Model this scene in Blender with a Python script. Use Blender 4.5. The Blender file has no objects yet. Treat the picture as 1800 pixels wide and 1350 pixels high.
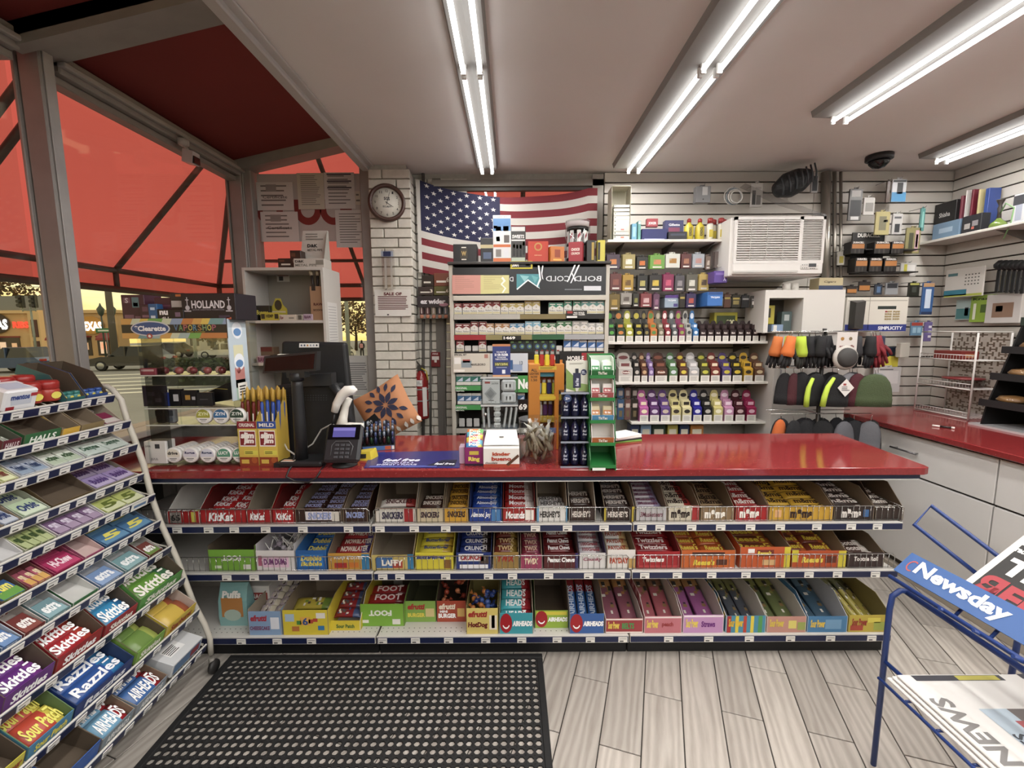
import bpy,bmesh,math,random
from mathutils import Vector,Matrix
random.seed(7)
SC = bpy.context.scene
COL = SC.collection
R = math.radians
# ---------------------------------------------------------------- camera
CAM_H,PITCH,ROLL,FPX =1.55,6.94,-0.3,780.0
cd = bpy.data.cameras.new('camera')
cd.sensor_width =36.0;cd.sensor_fit ='HORIZONTAL';cd.lens =36.0* FPX /1800
cd.clip_start =0.02;cd.clip_end =400
cam = bpy.data.objects.new('camera',cd);COL.objects.link(cam)
CM = Matrix.Translation((0,0,CAM_H)) @ Matrix.Rotation(R(90- PITCH),4,'X') @ Matrix.Rotation(R(ROLL),4,'Z')
cam.matrix_world = CM
SC.camera = cam
# ---------------------------------------------------------------- sky and exposure
W = bpy.data.worlds.new('world');SC.world = W;W.use_nodes = True
nt = W.node_tree;nt.nodes.clear()
def N(t,typ,**kw):
    n = t.nodes.new(typ)
    for k,v in kw.items():setattr(n,k,v)
    return n
_o = N(nt,'ShaderNodeOutputWorld');_b = N(nt,'ShaderNodeBackground')
_tc = N(nt,'ShaderNodeTexCoord');_sx = N(nt,'ShaderNodeSeparateXYZ')
_rm = N(nt,'ShaderNodeValToRGB');_mp = N(nt,'ShaderNodeMapping');_nz = N(nt,'ShaderNodeTexNoise')
_mx = N(nt,'ShaderNodeMixRGB',blend_type='MIX')
nt.links.new(_tc.outputs['Generated'],_sx.inputs[0]);nt.links.new(_sx.outputs['Z'],_rm.inputs[0])
e = _rm.color_ramp.elements
e[0].position =0.0;e[0].color =(1.0,0.66,0.20,1)
e[1].position =0.5;e[1].color =(0.42,0.45,0.52,1)
k = _rm.color_ramp.elements.new(0.16);k.color =(0.95,0.74,0.36,1)
_mp.inputs['Scale'].default_value =(2.0,2.0,16.0)
nt.links.new(_tc.outputs['Generated'],_mp.inputs[0]);nt.links.new(_mp.outputs[0],_nz.inputs['Vector'])
_nz.inputs['Scale'].default_value =2.2;_nz.inputs['Detail'].default_value =4
_rc = N(nt,'ShaderNodeValToRGB');_rc.color_ramp.elements[0].position =0.42;_rc.color_ramp.elements[1].position =0.62
nt.links.new(_nz.outputs['Fac'],_rc.inputs[0]);nt.links.new(_rc.outputs[0],_mx.inputs['Fac'])
nt.links.new(_rm.outputs[0],_mx.inputs['Color1']);_mx.inputs['Color2'].default_value =(0.98,0.80,0.42,1)
nt.links.new(_mx.outputs[0],_b.inputs[0]);_b.inputs[1].default_value =1.4
nt.links.new(_b.outputs[0],_o.inputs[0])
SC.view_settings.view_transform ='Standard'
try:SC.view_settings.look ='None'
except Exception:pass
SC.view_settings.exposure =0.18;SC.view_settings.gamma =1.0;SC.view_settings.use_curve_mapping = False
SC.cycles.max_bounces =8;SC.cycles.diffuse_bounces =3;SC.cycles.glossy_bounces =3
SC.cycles.transmission_bounces =6;SC.cycles.transparent_max_bounces =16
SC.cycles.caustics_reflective = False;SC.cycles.caustics_refractive = False
LAMP_W =10.5      # watts of one 1.2 m lamp pair
# ---------------------------------------------------------------- helpers
def P(x,y,X=None,Y=None,Z=None):
    """where the line of sight of photo pixel (x, y) meets a plane of the room"""
    d = CM.to_3x3() @ Vector(((x -900)/ FPX,-(y -675)/ FPX,-1.0));o = CM.translation
    if X is not None:t =(X - o.x)/ d.x
    elif Y is not None:t =(Y - o.y)/ d.y
    else:t =(Z - o.z)/ d.z
    return o + d * t
def lin(c):
    return tuple((v /12.92 if v <= .04045 else ((v +.055)/1.055)**2.4) for v in c)
def rgb(c):
    if isinstance(c,str):
        c = c.lstrip('#')
        if len(c) == 3:c =''.join(q *2 for q in c)
        v =[int(c[i:i +2],16)/255 for i in (0,2,4)];g =.3* v[0]+.59* v[1]+.11* v[2]
        return lin(tuple(q +(g - q)*.22 for q in v))
    return c
_M ={}
def mat(col,rough=.5,metal=0.,emit=0.,var=0.,scale=20.,bump=0.,trans=0.,alpha=1.,spec=.5,coat=0.):
    key =(col,rough,metal,emit,var,scale,bump,trans,alpha,spec,coat)
    if key in _M:return _M[key]
    m = bpy.data.materials.new('paint_'+ str(col).lstrip('#'));m.use_nodes = True
    t = m.node_tree;b = t.nodes['Principled BSDF'];c = rgb(col)
    b.inputs['Base Color'].default_value =(*c,1);b.inputs['Roughness'].default_value = rough
    b.inputs['Metallic'].default_value = metal;b.inputs['Specular IOR Level'].default_value = spec
    b.inputs['Coat Weight'].default_value = coat;b.inputs['Alpha'].default_value = alpha
    b.inputs['Transmission Weight'].default_value = trans
    if emit:b.inputs['Emission Color'].default_value =(*c,1);b.inputs['Emission Strength'].default_value = emit
    if var or bump:
        tc = N(t,'ShaderNodeTexCoord');n = N(t,'ShaderNodeTexNoise');n.inputs['Scale'].default_value = scale;n.inputs['Detail'].default_value =5
        t.links.new(tc.outputs['Object'],n.inputs['Vector'])
        if var:
            r = N(t,'ShaderNodeValToRGB')
            r.color_ramp.elements[0].position =.3;r.color_ramp.elements[1].position =.7
            r.color_ramp.elements[0].color =(*[v *(1- var) for v in c],1);r.color_ramp.elements[1].color =(*[min(1,v *(1+ var)) for v in c],1)
            t.links.new(n.outputs['Fac'],r.inputs[0]);t.links.new(r.outputs[0],b.inputs['Base Color'])
        if bump:
            q = N(t,'ShaderNodeBump');q.inputs['Strength'].default_value = bump;q.inputs['Distance'].default_value =.01
            t.links.new(n.outputs['Fac'],q.inputs['Height']);t.links.new(q.outputs[0],b.inputs['Normal'])
    _M[key] = m
    return m
def clear_mat(name,tint,refl,rough=.03):
    if name in _M:return _M[name]
    m = bpy.data.materials.new(name);m.use_nodes = True;t = m.node_tree;t.nodes.clear()
    o = N(t,'ShaderNodeOutputMaterial');a = N(t,'ShaderNodeBsdfTransparent');g = N(t,'ShaderNodeBsdfGlossy');x = N(t,'ShaderNodeMixShader');f = N(t,'ShaderNodeLayerWeight')
    pw = N(t,'ShaderNodeMath',operation='POWER');pw.inputs[1].default_value =4.5;mu = N(t,'ShaderNodeMath',operation='MULTIPLY_ADD');mu.inputs[1].default_value =.75;mu.inputs[2].default_value =.025* refl
    a.inputs[0].default_value =(*tint,1);g.inputs['Roughness'].default_value = rough;f.inputs['Blend'].default_value =.5
    t.links.new(f.outputs['Facing'],pw.inputs[0]);t.links.new(pw.outputs[0],mu.inputs[0]);t.links.new(mu.outputs[0],x.inputs[0])
    t.links.new(a.outputs[0],x.inputs[1]);t.links.new(g.outputs[0],x.inputs[2]);t.links.new(x.outputs[0],o.inputs[0])
    _M[name] = m;return m
GLASS = clear_mat('window_glass',(.93,.95,.94),1.0)
ACRYL = clear_mat('clear_acrylic',(.90,.92,.92),1.6,.06)
FILM = clear_mat('clear_film',(.88,.88,.88),2.5,.15)
_TXT ={}
def glyphs(s,bold=0.,shear=0.):
    key =(s,bold,shear)
    if key in _TXT:return _TXT[key]
    c = bpy.data.curves.new('lettering','FONT');c.body = s;c.resolution_u =2;c.offset = bold;c.shear = shear;c.size =1;c.fill_mode ='FRONT'
    o = bpy.data.objects.new('lettering',c);me = o.to_mesh()
    v =[tuple(q.co) for q in me.vertices];f =[tuple(p.vertices) for p in me.polygons]
    o.to_mesh_clear();bpy.data.objects.remove(o);bpy.data.curves.remove(c)
    if not v:v =[(0,0,0),(1,0,0),(1,1,0)];f =[(0,1,2)]
    x0 = min(q[0] for q in v);x1 = max(q[0] for q in v);y0 = min(q[1] for q in v);y1 = max(q[1] for q in v)
    v =[((q[0]- x0)/ max(x1 - x0,1e-6)-.5,(q[1]- y0)/ max(y1 - y0,1e-6)-.5) for q in v]
    _TXT[key] =(v,f,(x1 - x0)/ max(y1 - y0,1e-6));return _TXT[key]
class MB:
    """collects faces with materials, then becomes ONE mesh"""
    def __init__(s):s.v =[];s.f =[];s.m =[];s.mats =[];s.sm =[];s.T = None
    def mi(s,m):
        if isinstance(m,str):m = mat(m)
        if m not in s.mats:s.mats.append(m)
        return s.mats.index(m)
    def add(s,vs,fs,m,smooth=False):
        b = len(s.v)
        if s.T is not None:vs =[s.T @ Vector(q) for q in vs]
        s.v += [tuple(q) for q in vs];i = s.mi(m)
        for q in fs:s.f.append(tuple(b + j for j in q));s.m.append(i);s.sm.append(smooth)
        return s
    def quad(s,a,b,c,d,m):return s.add([a,b,c,d],[(0,1,2,3)],m)
    def box(s,x0,x1,y0,y1,z0,z1,m,c=0.):
        if c >0:
            c = min(c,(x1 - x0)/2.01,(y1 - y0)/2.01,(z1 - z0)/2.01)
            vs =[];ix ={}
            for a in (0,1):
                for b in (0,1):
                    for d in (0,1):
                        X,Y,Z =(x0,x1)[a],(y0,y1)[b],(z0,z1)[d];sx,sy,sz =(c,-c)[a],(c,-c)[b],(c,-c)[d]
                        ix[a,b,d] = len(vs);vs += [(X,Y + sy,Z + sz),(X + sx,Y,Z + sz),(X + sx,Y + sy,Z)]
            fs =[]
            for a in (0,1):
                q =[ix[a,0,0],ix[a,1,0],ix[a,1,1],ix[a,0,1]];fs.append(q if a else q[::-1])
                q =[ix[0,a,0]+1,ix[0,a,1]+1,ix[1,a,1]+1,ix[1,a,0]+1];fs.append(q if a else q[::-1])
                q =[ix[0,0,a]+2,ix[1,0,a]+2,ix[1,1,a]+2,ix[0,1,a]+2];fs.append(q if a else q[::-1])
            for a in (0,1):
                for b in (0,1):
                    fs.append([ix[0,a,b]+1,ix[0,a,b]+2,ix[1,a,b]+2,ix[1,a,b]+1])
                    fs.append([ix[a,0,b],ix[a,0,b]+2,ix[a,1,b]+2,ix[a,1,b]])
                    fs.append([ix[a,b,0],ix[a,b,0]+1,ix[a,b,1]+1,ix[a,b,1]])
                    for d in (0,1):k = ix[a,b,d];fs.append([k,k +1,k +2])
            return s.add(vs,fs,m)
        vs =[(x,y,z) for x in (x0,x1) for y in (y0,y1) for z in (z0,z1)]
        return s.add(vs,[(0,1,3,2),(4,6,7,5),(0,4,5,1),(2,3,7,6),(0,2,6,4),(1,5,7,3)],m)
    def hexa(s,p,m):      # p: 4 bottom, 4 top
        return s.add(p,[(3,2,1,0),(4,5,6,7),(0,1,5,4),(1,2,6,5),(2,3,7,6),(3,0,4,7)],m)
    def tube(s,pts,r,m,n=6,close=False,smooth=True,caps=True):
        pts =[Vector(p) for p in pts];rs = r if isinstance(r,(list,tuple)) else [r]* len(pts)
        vs =[];L = len(pts);up = None
        for i,p in enumerate(pts):
            a = pts[(i -1) % L] if (close or i >0) else p;b = pts[(i +1) % L] if (close or i < L -1) else p
            t =(b - a).normalized() if (b - a).length >1e-9 else Vector((0,0,1))
            if up is None:up = Vector((0,0,1)) if abs(t.z)<.9 else Vector((1,0,0))
            x = up.cross(t)
            if x.length <1e-6:x = Vector((1,0,0)).cross(t)
            x.normalize();up = t.cross(x);y = up
            for j in range(n):
                g =2* math.pi * j / n;vs.append(p +(x * math.cos(g)+ y * math.sin(g))* rs[i])
        fs =[]
        for i in range(L if close else L -1):
            for j in range(n):
                a = i * n + j;b = i * n +(j +1) % n;c =((i +1) % L)* n +(j +1) % n;d =((i +1) % L)* n + j
                fs.append((a,b,c,d))
        s.add(vs,fs,m,smooth)
        if caps and not close:
            b = len(s.v)- len(vs);i = s.mi(m)
            s.f += [tuple(b + j for j in range(n))[::-1],tuple(b +(L -1)* n + j for j in range(n))];s.m += [i,i];s.sm += [False,False]
        return s
    def lathe(s,prof,m,n=16,o=(0,0,0),ax='Z',smooth=True,ms=None):
        vs =[]
        for r,h in prof:
            for j in range(n):
                g =2* math.pi * j / n;c,q = r * math.cos(g),r * math.sin(g)
                p ={'Z':(c,q,h),'Y':(c,h,-q),'X':(h,c,q)}[ax];vs.append((p[0]+ o[0],p[1]+ o[1],p[2]+ o[2]))
        b0 = len(s.v);L = len(prof)
        for i in range(L -1):
            fs =[(i * n + j,i * n +(j +1) % n,(i +1)* n +(j +1) % n,(i +1)* n + j) for j in range(n)]
            if i == 0:s.add(vs,fs,ms[i] if ms else m,smooth)
            else:
                k = s.mi(ms[i] if ms else m)
                for q in fs:s.f.append(tuple(b0 + j for j in q));s.m.append(k);s.sm.append(smooth)
        for ring,rev in ((0,True),(L -1,False)):
            if prof[ring][0]>1e-5:
                q = tuple(b0 + ring * n + j for j in range(n));s.f.append(q[::-1] if rev else q);s.m.append(s.mi((ms[0 if rev else -1]) if ms else m));s.sm.append(False)
        return s
    def prism(s,poly,h0,h1,m,ax='Y',cap=None):   # poly in the plane square to ax: ax Y -> (x,z), X -> (y,z), Z -> (x,y)
        n = len(poly)
        f ={'Y':lambda a,b,h:(a,h,b),'X':lambda a,b,h:(h,a,b),'Z':lambda a,b,h:(a,b,h)}[ax]
        vs =[f(a,b,h0) for a,b in poly]+[f(a,b,h1) for a,b in poly]
        s.add(vs,[tuple(range(n))[::-1],tuple(range(n,2* n))]+[(i,(i +1) % n,n +(i +1) % n,n + i) for i in range(n)],m)
        return s
    def text(s,t,o,u,v,w,h,m,bold=.02,shear=0.,fit=True):
        """flat print: centred at o, along u (right) and v (up), w by h metres"""
        vs,fs,asp = glyphs(t,bold,shear);u = Vector(u).normalized();v = Vector(v).normalized();o = Vector(o)
        if not fit:w = min(w,h * asp)
        return s.add([o + u *(q[0]* w)+ v *(q[1]* h) for q in vs],fs,m)
    def patch(s,o,u,v,w,h,m):
        u = Vector(u).normalized()* w /2;v = Vector(v).normalized()* h /2;o = Vector(o)
        return s.add([o - u - v,o + u - v,o + u + v,o - u + v],[(0,1,2,3)],m)
    def disc(s,o,u,v,w,h,m,n=14):
        u = Vector(u).normalized()* w /2;v = Vector(v).normalized()* h /2;o = Vector(o)
        return s.add([o + u * math.cos(6.2832* j / n)+ v * math.sin(6.2832* j / n) for j in range(n)],[tuple(range(n))],m)
    def poly(s,pts,m):return s.add(pts,[tuple(range(len(pts)))],m)
    def lines(s,o,u,v,w,h,n,m,seed=1,fill=.45,ragged=.35):
        """rows of unreadable small print"""
        rr = random.Random(seed);u = Vector(u).normalized();v = Vector(v).normalized();o = Vector(o);ph = h / n
        for i in range(n):
            ww = w *(1- rr.random()* ragged);c = o + v *(h /2- ph *(i +.5))- u *((w - ww)/2 if ragged <.9 else 0)
            s.patch(c,u,v,ww,ph * fill,m)
        return s
    def mesh(s,name):
        me = bpy.data.meshes.new(name);me.from_pydata(s.v,[],s.f)
        for m in s.mats:me.materials.append(m)
        me.polygons.foreach_set('material_index',s.m);me.polygons.foreach_set('use_smooth',s.sm);me.update()
        return me
    def build(s,name,parent=None,**kw):return ob(name,s.mesh(name),parent,**kw)
def ob(name,me,parent=None,loc=None,rot=None,mw=None,scale=None):
    o = bpy.data.objects.new(name,me);COL.objects.link(o)
    if parent is not None:o.parent = parent
    if mw is not None:o.matrix_local = mw
    else:
        if loc is not None:o.location = loc
        if rot is not None:o.rotation_euler = rot
        if scale is not None:o.scale = scale
    return o
_LAB ={}
def tag(o,label,cat,group=None):
    o['label'] = label;o['category'] = cat
    if group:o['group'] = group
    if label in _LAB and _LAB[label] != (group or o.name):print('DUPLABEL',label)
    _LAB[label] = group or o.name
    return o
def thing(name,label,cat,loc=(0,0,0),rz=0.,group=None,rot=None):
    o = bpy.data.objects.new(name,None);COL.objects.link(o);o.empty_display_size =.05
    o.location = loc;o.rotation_euler = rot or (0,0,rz)
    return tag(o,label,cat,group)
def struct(o):o['kind'] ='structure';return o
def frame(o,u,v):
    """matrix whose x, z run along u, v (y = away from the viewer)"""
    u = Vector(u).normalized();v = Vector(v).normalized();w = v.cross(u)
    M = Matrix((u,w,v)).transposed().to_4x4();M.translation = Vector(o);return M
def dup(root,loc=None,rot=None,label=None,group=None,mw=None):
    r = root.copy();COL.objects.link(r)
    if mw is not None:r.matrix_local = mw
    else:
        if loc is not None:r.location = loc
        if rot is not None:r.rotation_euler = rot
    if label:r['label'] = label;_LAB[label] = group or r.name
    if group:r['group'] = group
    for ch in list(root.children):
        c = ch.copy();COL.objects.link(c);c.parent = r
        for g in list(ch.children):d = g.copy();COL.objects.link(d);d.parent = c
    return r
def arc(c,r,a0,a1,n,pl='XZ'):
    out =[]
    for i in range(n +1):
        a = R(a0 +(a1 - a0)* i / n);p,q = r * math.cos(a),r * math.sin(a)
        out.append({'XZ':(c[0]+ p,c[1],c[2]+ q),'YZ':(c[0],c[1]+ p,c[2]+ q),'XY':(c[0]+ p,c[1]+ q,c[2])}[pl])
    return out
ORD =('first','second','third','fourth','fifth','sixth','seventh','eighth','ninth','tenth')
X3,Y3,Z3 =(1,0,0),(0,1,0),(0,0,1)
# ================================================================ the room
YB,XR,XL,ZC =3.45,3.28,-2.0,2.70          # back wall, right wall, window wall, ceiling
XE =-1.02                                        # edge of the white ceiling over the bay
Y0 =-4.8
WHITE_W = mat('#d8d3c8',.6,var=.06,scale=6)
GREYM = mat('#8d8782',.45,var=.08,scale=9)
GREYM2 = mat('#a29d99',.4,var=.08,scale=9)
def wood_mat():
    m = bpy.data.materials.new('wood_look_tile');m.use_nodes = True;t = m.node_tree;b = t.nodes['Principled BSDF']
    tc = N(t,'ShaderNodeTexCoord');oi = N(t,'ShaderNodeObjectInfo')
    mp = N(t,'ShaderNodeMapping');mp.inputs['Scale'].default_value =(4.5,.55,4.5)
    cmb = N(t,'ShaderNodeCombineXYZ');mu = N(t,'ShaderNodeMath',operation='MULTIPLY');mu.inputs[1].default_value =37
    t.links.new(oi.outputs['Random'],mu.inputs[0]);t.links.new(mu.outputs[0],cmb.inputs[0]);t.links.new(mu.outputs[0],cmb.inputs[2])
    t.links.new(cmb.outputs[0],mp.inputs['Location']);t.links.new(tc.outputs['Object'],mp.inputs[0])
    w = N(t,'ShaderNodeTexWave',wave_type='BANDS',bands_direction='X');w.inputs['Scale'].default_value =2.2;w.inputs['Distortion'].default_value =9;w.inputs['Detail'].default_value =3;w.inputs['Detail Scale'].default_value =1.2
    t.links.new(mp.outputs[0],w.inputs['Vector'])
    n = N(t,'ShaderNodeTexNoise');n.inputs['Scale'].default_value =6;n.inputs['Detail'].default_value =8;n.inputs['Roughness'].default_value =.7;t.links.new(mp.outputs[0],n.inputs['Vector'])
    r = N(t,'ShaderNodeValToRGB');r.color_ramp.elements[0].position =.25;r.color_ramp.elements[1].position =.75;r.color_ramp.elements[0].color =(*rgb('#a0968b'),1);r.color_ramp.elements[1].color =(*rgb('#c3bbb0'),1)
    mx = N(t,'ShaderNodeMixRGB',blend_type='MIX');mx.inputs['Fac'].default_value =.72
    t.links.new(w.outputs['Fac'],mx.inputs['Color1']);t.links.new(n.outputs['Fac'],mx.inputs['Color2']);t.links.new(mx.outputs[0],r.inputs[0])
    hv = N(t,'ShaderNodeHueSaturation');ma = N(t,'ShaderNodeMath',operation='MULTIPLY_ADD');ma.inputs[1].default_value =.26;ma.inputs[2].default_value =.84
    t.links.new(oi.outputs['Random'],ma.inputs[0]);t.links.new(ma.outputs[0],hv.inputs['Value']);t.links.new(r.outputs[0],hv.inputs['Color']);t.links.new(hv.outputs[0],b.inputs['Base Color'])
    b.inputs['Roughness'].default_value =.42
    return m
WOOD = wood_mat()
# floor: grout bed with a plank for every tile, laid 18.5 degrees off the counter
fl = struct(MB().box(XL -.1,XR +.1,Y0 -.1,YB +.1,-.12,-.004,mat('#3a3632',.8)).build('floor'))
PW,PL,ANG =.152,.61,R(-18.5)
pm = MB().box(-PW /2+.0022,PW /2-.0022,-PL /2+.0022,PL /2-.0022,-.006,0,WOOD,c=.0012).mesh('plank')
ca,sa = math.cos(ANG),math.sin(ANG)
for i in range(-30,40):
    for j in range(-14,14):
        u =(i +.5)* PW -.018;v =(j +(.5 if i % 2 else 0))* PL +.30
        x,y = u * ca - v * sa,u * sa + v * ca
        if XL -.05< x < XR +.1 and -.3< y < YB +.15:ob('plank',pm,fl,loc=(x,y,0),rot=(0,0,ANG))
# ceiling with its edge trim
CEIL = mat('#e0d8d2',.75,var=.03,scale=2)
ce = struct(MB().box(XE,XR +.1,Y0 -.1,YB +.1,ZC,ZC +.1,CEIL).build('ceiling'))
MB().box(XE -.03,XE +.025,Y0,YB -.16,ZC -.035,ZC +.12,mat('#b9b3ad',.5),c=.006).build('edge_trim',ce)
MB().box(XE -.012,XE +.06,Y0,YB -.16,ZC -.012,ZC -.001,mat('#c4beb8',.5),c=.003).build('edge_bead',ce)
# sloping red bay ceiling and its beams
REDC = mat('#84221d',.85,var=.05,scale=3)
Z1,Z2 =2.74,2.99
bay = struct(MB().hexa([(XL -.1,Y0,Z1),(XE +.15,Y0,Z2),(XE +.15,YB +.1,Z2),(XL -.1,YB +.1,Z1),(XL -.1,Y0,Z1 +.03),(XE +.15,Y0,Z2 +.03),(XE +.15,YB +.1,Z2 +.03),(XL -.1,YB +.1,Z1 +.03)],REDC).build('ceiling_bay'))
def slope_beam(y0,y1,h,name):
    return MB().hexa([(XL +.02,y0,Z1 - h +.02),(XE +.1,y0,Z2 - h),(XE +.1,y1,Z2 - h),(XL +.02,y1,Z1 - h +.02),(XL +.02,y0,Z1 +.02),(XE +.1,y0,Z2),(XE +.1,y1,Z2),(XL +.02,y1,Z1 +.02)],GREYM).build(name,bay)
slope_beam(1.90,2.09,.055,'beam');slope_beam(1.90,1.95,.09,'beam_rib');slope_beam(3.33,3.45,.07,'beam');slope_beam(.2,.38,.055,'beam')
# window wall: knee wall, sill, posts, head, panes
kw = struct(MB().box(XL -.12,XL +.04,Y0,YB +.1,0,1.0,mat('#55504c',.7,var=.1,scale=5)).build('wall_left'))
MB().box(XL -.14,XL +.08,Y0,YB,1.0,1.035,mat('#b8b2a6',.45),c=.006).build('window_sill',kw)
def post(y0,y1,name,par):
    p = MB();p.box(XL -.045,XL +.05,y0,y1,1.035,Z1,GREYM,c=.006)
    p.box(XL -.06,XL -.046,y0 -.012,y1 +.012,1.035,Z1,GREYM,c=.003);p.box(XL +.0505,XL +.057,y0 +.012,y1 -.004,1.035,Z1,GREYM2,c=.002)  # lighter room face: light falling on the post put into its colour
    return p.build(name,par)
def head(y0,y1,par):
    h = MB()
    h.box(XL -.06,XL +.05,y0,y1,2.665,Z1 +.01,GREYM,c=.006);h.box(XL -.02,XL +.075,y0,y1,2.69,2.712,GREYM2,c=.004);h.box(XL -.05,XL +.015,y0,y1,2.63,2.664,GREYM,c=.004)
    return h.build('window_head',par)
w1 = struct(MB().box(XL -.04,XL -.034,2.06,3.36,1.035,2.64,GLASS).build('window_1'))
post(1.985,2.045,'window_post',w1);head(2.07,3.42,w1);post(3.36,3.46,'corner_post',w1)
w2 = struct(MB().box(XL -.04,XL -.034,-.3,1.93,1.035,2.64,GLASS).build('window_2'));head(-.3,1.92,w2)
# back bay window
w3 = struct(MB().box(XL +.06,XE -.04,YB -.006,YB,.75,2.95,GLASS).build('window_3'))
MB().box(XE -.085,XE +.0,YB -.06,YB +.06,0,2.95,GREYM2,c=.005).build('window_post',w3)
MB().box(XL +.055,XL +.11,YB -.07,YB +.05,0,2.85,GREYM,c=.005).build('window_post',w3)
MB().box(XL,XE,YB -.05,YB +.05,.70,.76,GREYM,c=.005).build('window_sill',w3)
MB().box(XL,XE,YB -.03,YB +.05,0,.70,mat('#55504c',.7,var=.1,scale=5)).build('knee_wall',w3)
# masonry: recess wall and brick column
BRK = mat('#cfc9bb',.55,var=.07,scale=25,bump=.25)
MORT = mat('#b4aea1',.8,var=.08,scale=30)
wb = struct(MB().box(XE -.02,-.54,YB +.012,YB +.1,0,ZC,MORT).box(.64,XR +.1,YB +.012,YB +.1,0,ZC,MORT).box(-.54,.64,YB +.012,YB +.1,0,1.2,MORT).box(-.54,.64,YB +.012,YB +.1,2.62,ZC,MORT).build('wall_back'))
bw,bh =.198,.0667
bmesh_full = MB().box(-bw /2+.004,bw /2-.004,-.02,.012,.004,bh -.004,BRK,c=.003).mesh('brick')
bmesh_half = MB().box(-bw /4+.004,bw /4-.004,-.02,.012,.004,bh -.004,BRK,c=.003).mesh('brick')
cl = struct(MB().box(-.985,-.735,YB -.185,YB +.05,0,ZC,MORT).build('column'))
def bricks(par,u0,n2,origin,rz,z0,z1):
    r = int(z0 / bh)
    while r * bh < z1:
        k =0;half =(r % 2)
        while k < n2:
            if (half and k == 0) or k == n2 -1:me,w2 = bmesh_half,1
            else:me,w2 = bmesh_full,2
            c = u0 +(k + w2 /2)* bw /2
            ob('brick',me,par,loc=(origin[0]+ math.cos(rz)* c,origin[1]+ math.sin(rz)* c,r * bh),rot=(0,0,rz))
            k += w2
        r += 1
bricks(cl,.0,3,(-1.0,YB -.185,0),0,.6,2.63)
bricks(cl,.0,2,(-.735,YB -.185,0),R(90),.6,2.63)
bricks(wb,.0,4,(-.72,YB +.012,0),0,.6,2.63)
# window behind the flag: frame, pane, the awning shows above the flag
w4 = struct(MB().box(-.52,.62,YB -.002,YB +.004,1.2,2.62,GLASS).build('window_4'))
fm = MB();fm.box(-.58,-.52,YB -.03,YB +.02,.5,2.66,mat('#6e6a63',.5));fm.box(.60,.68,YB -.04,YB +.02,.5,2.68,mat('#9a958c',.5));fm.box(-.58,.68,YB -.04,YB +.02,2.60,2.645,mat('#8d887e',.5));fm.box(-.58,.68,YB -.02,YB +.02,2.575,2.598,mat('#4e4a45',.5))
fm.build('window_frame',w4)
# slatwall: every slat on its own
SLAT = mat('#c3bdb3',.5,var=.03,scale=4)
sp =.0762
def slatrun(par,L,mw,z0,z1,name='slat'):
    g =.0045
    me = MB().box(0,L,-.018,0,g,sp - g,SLAT,c=.002).mesh('slat')
    z = z0
    while z < z1 -.03:
        ob(name,me,par,mw=mw @ Matrix.Translation((0,0,z)));z += sp
sb = struct(MB().box(.69,XR,YB -.004,YB +.012,.9,ZC,mat('#3b2f28',.8)).build('wall_back_slatwall'))
slatrun(sb,1.55,Matrix.Translation((.69,YB -.006,0)),2.70-24* sp,2.70)
slatrun(sb,XR -2.242,Matrix.Translation((2.242,YB -.006,0)),2.70-24* sp,2.70)
wr = struct(MB().box(XR -.001,XR +.1,Y0,YB +.1,0,ZC,mat('#3b2f28',.8)).build('wall_right'))
slatrun(wr,2.6,Matrix.Translation((XR -.002,YB -.03,0)) @ Matrix.Rotation(R(-90),4,'Z'),2.70-24* sp,2.70)
wf = struct(MB().box(XL -.1,XR +.1,Y0 -.1,Y0,0,3.1,WHITE_W).build('wall_front'))
# ================================================================ ceiling lamps
TUBE = mat('#ffffff',.4,emit=4.0)
HOUS = mat('#8a8680',.6)
def lamp(x,yend,label,wide=.17,side=.0):
    t = thing('ceiling_light',label,'ceiling light',(x,yend,ZC))
    h = MB();h.prism([(-wide /2- side,0),(wide /2,0),(wide /2-.01,-.03),(.028,-.034),(0,-.024),(-.028,-.034),(-wide /2+.01- side,-.03)],-2.44,0,HOUS);h.build('housing',t)
    for k in range(2):
        y1 =-k *1.22-.02;y0 = y1 -1.18
        for s in (-1,1):
            tb = MB();tb.tube([(s *.036,y0,-.056),(s *.036,y1,-.056)],.0105,TUBE,n=8);o = tb.build('led_tube',t)
            for q in (y0 -.011,y1 -.004):MB().box(s *.034-.012,s *.034+.012,q,q +.015,-.072,-.028,mat('#e8e6e0',.4),c=.003).build('lamp_holder',t)
        for s in (-1,1):     # the lit strip of each tube
            ld = bpy.data.lights.new('led_strip_light','AREA');ld.shape ='RECTANGLE';ld.size =.018;ld.size_y =1.17;ld.energy = LAMP_W /2;ld.color =(1,.97,.93);ld.spread = R(180)
            lo = bpy.data.objects.new('led_strip_light',ld);COL.objects.link(lo);lo.parent = t;lo.location =(s *.036,(y0 + y1)/2,-.0675)
    return t
lamp(-.165,3.27,'twin tube ceiling lamp above the flag and rolling paper shelf',.15)
lamp(.855,3.27,'long twin tube ceiling lamp ending above the white slat wall shelf',.19,.05)
lamp(1.75,2.53,'twin tube ceiling lamp reaching out over the red counter corner',.19,.05)
lamp(2.86,3.12,'twin tube ceiling lamp closest to the slatted side wall',.19,.05)
for k,(x,y) in enumerate(((-.165,.80),(.855,.80),(1.75,.06),(2.86,.64))):
    for dy,rw in ((0,'second'),(-2.47,'third')):  # last row is added out of view to brighten the front faces
        lamp(x,y + dy,'twin tube ceiling lamp in the %s row %s' % (rw,('over the mat','over the walkway','over the newspapers','over the side counter')[k]),.17)
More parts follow.
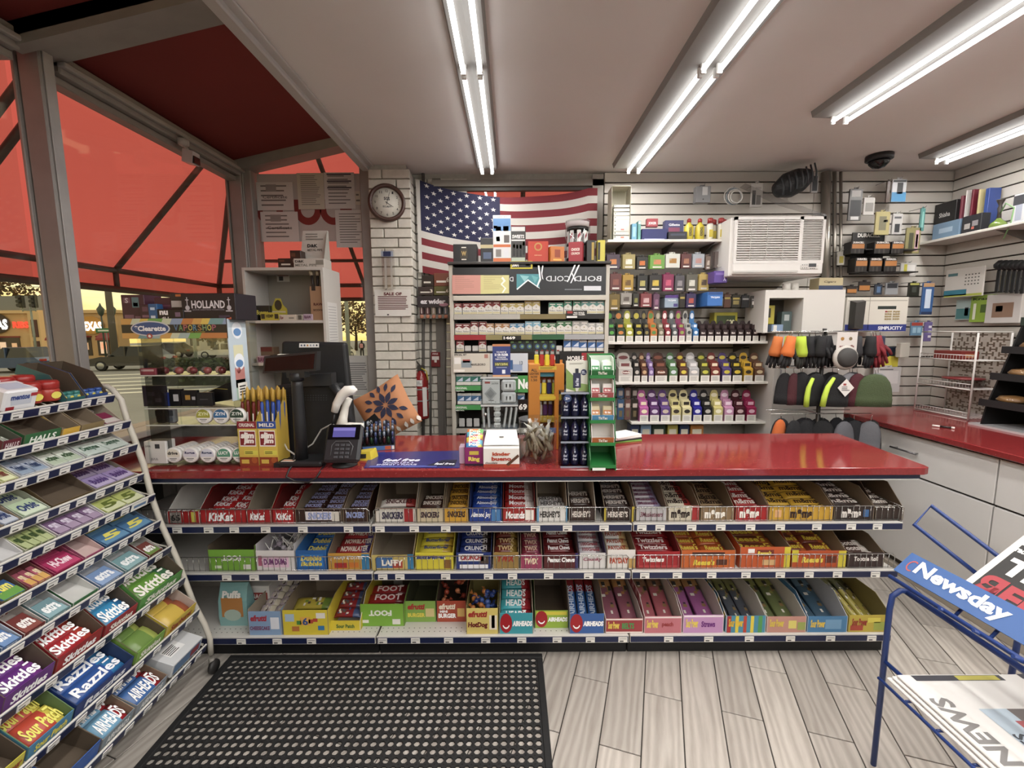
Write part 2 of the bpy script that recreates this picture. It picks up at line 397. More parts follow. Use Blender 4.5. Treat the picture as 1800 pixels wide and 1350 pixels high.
# the first lamps %s' % ('over the mat', 'over the walkway', 'over the newspapers', 'over the side counter')[k], .17)
# ================================================================ outside
GZ =-1.1
ASPH = mat('#8f8b84',.85,var=.08,scale=.6)
rd = struct(MB().box(-90,40,3.9,120,GZ -.2,GZ,ASPH).box(-90,XL -3.2,-30,3.9,GZ -.2,GZ,ASPH).build('road'))
struct(MB().box(XL -3.2,XL -.14,-10,3.9,GZ -.2,GZ +.12,mat('#a6a096',.85,var=.06,scale=1)).box(XL -.2,30,YB +.12,6.2,GZ -.2,GZ +.12,mat('#a6a096',.85,var=.06,scale=1)).build('sidewalk'))
for i in range(6):
    c = P(160+ i *8,660+ i *6,Z=GZ)
    s = MB().box(-4.5,4.5,-.22,.22,0,.012,mat('#e8e2d0',.8)).build('crossing_stripe',rd,loc=(c.x +1.0,c.y,GZ),rot=(0,0,R(22)))
# awning
def fabric():
    m = bpy.data.materials.new('awning_canvas');m.use_nodes = True;t = m.node_tree;t.nodes.clear()
    o = N(t,'ShaderNodeOutputMaterial');d = N(t,'ShaderNodeBsdfDiffuse');q = N(t,'ShaderNodeBsdfTranslucent');x = N(t,'ShaderNodeMixShader');x.inputs[0].default_value =.72
    n = N(t,'ShaderNodeTexNoise');n.inputs['Scale'].default_value =1.2;r = N(t,'ShaderNodeValToRGB');r.color_ramp.elements[0].color =(.64,.125,.125,1);r.color_ramp.elements[1].color =(.78,.165,.16,1)
    tc = N(t,'ShaderNodeTexCoord');t.links.new(tc.outputs['Object'],n.inputs['Vector']);t.links.new(n.outputs['Fac'],r.inputs[0])
    t.links.new(r.outputs[0],d.inputs[0]);t.links.new(r.outputs[0],q.inputs[0]);t.links.new(d.outputs[0],x.inputs[1]);t.links.new(q.outputs[0],x.inputs[2]);t.links.new(x.outputs[0],o.inputs[0])
    return m
FAB = fabric();BARM = mat('#4b3a35',.6)
aw = thing('awning','red canvas awning on a dark pipe frame outside the windows','awning',(XL -1.0,4.63,2.03))
def W2(p):return (p[0]-(XL -1.0),p[1]-4.63,p[2]-2.03)
AX,AY,TZ,EZ = XL -1.0,4.63,2.92,2.03
def sheet(pts,name):
    pts =[W2(p) for p in pts];n = len(pts);m = MB()
    m.add(pts,[tuple(range(n))],FAB);m.build(name,aw)
sheet([(AX,-3,EZ),(AX,AY,EZ),(XL -.13,YB +.17,TZ),(XL -.13,-3,TZ)],'canvas')
sheet([(AX,AY,EZ),(2.6,AY,EZ),(2.6,YB +.17,TZ),(XL -.13,YB +.17,TZ)],'canvas')
sheet([(AX,-3,EZ -.17),(AX,AY,EZ -.17),(AX,AY,EZ),(AX,-3,EZ)],'valance')
sheet([(AX,AY,EZ -.17),(2.6,AY,EZ -.17),(2.6,AY,EZ),(AX,AY,EZ)],'valance')
def bar(a,b,r=.016,nm='frame_bar'):MB().tube([W2(a),W2(b)],r,BARM,n=6).build(nm,aw)
i =.02
bar((AX + i,-3,EZ - i),(AX + i,AY - i,EZ - i),.022);bar((AX + i,AY - i,EZ - i),(2.6,AY - i,EZ - i),.022)
bar((AX + i,-3,EZ -.16),(AX + i,AY - i,EZ -.16),.026);bar((AX + i,AY - i,EZ -.16),(2.6,AY - i,EZ -.16),.022)
for y in (3.42,2.36,2.24,1.3):bar((XL -.13,y,TZ - i),(AX + i,y,EZ - i),.02);bar((AX + i,y,EZ - i),(AX + i,y,EZ -.17),.018)
bar((XL -.13,YB +.15,TZ - i),(AX + i,AY - i,EZ - i),.022);bar((AX + i,AY - i,EZ),(AX + i,AY - i,EZ -.17),.022)
for x in (-1.5,.1,1.5):bar((x,YB +.17,TZ - i),(x,AY - i,EZ - i),.02);bar((x,AY - i,EZ - i),(x,AY - i,EZ -.17),.018)
bar((XL -.7,4.25,2.20),(2.6,4.25,2.20),.016)
# restaurant across the street
BX0,BX1,BY =-62.,-39.6,45.
bl = thing('restaurant_building','tan one-storey restaurant with lit white sign across the street','building',((BX0 + BX1)/2,BY,GZ))
def B(p):return (p[0]-(BX0 + BX1)/2,p[1]- BY,p[2]- GZ)
TAN = mat('#c9a06a',.8,var=.05,scale=.5);TAN2 = mat('#d8b27c',.8);BRN = mat('#54291f',.7);MAR = mat('#8e1f1c',.6)
def bb(x0,x1,y0,y1,z0,z1,m,name,par=None):
    a = B((x0,y0,z0));b = B((x1,y1,z1));return MB().box(a[0],b[0],a[1],b[1],a[2],b[2],m).build(name,par or bl)
bb(BX0,BX1,BY,BY +1.2,GZ,3.5,TAN,'wall');bb(BX0 -.2,BX1 +.2,BY -.25,BY +1.2,3.45,3.75,TAN2,'cornice')
bb(-47.9,-46.3,BY -.6,BY,GZ,3.55,TAN2,'pilaster');bb(-56,-46.5,BY +.3,BY +1.1,3.7,5.2,mat('#7c7f82',.7),'roof_plant')
for x in (-47.6,):bb(x,x +.6,BY -.66,BY -.6,1.1,2.8,BRN,'shutter');bb(x,x +.6,BY -.66,BY -.6,-.9,.7,BRN,'shutter')
for x0,x1 in ((-51.9,-49.6),(-43.8,-42.4),(-41.8,-40.6)):
    w = bb(x0,x1,BY -.05,BY +.02,-.8,1.1,mat('#3a2f2a',.3),'window')
    bb(x0 -.1,x1 +.1,BY -.1,BY -.05,1.05,1.2,MAR,'window_trim',w);bb(x0 +.3,x0 +.9,BY -.09,BY -.05,-.6,.6,mat('#f2c8a8',.5,emit=.5),'poster',w);bb(x1 -.8,x1 -.3,BY -.09,BY -.05,-.2,.5,mat('#e8b080',.5,emit=.4),'poster',w)
for x0,x1 in ((-53.6,-52.2),(-46.2,-45.3),(-43.9,-42.9),(-41.2,-39.9)):
    a = MB();p =[B((x0,BY -.9,.75)),B((x1,BY -.9,.75)),B((x1,BY,.75)),B((x0,BY,.75)),B((x0,BY -.85,.95)),B((x1,BY -.85,.95)),B((x1,BY,1.75)),B((x0,BY,1.75))];a.hexa(p,MAR);a.build('door_awning',bl)
def sign(t,x0,x1,z0,z1,m,name='sign_lettering',arcm=None):
    c = B(((x0 + x1)/2,BY -.22,(z0 + z1)/2))
    g = MB();g.text(t,c,X3,Z3,x1 - x0,z1 - z0,m,.05)
    if arcm:g.disc((c[0],c[1]+.06,c[2]+.1),X3,Z3,(x1 - x0)*1.12,(z1 - z0)*2.0,arcm)
    g.build(name,bl)
LITW = mat('#ffffff',.4,emit=1.6);LITR = mat('#ff2a18',.4,emit=1.5)
sign('TEXAS',-53.3,-50.4,1.85,2.9,LITW,arcm=mat('#3b2416',.6));sign('RIBS',-49.9,-48.3,2.0,2.65,LITR);sign('TEXAS',-43.3,-41.0,1.7,2.6,LITW,arcm=mat('#c98a2e',.6))
# far building row and trees
def far(x0,x1,y,h,c,lab):
    t = thing('far_building',lab,'building',((x0 + x1)/2,y,GZ));w =(x1 - x0)/2
    MB().box(-w,w,0,8,0,h,mat(c,.8,var=.05,scale=.4)).build('wall',t);MB().box(-w -.3,w +.3,-.3,8.3,h,h +.35,mat('#6d5f52',.8)).build('roof',t)
    n = max(2,int(w))
    for k in range(n):MB().box(-.5,.5,-.05,.02,1.0,2.2,mat('#41464a',.3)).build('window',t,loc=(-w +(k +.5)*2* w / n,0,0))
far(-38,-26,52,4.5,'#cfc7b6','pale low shop building beyond the parked cars')
far(-24,-13,75,4.2,'#b9a58a','low tan building far down the street past the crossing')
far(-26,-8,90,6.0,'#c9bda6','tall pale building at the far end of the street')
def tree(x,y,h,r,c,lab,seed,n=900,trunk=None):
    t = thing('street_tree',lab,'tree',(x,y,GZ));rr = random.Random(seed);m = MB()
    m.tube([(0,0,0),(.1,0,h *.3),(0,.1,h *.55)],[.22,.16,.06],mat('#4a3a2c',.9),n=7)
    for k in range(9):
        a = rr.random()*6.28;m.tube([(0,0,h *(.3+.03* k)),(r *.7* math.cos(a),r *.7* math.sin(a),h *(.5+.05* k))],[.06,.012],mat('#4a3a2c',.9),n=4)
    m.build('trunk',t);f = MB();mats =[mat(c,.8),mat('#6b4a2a',.8)]
    for k in range(n):
        while True:
            q = Vector((rr.uniform(-1,1),rr.uniform(-1,1),rr.uniform(-1,1)))
            if q.length <1:break
        p = Vector((q.x * r,q.y * r,h *.68+ q.z * h *.33));s =.16+.12* rr.random()
        a = Vector((rr.uniform(-1,1),rr.uniform(-1,1),rr.uniform(-1,1))).normalized()* s;b = a.orthogonal().normalized()* s *.6
        f.add([p - a,p + b,p + a,p - b],[(0,1,2,3)],mats[k % 2])
    o = f.build('foliage',t);o['kind'] ='stuff'
tree(-55.5,49.5,9.5,3.0,'#5a4a2a','half-bare tree rising behind the tan restaurant roof',3,1000)
tree(-21,60,6.5,3.2,'#5e5030','autumn tree behind the hanging papers and light pole',5)
tree(-31,46,4.6,2.6,'#6b5a34','low brown tree behind the parked cars',6)
hg = thing('hedge','clipped dark green hedge beside the parked cars','hedge',(-14.6,22.5,GZ));f = MB();rr = random.Random(2)
for k in range(2600):
    q = Vector((rr.uniform(-3.2,3.2),rr.uniform(-1,1),1.25* rr.random()**.5));a = Vector((rr.uniform(-1,1),rr.uniform(-1,1),rr.uniform(-1,1))).normalized()*.12;b = a.orthogonal().normalized()*.08
    f.add([q - a,q + b,q + a,q - b],[(0,1,2,3)],mat(('#2c3d22','#3b4d2a','#24321d')[k % 3],.8))
f.build('foliage',hg)['kind'] ='stuff'
MB().box(-3.1,3.1,-.8,.8,0,1.0,mat('#1e2a18',.9)).build('branches',hg)
# cars
def car(loc,rz,col,lab,L=4.6,H=1.65,suv=True):
    t = thing('car',lab,'car',loc,R(rz));b = MB();w =.9;pm_ = mat(col,.25,metal=.3,coat=.6);gl = mat('#14181c',.12)
    h1 =.98 if suv else .86
    prof =[(-L /2,.35),(-L /2+.05,h1 -.2),(-L /2+.9,h1),(L /2-.35,h1 +.05),(L /2,h1 -.2),(L /2,.35)]
    b.prism(prof,-w,w,pm_);b.build('body',t)
    c = MB();roof =[(-L /2+1.35,h1),(-L /2+2.0,H),(L /2-1.1,H),(L /2-.3,h1)]
    n =4;vs =[(p[0],s *(w -(.04 if k in (0,3) else .2)),p[1]) for s in (-1,1) for k,p in enumerate(roof)]
    c.add(vs,[(0,1,2,3),(7,6,5,4),(0,4,5,1),(2,6,7,3)],gl);c.add(vs,[(1,5,6,2)],pm_)
    c.build('glasshouse',t);MB().box(-L /2+2.0,L /2-1.1,-w +.2,w -.2,H,H +.03,pm_).build('roof',t)
    MB().box(-.02,.06,-w +.03,w -.03,h1,H,pm_).build('pillar',t)
    for x in (-L /2+.85,L /2-.85):
        for s in (-1,1):
            wl = MB();wl.lathe([(.0,-.1),(.34,-.1),(.36,-.06),(.36,.1),(.0,.1)],mat('#17181a',.8),18,ax='Y');wl.lathe([(0,-.115),(.22,-.11),(.24,-.1)],mat('#9a9ea3',.3,metal=.8),12,ax='Y');wl.lathe([(0,.115),(.22,.11),(.24,.1)],mat('#9a9ea3',.3,metal=.8),12,ax='Y')
            wl.build('wheel',t,loc=(x,s *(w -.08),.36))
    for s in (-1,1):
        MB().box(-L /2-.01,-L /2+.12,s *.62-.22,s *.62+.22,h1 -.36,h1 -.2,mat('#fff6e0',.2,emit=.8),c=.02).build('headlight',t)
        MB().box(L /2-.1,L /2+.01,s *.66-.2,s *.66+.2,h1 -.22,h1 -.05,mat('#a81410',.3),c=.02).build('tail_light',t)
        MB().box(-L /2+1.45,-L /2+1.62,s *(w +.1)-.1,s *(w +.1)+.1,h1,h1 +.14,pm_,c=.03).build('wing_mirror',t)
    MB().box(-L /2-.02,-L /2+.1,-.5,.5,.52,h1 -.3,mat('#22262a',.4),c=.02).build('grille',t)
    return t
def at(x,y):p = P(x,y,Z=GZ);return (p.x,p.y,GZ)
p = at(38,654);car((p[0],p[1],GZ),0,'#35507f','blue SUV passing in front of the tan restaurant',4.6)
p = at(222,650);car((p[0]+.6,p[1],GZ),8,'#3a3a38','dark SUV with bright chrome front nearing the crossing',4.7)
p = at(345,634);car((p[0],p[1]+4,GZ),12,'#d9d8d3','white saloon car behind the clear display case',4.4,1.45,False)
p = at(300,628);car((p[0],p[1],GZ),6,'#33363a','black car parked further off behind the white saloon',4.4,1.5,False)
p = at(612,632);car((p[0]-1.2,p[1],GZ),80,'#e4e4e0','white car waiting beside the pedestrian',4.4,1.5,False)
# poles and signals
def pole(x,y,z,r,lab,arms=0,c='#777c78'):
    t = thing('utility_pole',lab,'pole',(x,y,GZ));m = MB();m.tube([(0,0,0),(0,0,z *.5),(0,0,z)],[r,r *.9,r *.7],mat(c,.7),n=10);m.lathe([(r *1.8,0),(r *1.6,.4),(r *1.1,.5)],mat(c,.7),10);m.build('shaft',t)
    for k in range(arms):MB().tube([(-1.1,0,z -.4- k *.8),(1.1,0,z -.4- k *.8)],.05,mat(c,.7),n=6).build('cross_arm',t)
    return t
p = at(204,636);pole(p[0],p[1],11,.28,'stout grey utility pole beside the restaurant sign',2,'#5c5750')
p = at(348,668);pole(p[0],p[1],9,.09,'slim pale pole rising behind the clear display case',0,'#93a09a')
p = at(614,640);pole(p[0],p[1],10,.16,'pale light pole seen past the white cabinet',1,'#8b9490')
p = at(66,634);tp = pole(p[0],p[1],5.2,.1,'signal pole carrying the pair of dark traffic lights',0,'#8a948c');MB().tube([(-.8,0,4.7),(.5,0,4.7)],.05,mat('#8a948c',.6),n=6).build('cross_arm',tp)
def signal(loc,lab,lit=None,own=False):
    t = thing('traffic_light',lab,'traffic light',loc);m = MB();m.box(-.2,.2,-.15,.15,0,1.15,mat('#2a2c28',.6),c=.03)
    for k in range(3):m.lathe([(.16,-.17),(.17,-.38)],mat('#2a2c28',.6),10,(0,0,.2+ k *.37),'Y')
    m.build('housing',t)
    for k in range(3):MB().disc((0,-.16,.2+ k *.37),X3,Z3,.28,.28,mat('#ff7a20',.4,emit=3) if lit == k else mat('#3a2a20',.4)).build('lens',t)
    MB().tube([(0,0,GZ - loc[2] if own else -.35),(0,0,0)],.05,mat('#8a948c',.6),n=6).build('bracket',t)
signal((p[0]-.75,p[1],GZ +4.95),'dark traffic light nearer the tree, on the signal pole');signal((p[0]+.45,p[1],GZ +4.95),'dark traffic light nearer the grey window post')
p = at(160,636);q = P(160,590,Y=p[1]);signal((q.x -.8,q.y,q.z),'dark traffic light below the restaurant sign',None,True)
p = P(648,585,Y=46);signal((p.x,p.y,p.z -.4),'small traffic light glowing orange above the pedestrian',1,True)
def lampost(x,y,lab):
    p = at(x,y);t = thing('street_lamp',lab,'street lamp',p);MB().tube([(0,0,0),(0,0,4.1)],[.09,.06],mat('#3a4a44',.5),n=8).build('post',t)
    MB().lathe([(.06,4.1),(.2,4.3),(.3,4.75),(.1,5.05),(.03,5.3)],mat('#3f5148',.4),10).build('lantern',t)
lampost(187,634,'old-fashioned street lamp close to the restaurant sign');lampost(207,634,'old-fashioned street lamp beside the stout utility pole')
p = at(197,634);ss = thing('street_sign','green street name sign below the street lamps','sign',(p[0],p[1]-.3,GZ));MB().box(-.9,.9,-.03,.03,2.6,3.0,mat('#1f7a4a',.5)).build('sign_plate',ss);MB().tube([(0,.05,0),(0,.05,3)],.04,mat('#888',.5)).build('sign_post',ss);MB().box(-.7,.7,-.04,-.032,2.72,2.86,'#dfe8df').build('lettering',ss)
# wires
for k,(z,y) in enumerate(((7.2,38),(7.9,39),(6.4,37),(9.0,40),(5.6,36))):
    MB().tube([(-70,y,GZ + z +1.1),(-45,y +1,GZ + z +.75),(-20,y +2,GZ + z +.8),(20,y +4,GZ + z +1.2)],.025,mat('#2a2622',.8),n=4).build('overhead_wire').update_tag()
for k,o in enumerate([o for o in bpy.data.objects if o.name.startswith('overhead_wire')]):tag(o,'thin black overhead wire crossing the sunset sky','wire','overhead wires')
# pedestrian
def person(loc):
    v =[(0,0,.92),(0,0,1.15),(0,0,1.4),(0,0,1.52),(0,0,1.66),(.1,0,.88),(.11,.02,.48),(.12,0,.06),(.12,-.12,.03),(-.1,0,.88),(-.11,-.02,.48),(-.12,.02,.06),(-.12,-.1,.03),(.2,0,1.38),(.25,-.02,1.12),(.2,-.14,.95),(-.2,0,1.38),(-.25,-.02,1.12),(-.2,-.14,.95)]
    ed =[(0,1),(1,2),(2,3),(3,4),(0,5),(5,6),(6,7),(7,8),(0,9),(9,10),(10,11),(11,12),(2,13),(13,14),(14,15),(2,16),(16,17),(17,18)]
    rad =[.16,.15,.17,.06,.11,.1,.075,.055,.04,.1,.075,.055,.04,.08,.06,.04,.08,.06,.04]
    me = bpy.data.meshes.new('person');me.from_pydata(v,ed,[]);o = bpy.data.objects.new('person',me);COL.objects.link(o)
    md = o.modifiers.new('skin','SKIN');sd = o.modifiers.new('sub','SUBSURF');sd.levels = sd.render_levels =1
    for k,r in enumerate(rad):me.skin_vertices[0].data[k].radius =(r,r)
    me.skin_vertices[0].data[0].use_root = True;me.materials.append(mat('#23262a',.8));o.location = loc
    hd = MB();hd.lathe([(0,1.55),(.07,1.57),(.095,1.64),(.09,1.72),(.0,1.79)],mat('#241c18',.9),10);hd.build('hair',o)
    MB().box(-.16,.16,-.22,-.1,1.0,1.42,mat('#c9848a',.8),c=.05).build('jacket_front',o)
    return tag(o,'person in dark clothes with a pink top walking by the crossing','person')
p = at(637,630);person(p)
# ================================================================ counter and candy gondola
def quartz(name,a,b):
    m = bpy.data.materials.new(name);m.use_nodes = True;t = m.node_tree;q = t.nodes['Principled BSDF']
    tc = N(t,'ShaderNodeTexCoord');v = N(t,'ShaderNodeTexVoronoi');v.inputs['Scale'].default_value =55
    r = N(t,'ShaderNodeValToRGB');r.color_ramp.elements[0].position =.02;r.color_ramp.elements[0].color =(*rgb('#d07a70'),1);r.color_ramp.elements[1].position =.16;r.color_ramp.elements[1].color =(*rgb(a),1)
    n = N(t,'ShaderNodeTexNoise');n.inputs['Scale'].default_value =90;n.inputs['Detail'].default_value =3
    mx = N(t,'ShaderNodeMixRGB');mx.inputs['Color2'].default_value =(*rgb(b),1)
    t.links.new(tc.outputs['Object'],v.inputs['Vector']);t.links.new(tc.outputs['Object'],n.inputs['Vector']);t.links.new(v.outputs['Distance'],r.inputs[0]);t.links.new(n.outputs['Fac'],mx.inputs['Fac']);t.links.new(r.outputs[0],mx.inputs['Color1']);t.links.new(mx.outputs[0],q.inputs['Base Color'])
    q.inputs['Roughness'].default_value =.11;return m
QRED = quartz('red_quartz','#a02a2b','#801f21')
CT =.945
ct = thing('countertop','long glossy red quartz countertop above the candy shelves','countertop',(0,2.25,CT))
m = MB();ZB =-.034
out =[(-1.97,-.375),(1.80,-.375),(1.825,-.365),(1.832,-.34),(1.89,.275),(-1.97,.275)]
m.prism(out,ZB,0,QRED,'Z');o = m.build('slab',ct)
bv = o.modifiers.new('edge','BEVEL');bv.width =.004;bv.segments =2;bv.limit_method ='ANGLE'
MB().box(-1.97,1.80,-.355,-.33,ZB -.022,ZB -.001,mat('#1b2448',.4)).box(-1.97,1.79,-.36,-.33,ZB -.026,ZB -.0222,mat('#c9c9c4',.4)).build('edge_strip',ct)
cb = thing('storage_cabinet','pale counter carcass standing behind the candy shelves','cabinet',(0,2.42,0))
MB().box(-1.96,1.74,-.02,.06,0,.905,mat('#b7b2aa',.6,var=.05,scale=4)).build('carcass',cb);MB().box(-1.9,1.70,.06,.08,.1,.88,mat('#8f8a83',.6)).build('rear_panel',cb)
UX =[-1.872,-.648,.548,1.785]
GY0,GY1 =1.94,2.375
DECK =[.668,.436,.116];SHW = mat('#cfcbc3',.45,var=.04,scale=5);NAVY = mat('#17224e',.35);CHR = mat('#b9b9b6',.25,metal=.9)
PEG = mat('#b3aea5',.6,var=.05,scale=6)
tagm = MB().box(-.021,.021,-.0025,0,-.013,.013,'#e6e3da').patch((-.006,-.003,-.006),X3,Z3,.018,.006,'#444').patch((0,-.003,.006),X3,Z3,.034,.003,'#999').mesh('price_tag')
TAGS ={0:[[305,360,405,460,525,605],[660,720,775,828,932,988,1052],[1118,1150,1205,1256,1308,1360,1424,1484,1530]],
        1:[[392,440,490,545,610],[665,695,775,850,892,955,1025,1080],[1123,1180,1240,1300,1360,1410,1460,1526]],
        2:[[417,480,540],[655,722,780,845,908,970,1028,1098],[1165,1235,1306,1378,1448,1520]]}
HX =['leftmost','middle','rightmost']
for u in range(3):
    x0,x1 = UX[u]+.002,UX[u +1]-.002;w = x1 - x0
    g = thing('gondola_shelf',HX[u]+' section of the low candy gondola under the red countertop','shelf unit',(x0,GY0,0))
    MB().box(0,w,.035,.43,0,.085,mat('#0e0e10',.6),c=.004).build('kick_base',g)
    MB().box(0,w,.42,.432,.085,.90,PEG).build('back_panel',g)
    ph = MB();nx = int(w /.0254)
    for i in range(nx):
        for j in range(8):ph.disc((.014+ i *.0254,.4195,.175+ j *.0254),X3,Z3,.006,.006,'#3a3733',n=6)
    for i in range(nx):
        for j in range(2):ph.disc((.014+ i *.0254,.03+ j *.0254,DECK[2]+.0006),X3,Y3,.006,.006,'#4a4743',n=6)
    ph.build('peg_holes',g)['kind'] ='stuff'
    for s,z in enumerate(DECK):
        sh = MB().box(.003,w -.003,.0,.42,z -.018,z,SHW,c=.002).build('shelf',g)
        MB().box(.001,w -.001,-.006,.0,z -.036,z +.002,SHW,c=.001).build('strip_rail',sh)
        MB().box(.004,w -.004,-.009,-.0062,z -.031,z -.004,NAVY).build('price_strip',sh)
        for tx in TAGS[s][u]:
            X = P(tx +9,(925,1011,1120)[s],Y=GY0).x
            ob('price_tag',tagm,sh,loc=(min(max(X - x0,.03),w -.03),-.0095,z -.0175))
        if s <2:
            f = MB();zz =.074;xs =.008;xe = w -.008
            f.tube([(xs,.012,z),(xs,.008,z + zz -.012),(xs +.012,.008,z + zz),(xe -.012,.008,z + zz),(xe,.008,z + zz -.012),(xe,.012,z)],.0024,CHR,n=4)
            f.tube([(xs,.01,z +.008),(xe,.01,z +.008)],.0015,CHR,n=4);n = int((xe - xs)/.0262)
            for i in range(1,n):q = xs +(xe - xs)* i / n;f.tube([(q,.010,z +.004),(q,.009,z + zz)],.0015,CHR,n=3)
            f.build('wire_fence',sh)
    for q in (.01,w -.01):MB().box(q -.012,q +.012,.405,.435,.085,.90,mat('#a8a49c',.5)).build('upright',g)
e = thing('end_fence','short wire end guard at the open end of the top candy shelf','wire guard',(UX[3]-.004,GY0,DECK[0]));f = MB()
f.tube([(0,0,.0),(0,0,.07),(0,.20,.07),(0,.20,0)],.0018,CHR,n=4)
for i in range(1,8):f.tube([(0,i *.025,0),(0,i *.025,.07)],.0011,CHR,n=3)
f.build('wire_grid',e);MB().box(-.004,.0,0,.2,-.002,.002,CHR).build('clip',e)
# ---------------------------------------------------------------- candy makers
def bar_mesh(w,d,h,col,text=None,tc='#ffffff',c2=None,rows=1,name='candy_bar',gloss=.28,bold=.03,tw=.66,th=.55,shear=0.,outline=None,speck=None):
    b = MB();pm = mat(col,gloss);st =[(-.5,.10),(-.455,.14),(-.40,.85),(-.2,1.0),(.2,1.0),(.40,.85),(.455,.14),(.5,.10)]
    prof =[(-.5,.25),(-.42,.8),(-.2,1.0),(.2,1.0),(.42,.8),(.5,.25),(.4,0.),(-.4,0.)]
    vs =[(x * w,y * d *(1 if abs(x)>.45 else .97),max(.0008,z * h * k)) for x,k in st for y,z in prof];n =8;fs =[];fs2 =[]
    for i in range(len(st)-1):
        for j in range(n):q =(i * n + j,i * n +(j +1) % n,(i +1)* n +(j +1) % n,(i +1)* n + j);(fs2 if (c2 and i >= 4) else fs).append(q[::-1])
    fs += [tuple(range(n)),tuple(range((len(st)-1)* n,len(st)* n))[::-1]]
    b.add(vs,fs,pm,True)
    if fs2:b.add(vs,fs2,mat(c2,gloss),True)
    z = h *1.0+.0009
    if speck:
        rr = random.Random(len(col)+ int(w *1e5))
        for i in range(12):b.patch((w * rr.uniform(-.36,.36),d * rr.uniform(-.3,.3),z -.0004+ i *2e-5),X3,Y3,w * rr.uniform(.03,.1),d * rr.uniform(.1,.3),speck[i % len(speck)])
    if outline:b.patch((0,0,z -.0004),X3,Y3,w * tw *1.1,d * th *1.35,outline)
    if text:b.text(text,(-.0* w,0,z),X3,Y3,w * tw,d * th,tc,bold,shear);b.patch((w *.28,d *.3,z -.0002),X3,Y3,w *.12,d *.08,tc)
    return b.mesh(name)
def tray(x0,x1,yf,z,hf,hb,dep,outer,inner,texts,label,name='candy_tray',patches=(),hs=None,group=None,flap=None,slope=True,mw=None):
    """open display box: low front, sides rising to a high back"""
    w = x1 - x0;t =.0025;hs = hs or hb
    r = MB() ;om,im = mat(outer,.45),mat(inner,.7,var=.06,scale=14)
    q = min(.10,dep *.4) if slope else .003
    for s in (0,1):
        X0_ =0 if s == 0 else w - t;X1_ = X0_ + t
        poly =[(0,0),(dep,0),(dep,hb),(q,hs),(.004,hf),(0,hf)]
        r.add([(X0_,a,b) for a,b in poly]+[(X1_,a,b) for a,b in poly],[tuple(range(6)) if s == 0 else (5,4,3,2,1,0)][:1],om if s == 0 else im)
        b0 = len(r.v)-12;k = r.mi(im if s == 0 else om);r.f.append(tuple(b0 +6+ j for j in (range(5,-1,-1) if s == 0 else range(6))));r.m.append(k);r.sm.append(False)
        k = r.mi(im)
        for j in range(6):r.f.append((b0 + j,b0 +(j +1) % 6,b0 +6+(j +1) % 6,b0 +6+ j));r.m.append(k);r.sm.append(False)
    r.box(t,w - t,dep - t,dep,0,hb,im);r.box(t,w - t,t,dep - t,0,t,im)
    if flap:r.add([(t,dep - t,hb),(w - t,dep - t,hb),(w *.8,dep -.03,hb + flap),(w *.2,dep -.03,hb + flap)],[(0,1,2,3)],im)
    if mw is None:o = r.build(name,loc=(x0,yf,z))
    else:o = r.build(name,mw=mw)
    tag(o,label,'candy box',group)
    f = MB();f.box(t,w - t,0,t,0,hf,om)
    for (px,pz,pw,phh,c) in patches:f.patch((w * px,-.0006,hf * pz),X3,Z3,w * pw,hf * phh,c)
    for k,(s,c,rx,rz_,rw,rh,*o3) in enumerate(texts):
        fl_ = s[0] == '~';s = s.lstrip('~')
        f.text(s,(w * rx,-.0012-.0002* k,hf * rz_),(-1,0,0) if fl_ else X3,(0,0,-1) if fl_ else Z3,w * rw,hf * rh,c,o3[0] if o3 else .03,o3[1] if len(o3)>1 else 0)
    f.build('front_panel',o)
    return o
def fill_rows(x0,w,yf,z,me,nm,label,group,cols,rows,pitch,rise=.0,tilt=20,y0=.035,cat='candy bar',jit=.003,flip=()):
    cw = w / cols
    for i in range(rows):
        for c in range(cols):
            o = ob(nm,me,loc=(x0 +(c +.5)* cw + random.uniform(-jit,jit),yf + y0 + i * pitch,z +.004+ i * rise +(.003 if (i + c) % 2 else 0)),rot=(R(tilt + random.uniform(-4,4)),0,R(random.uniform(-2,2))+(math.pi if (i,c) in flip else 0)))
            if (i,c) in flip:o.rotation_euler[0] =-o.rotation_euler[0]
            tag(o,label +', '+('front' if i == 0 else ORD[i])+' row'+('' if cols == 1 else (' left',' right')[c]),cat,group)
CARD ='#8d7a62';CARD2 ='#a3937c';CARDD ='#5d4d3c'
YF = GY0 +.016
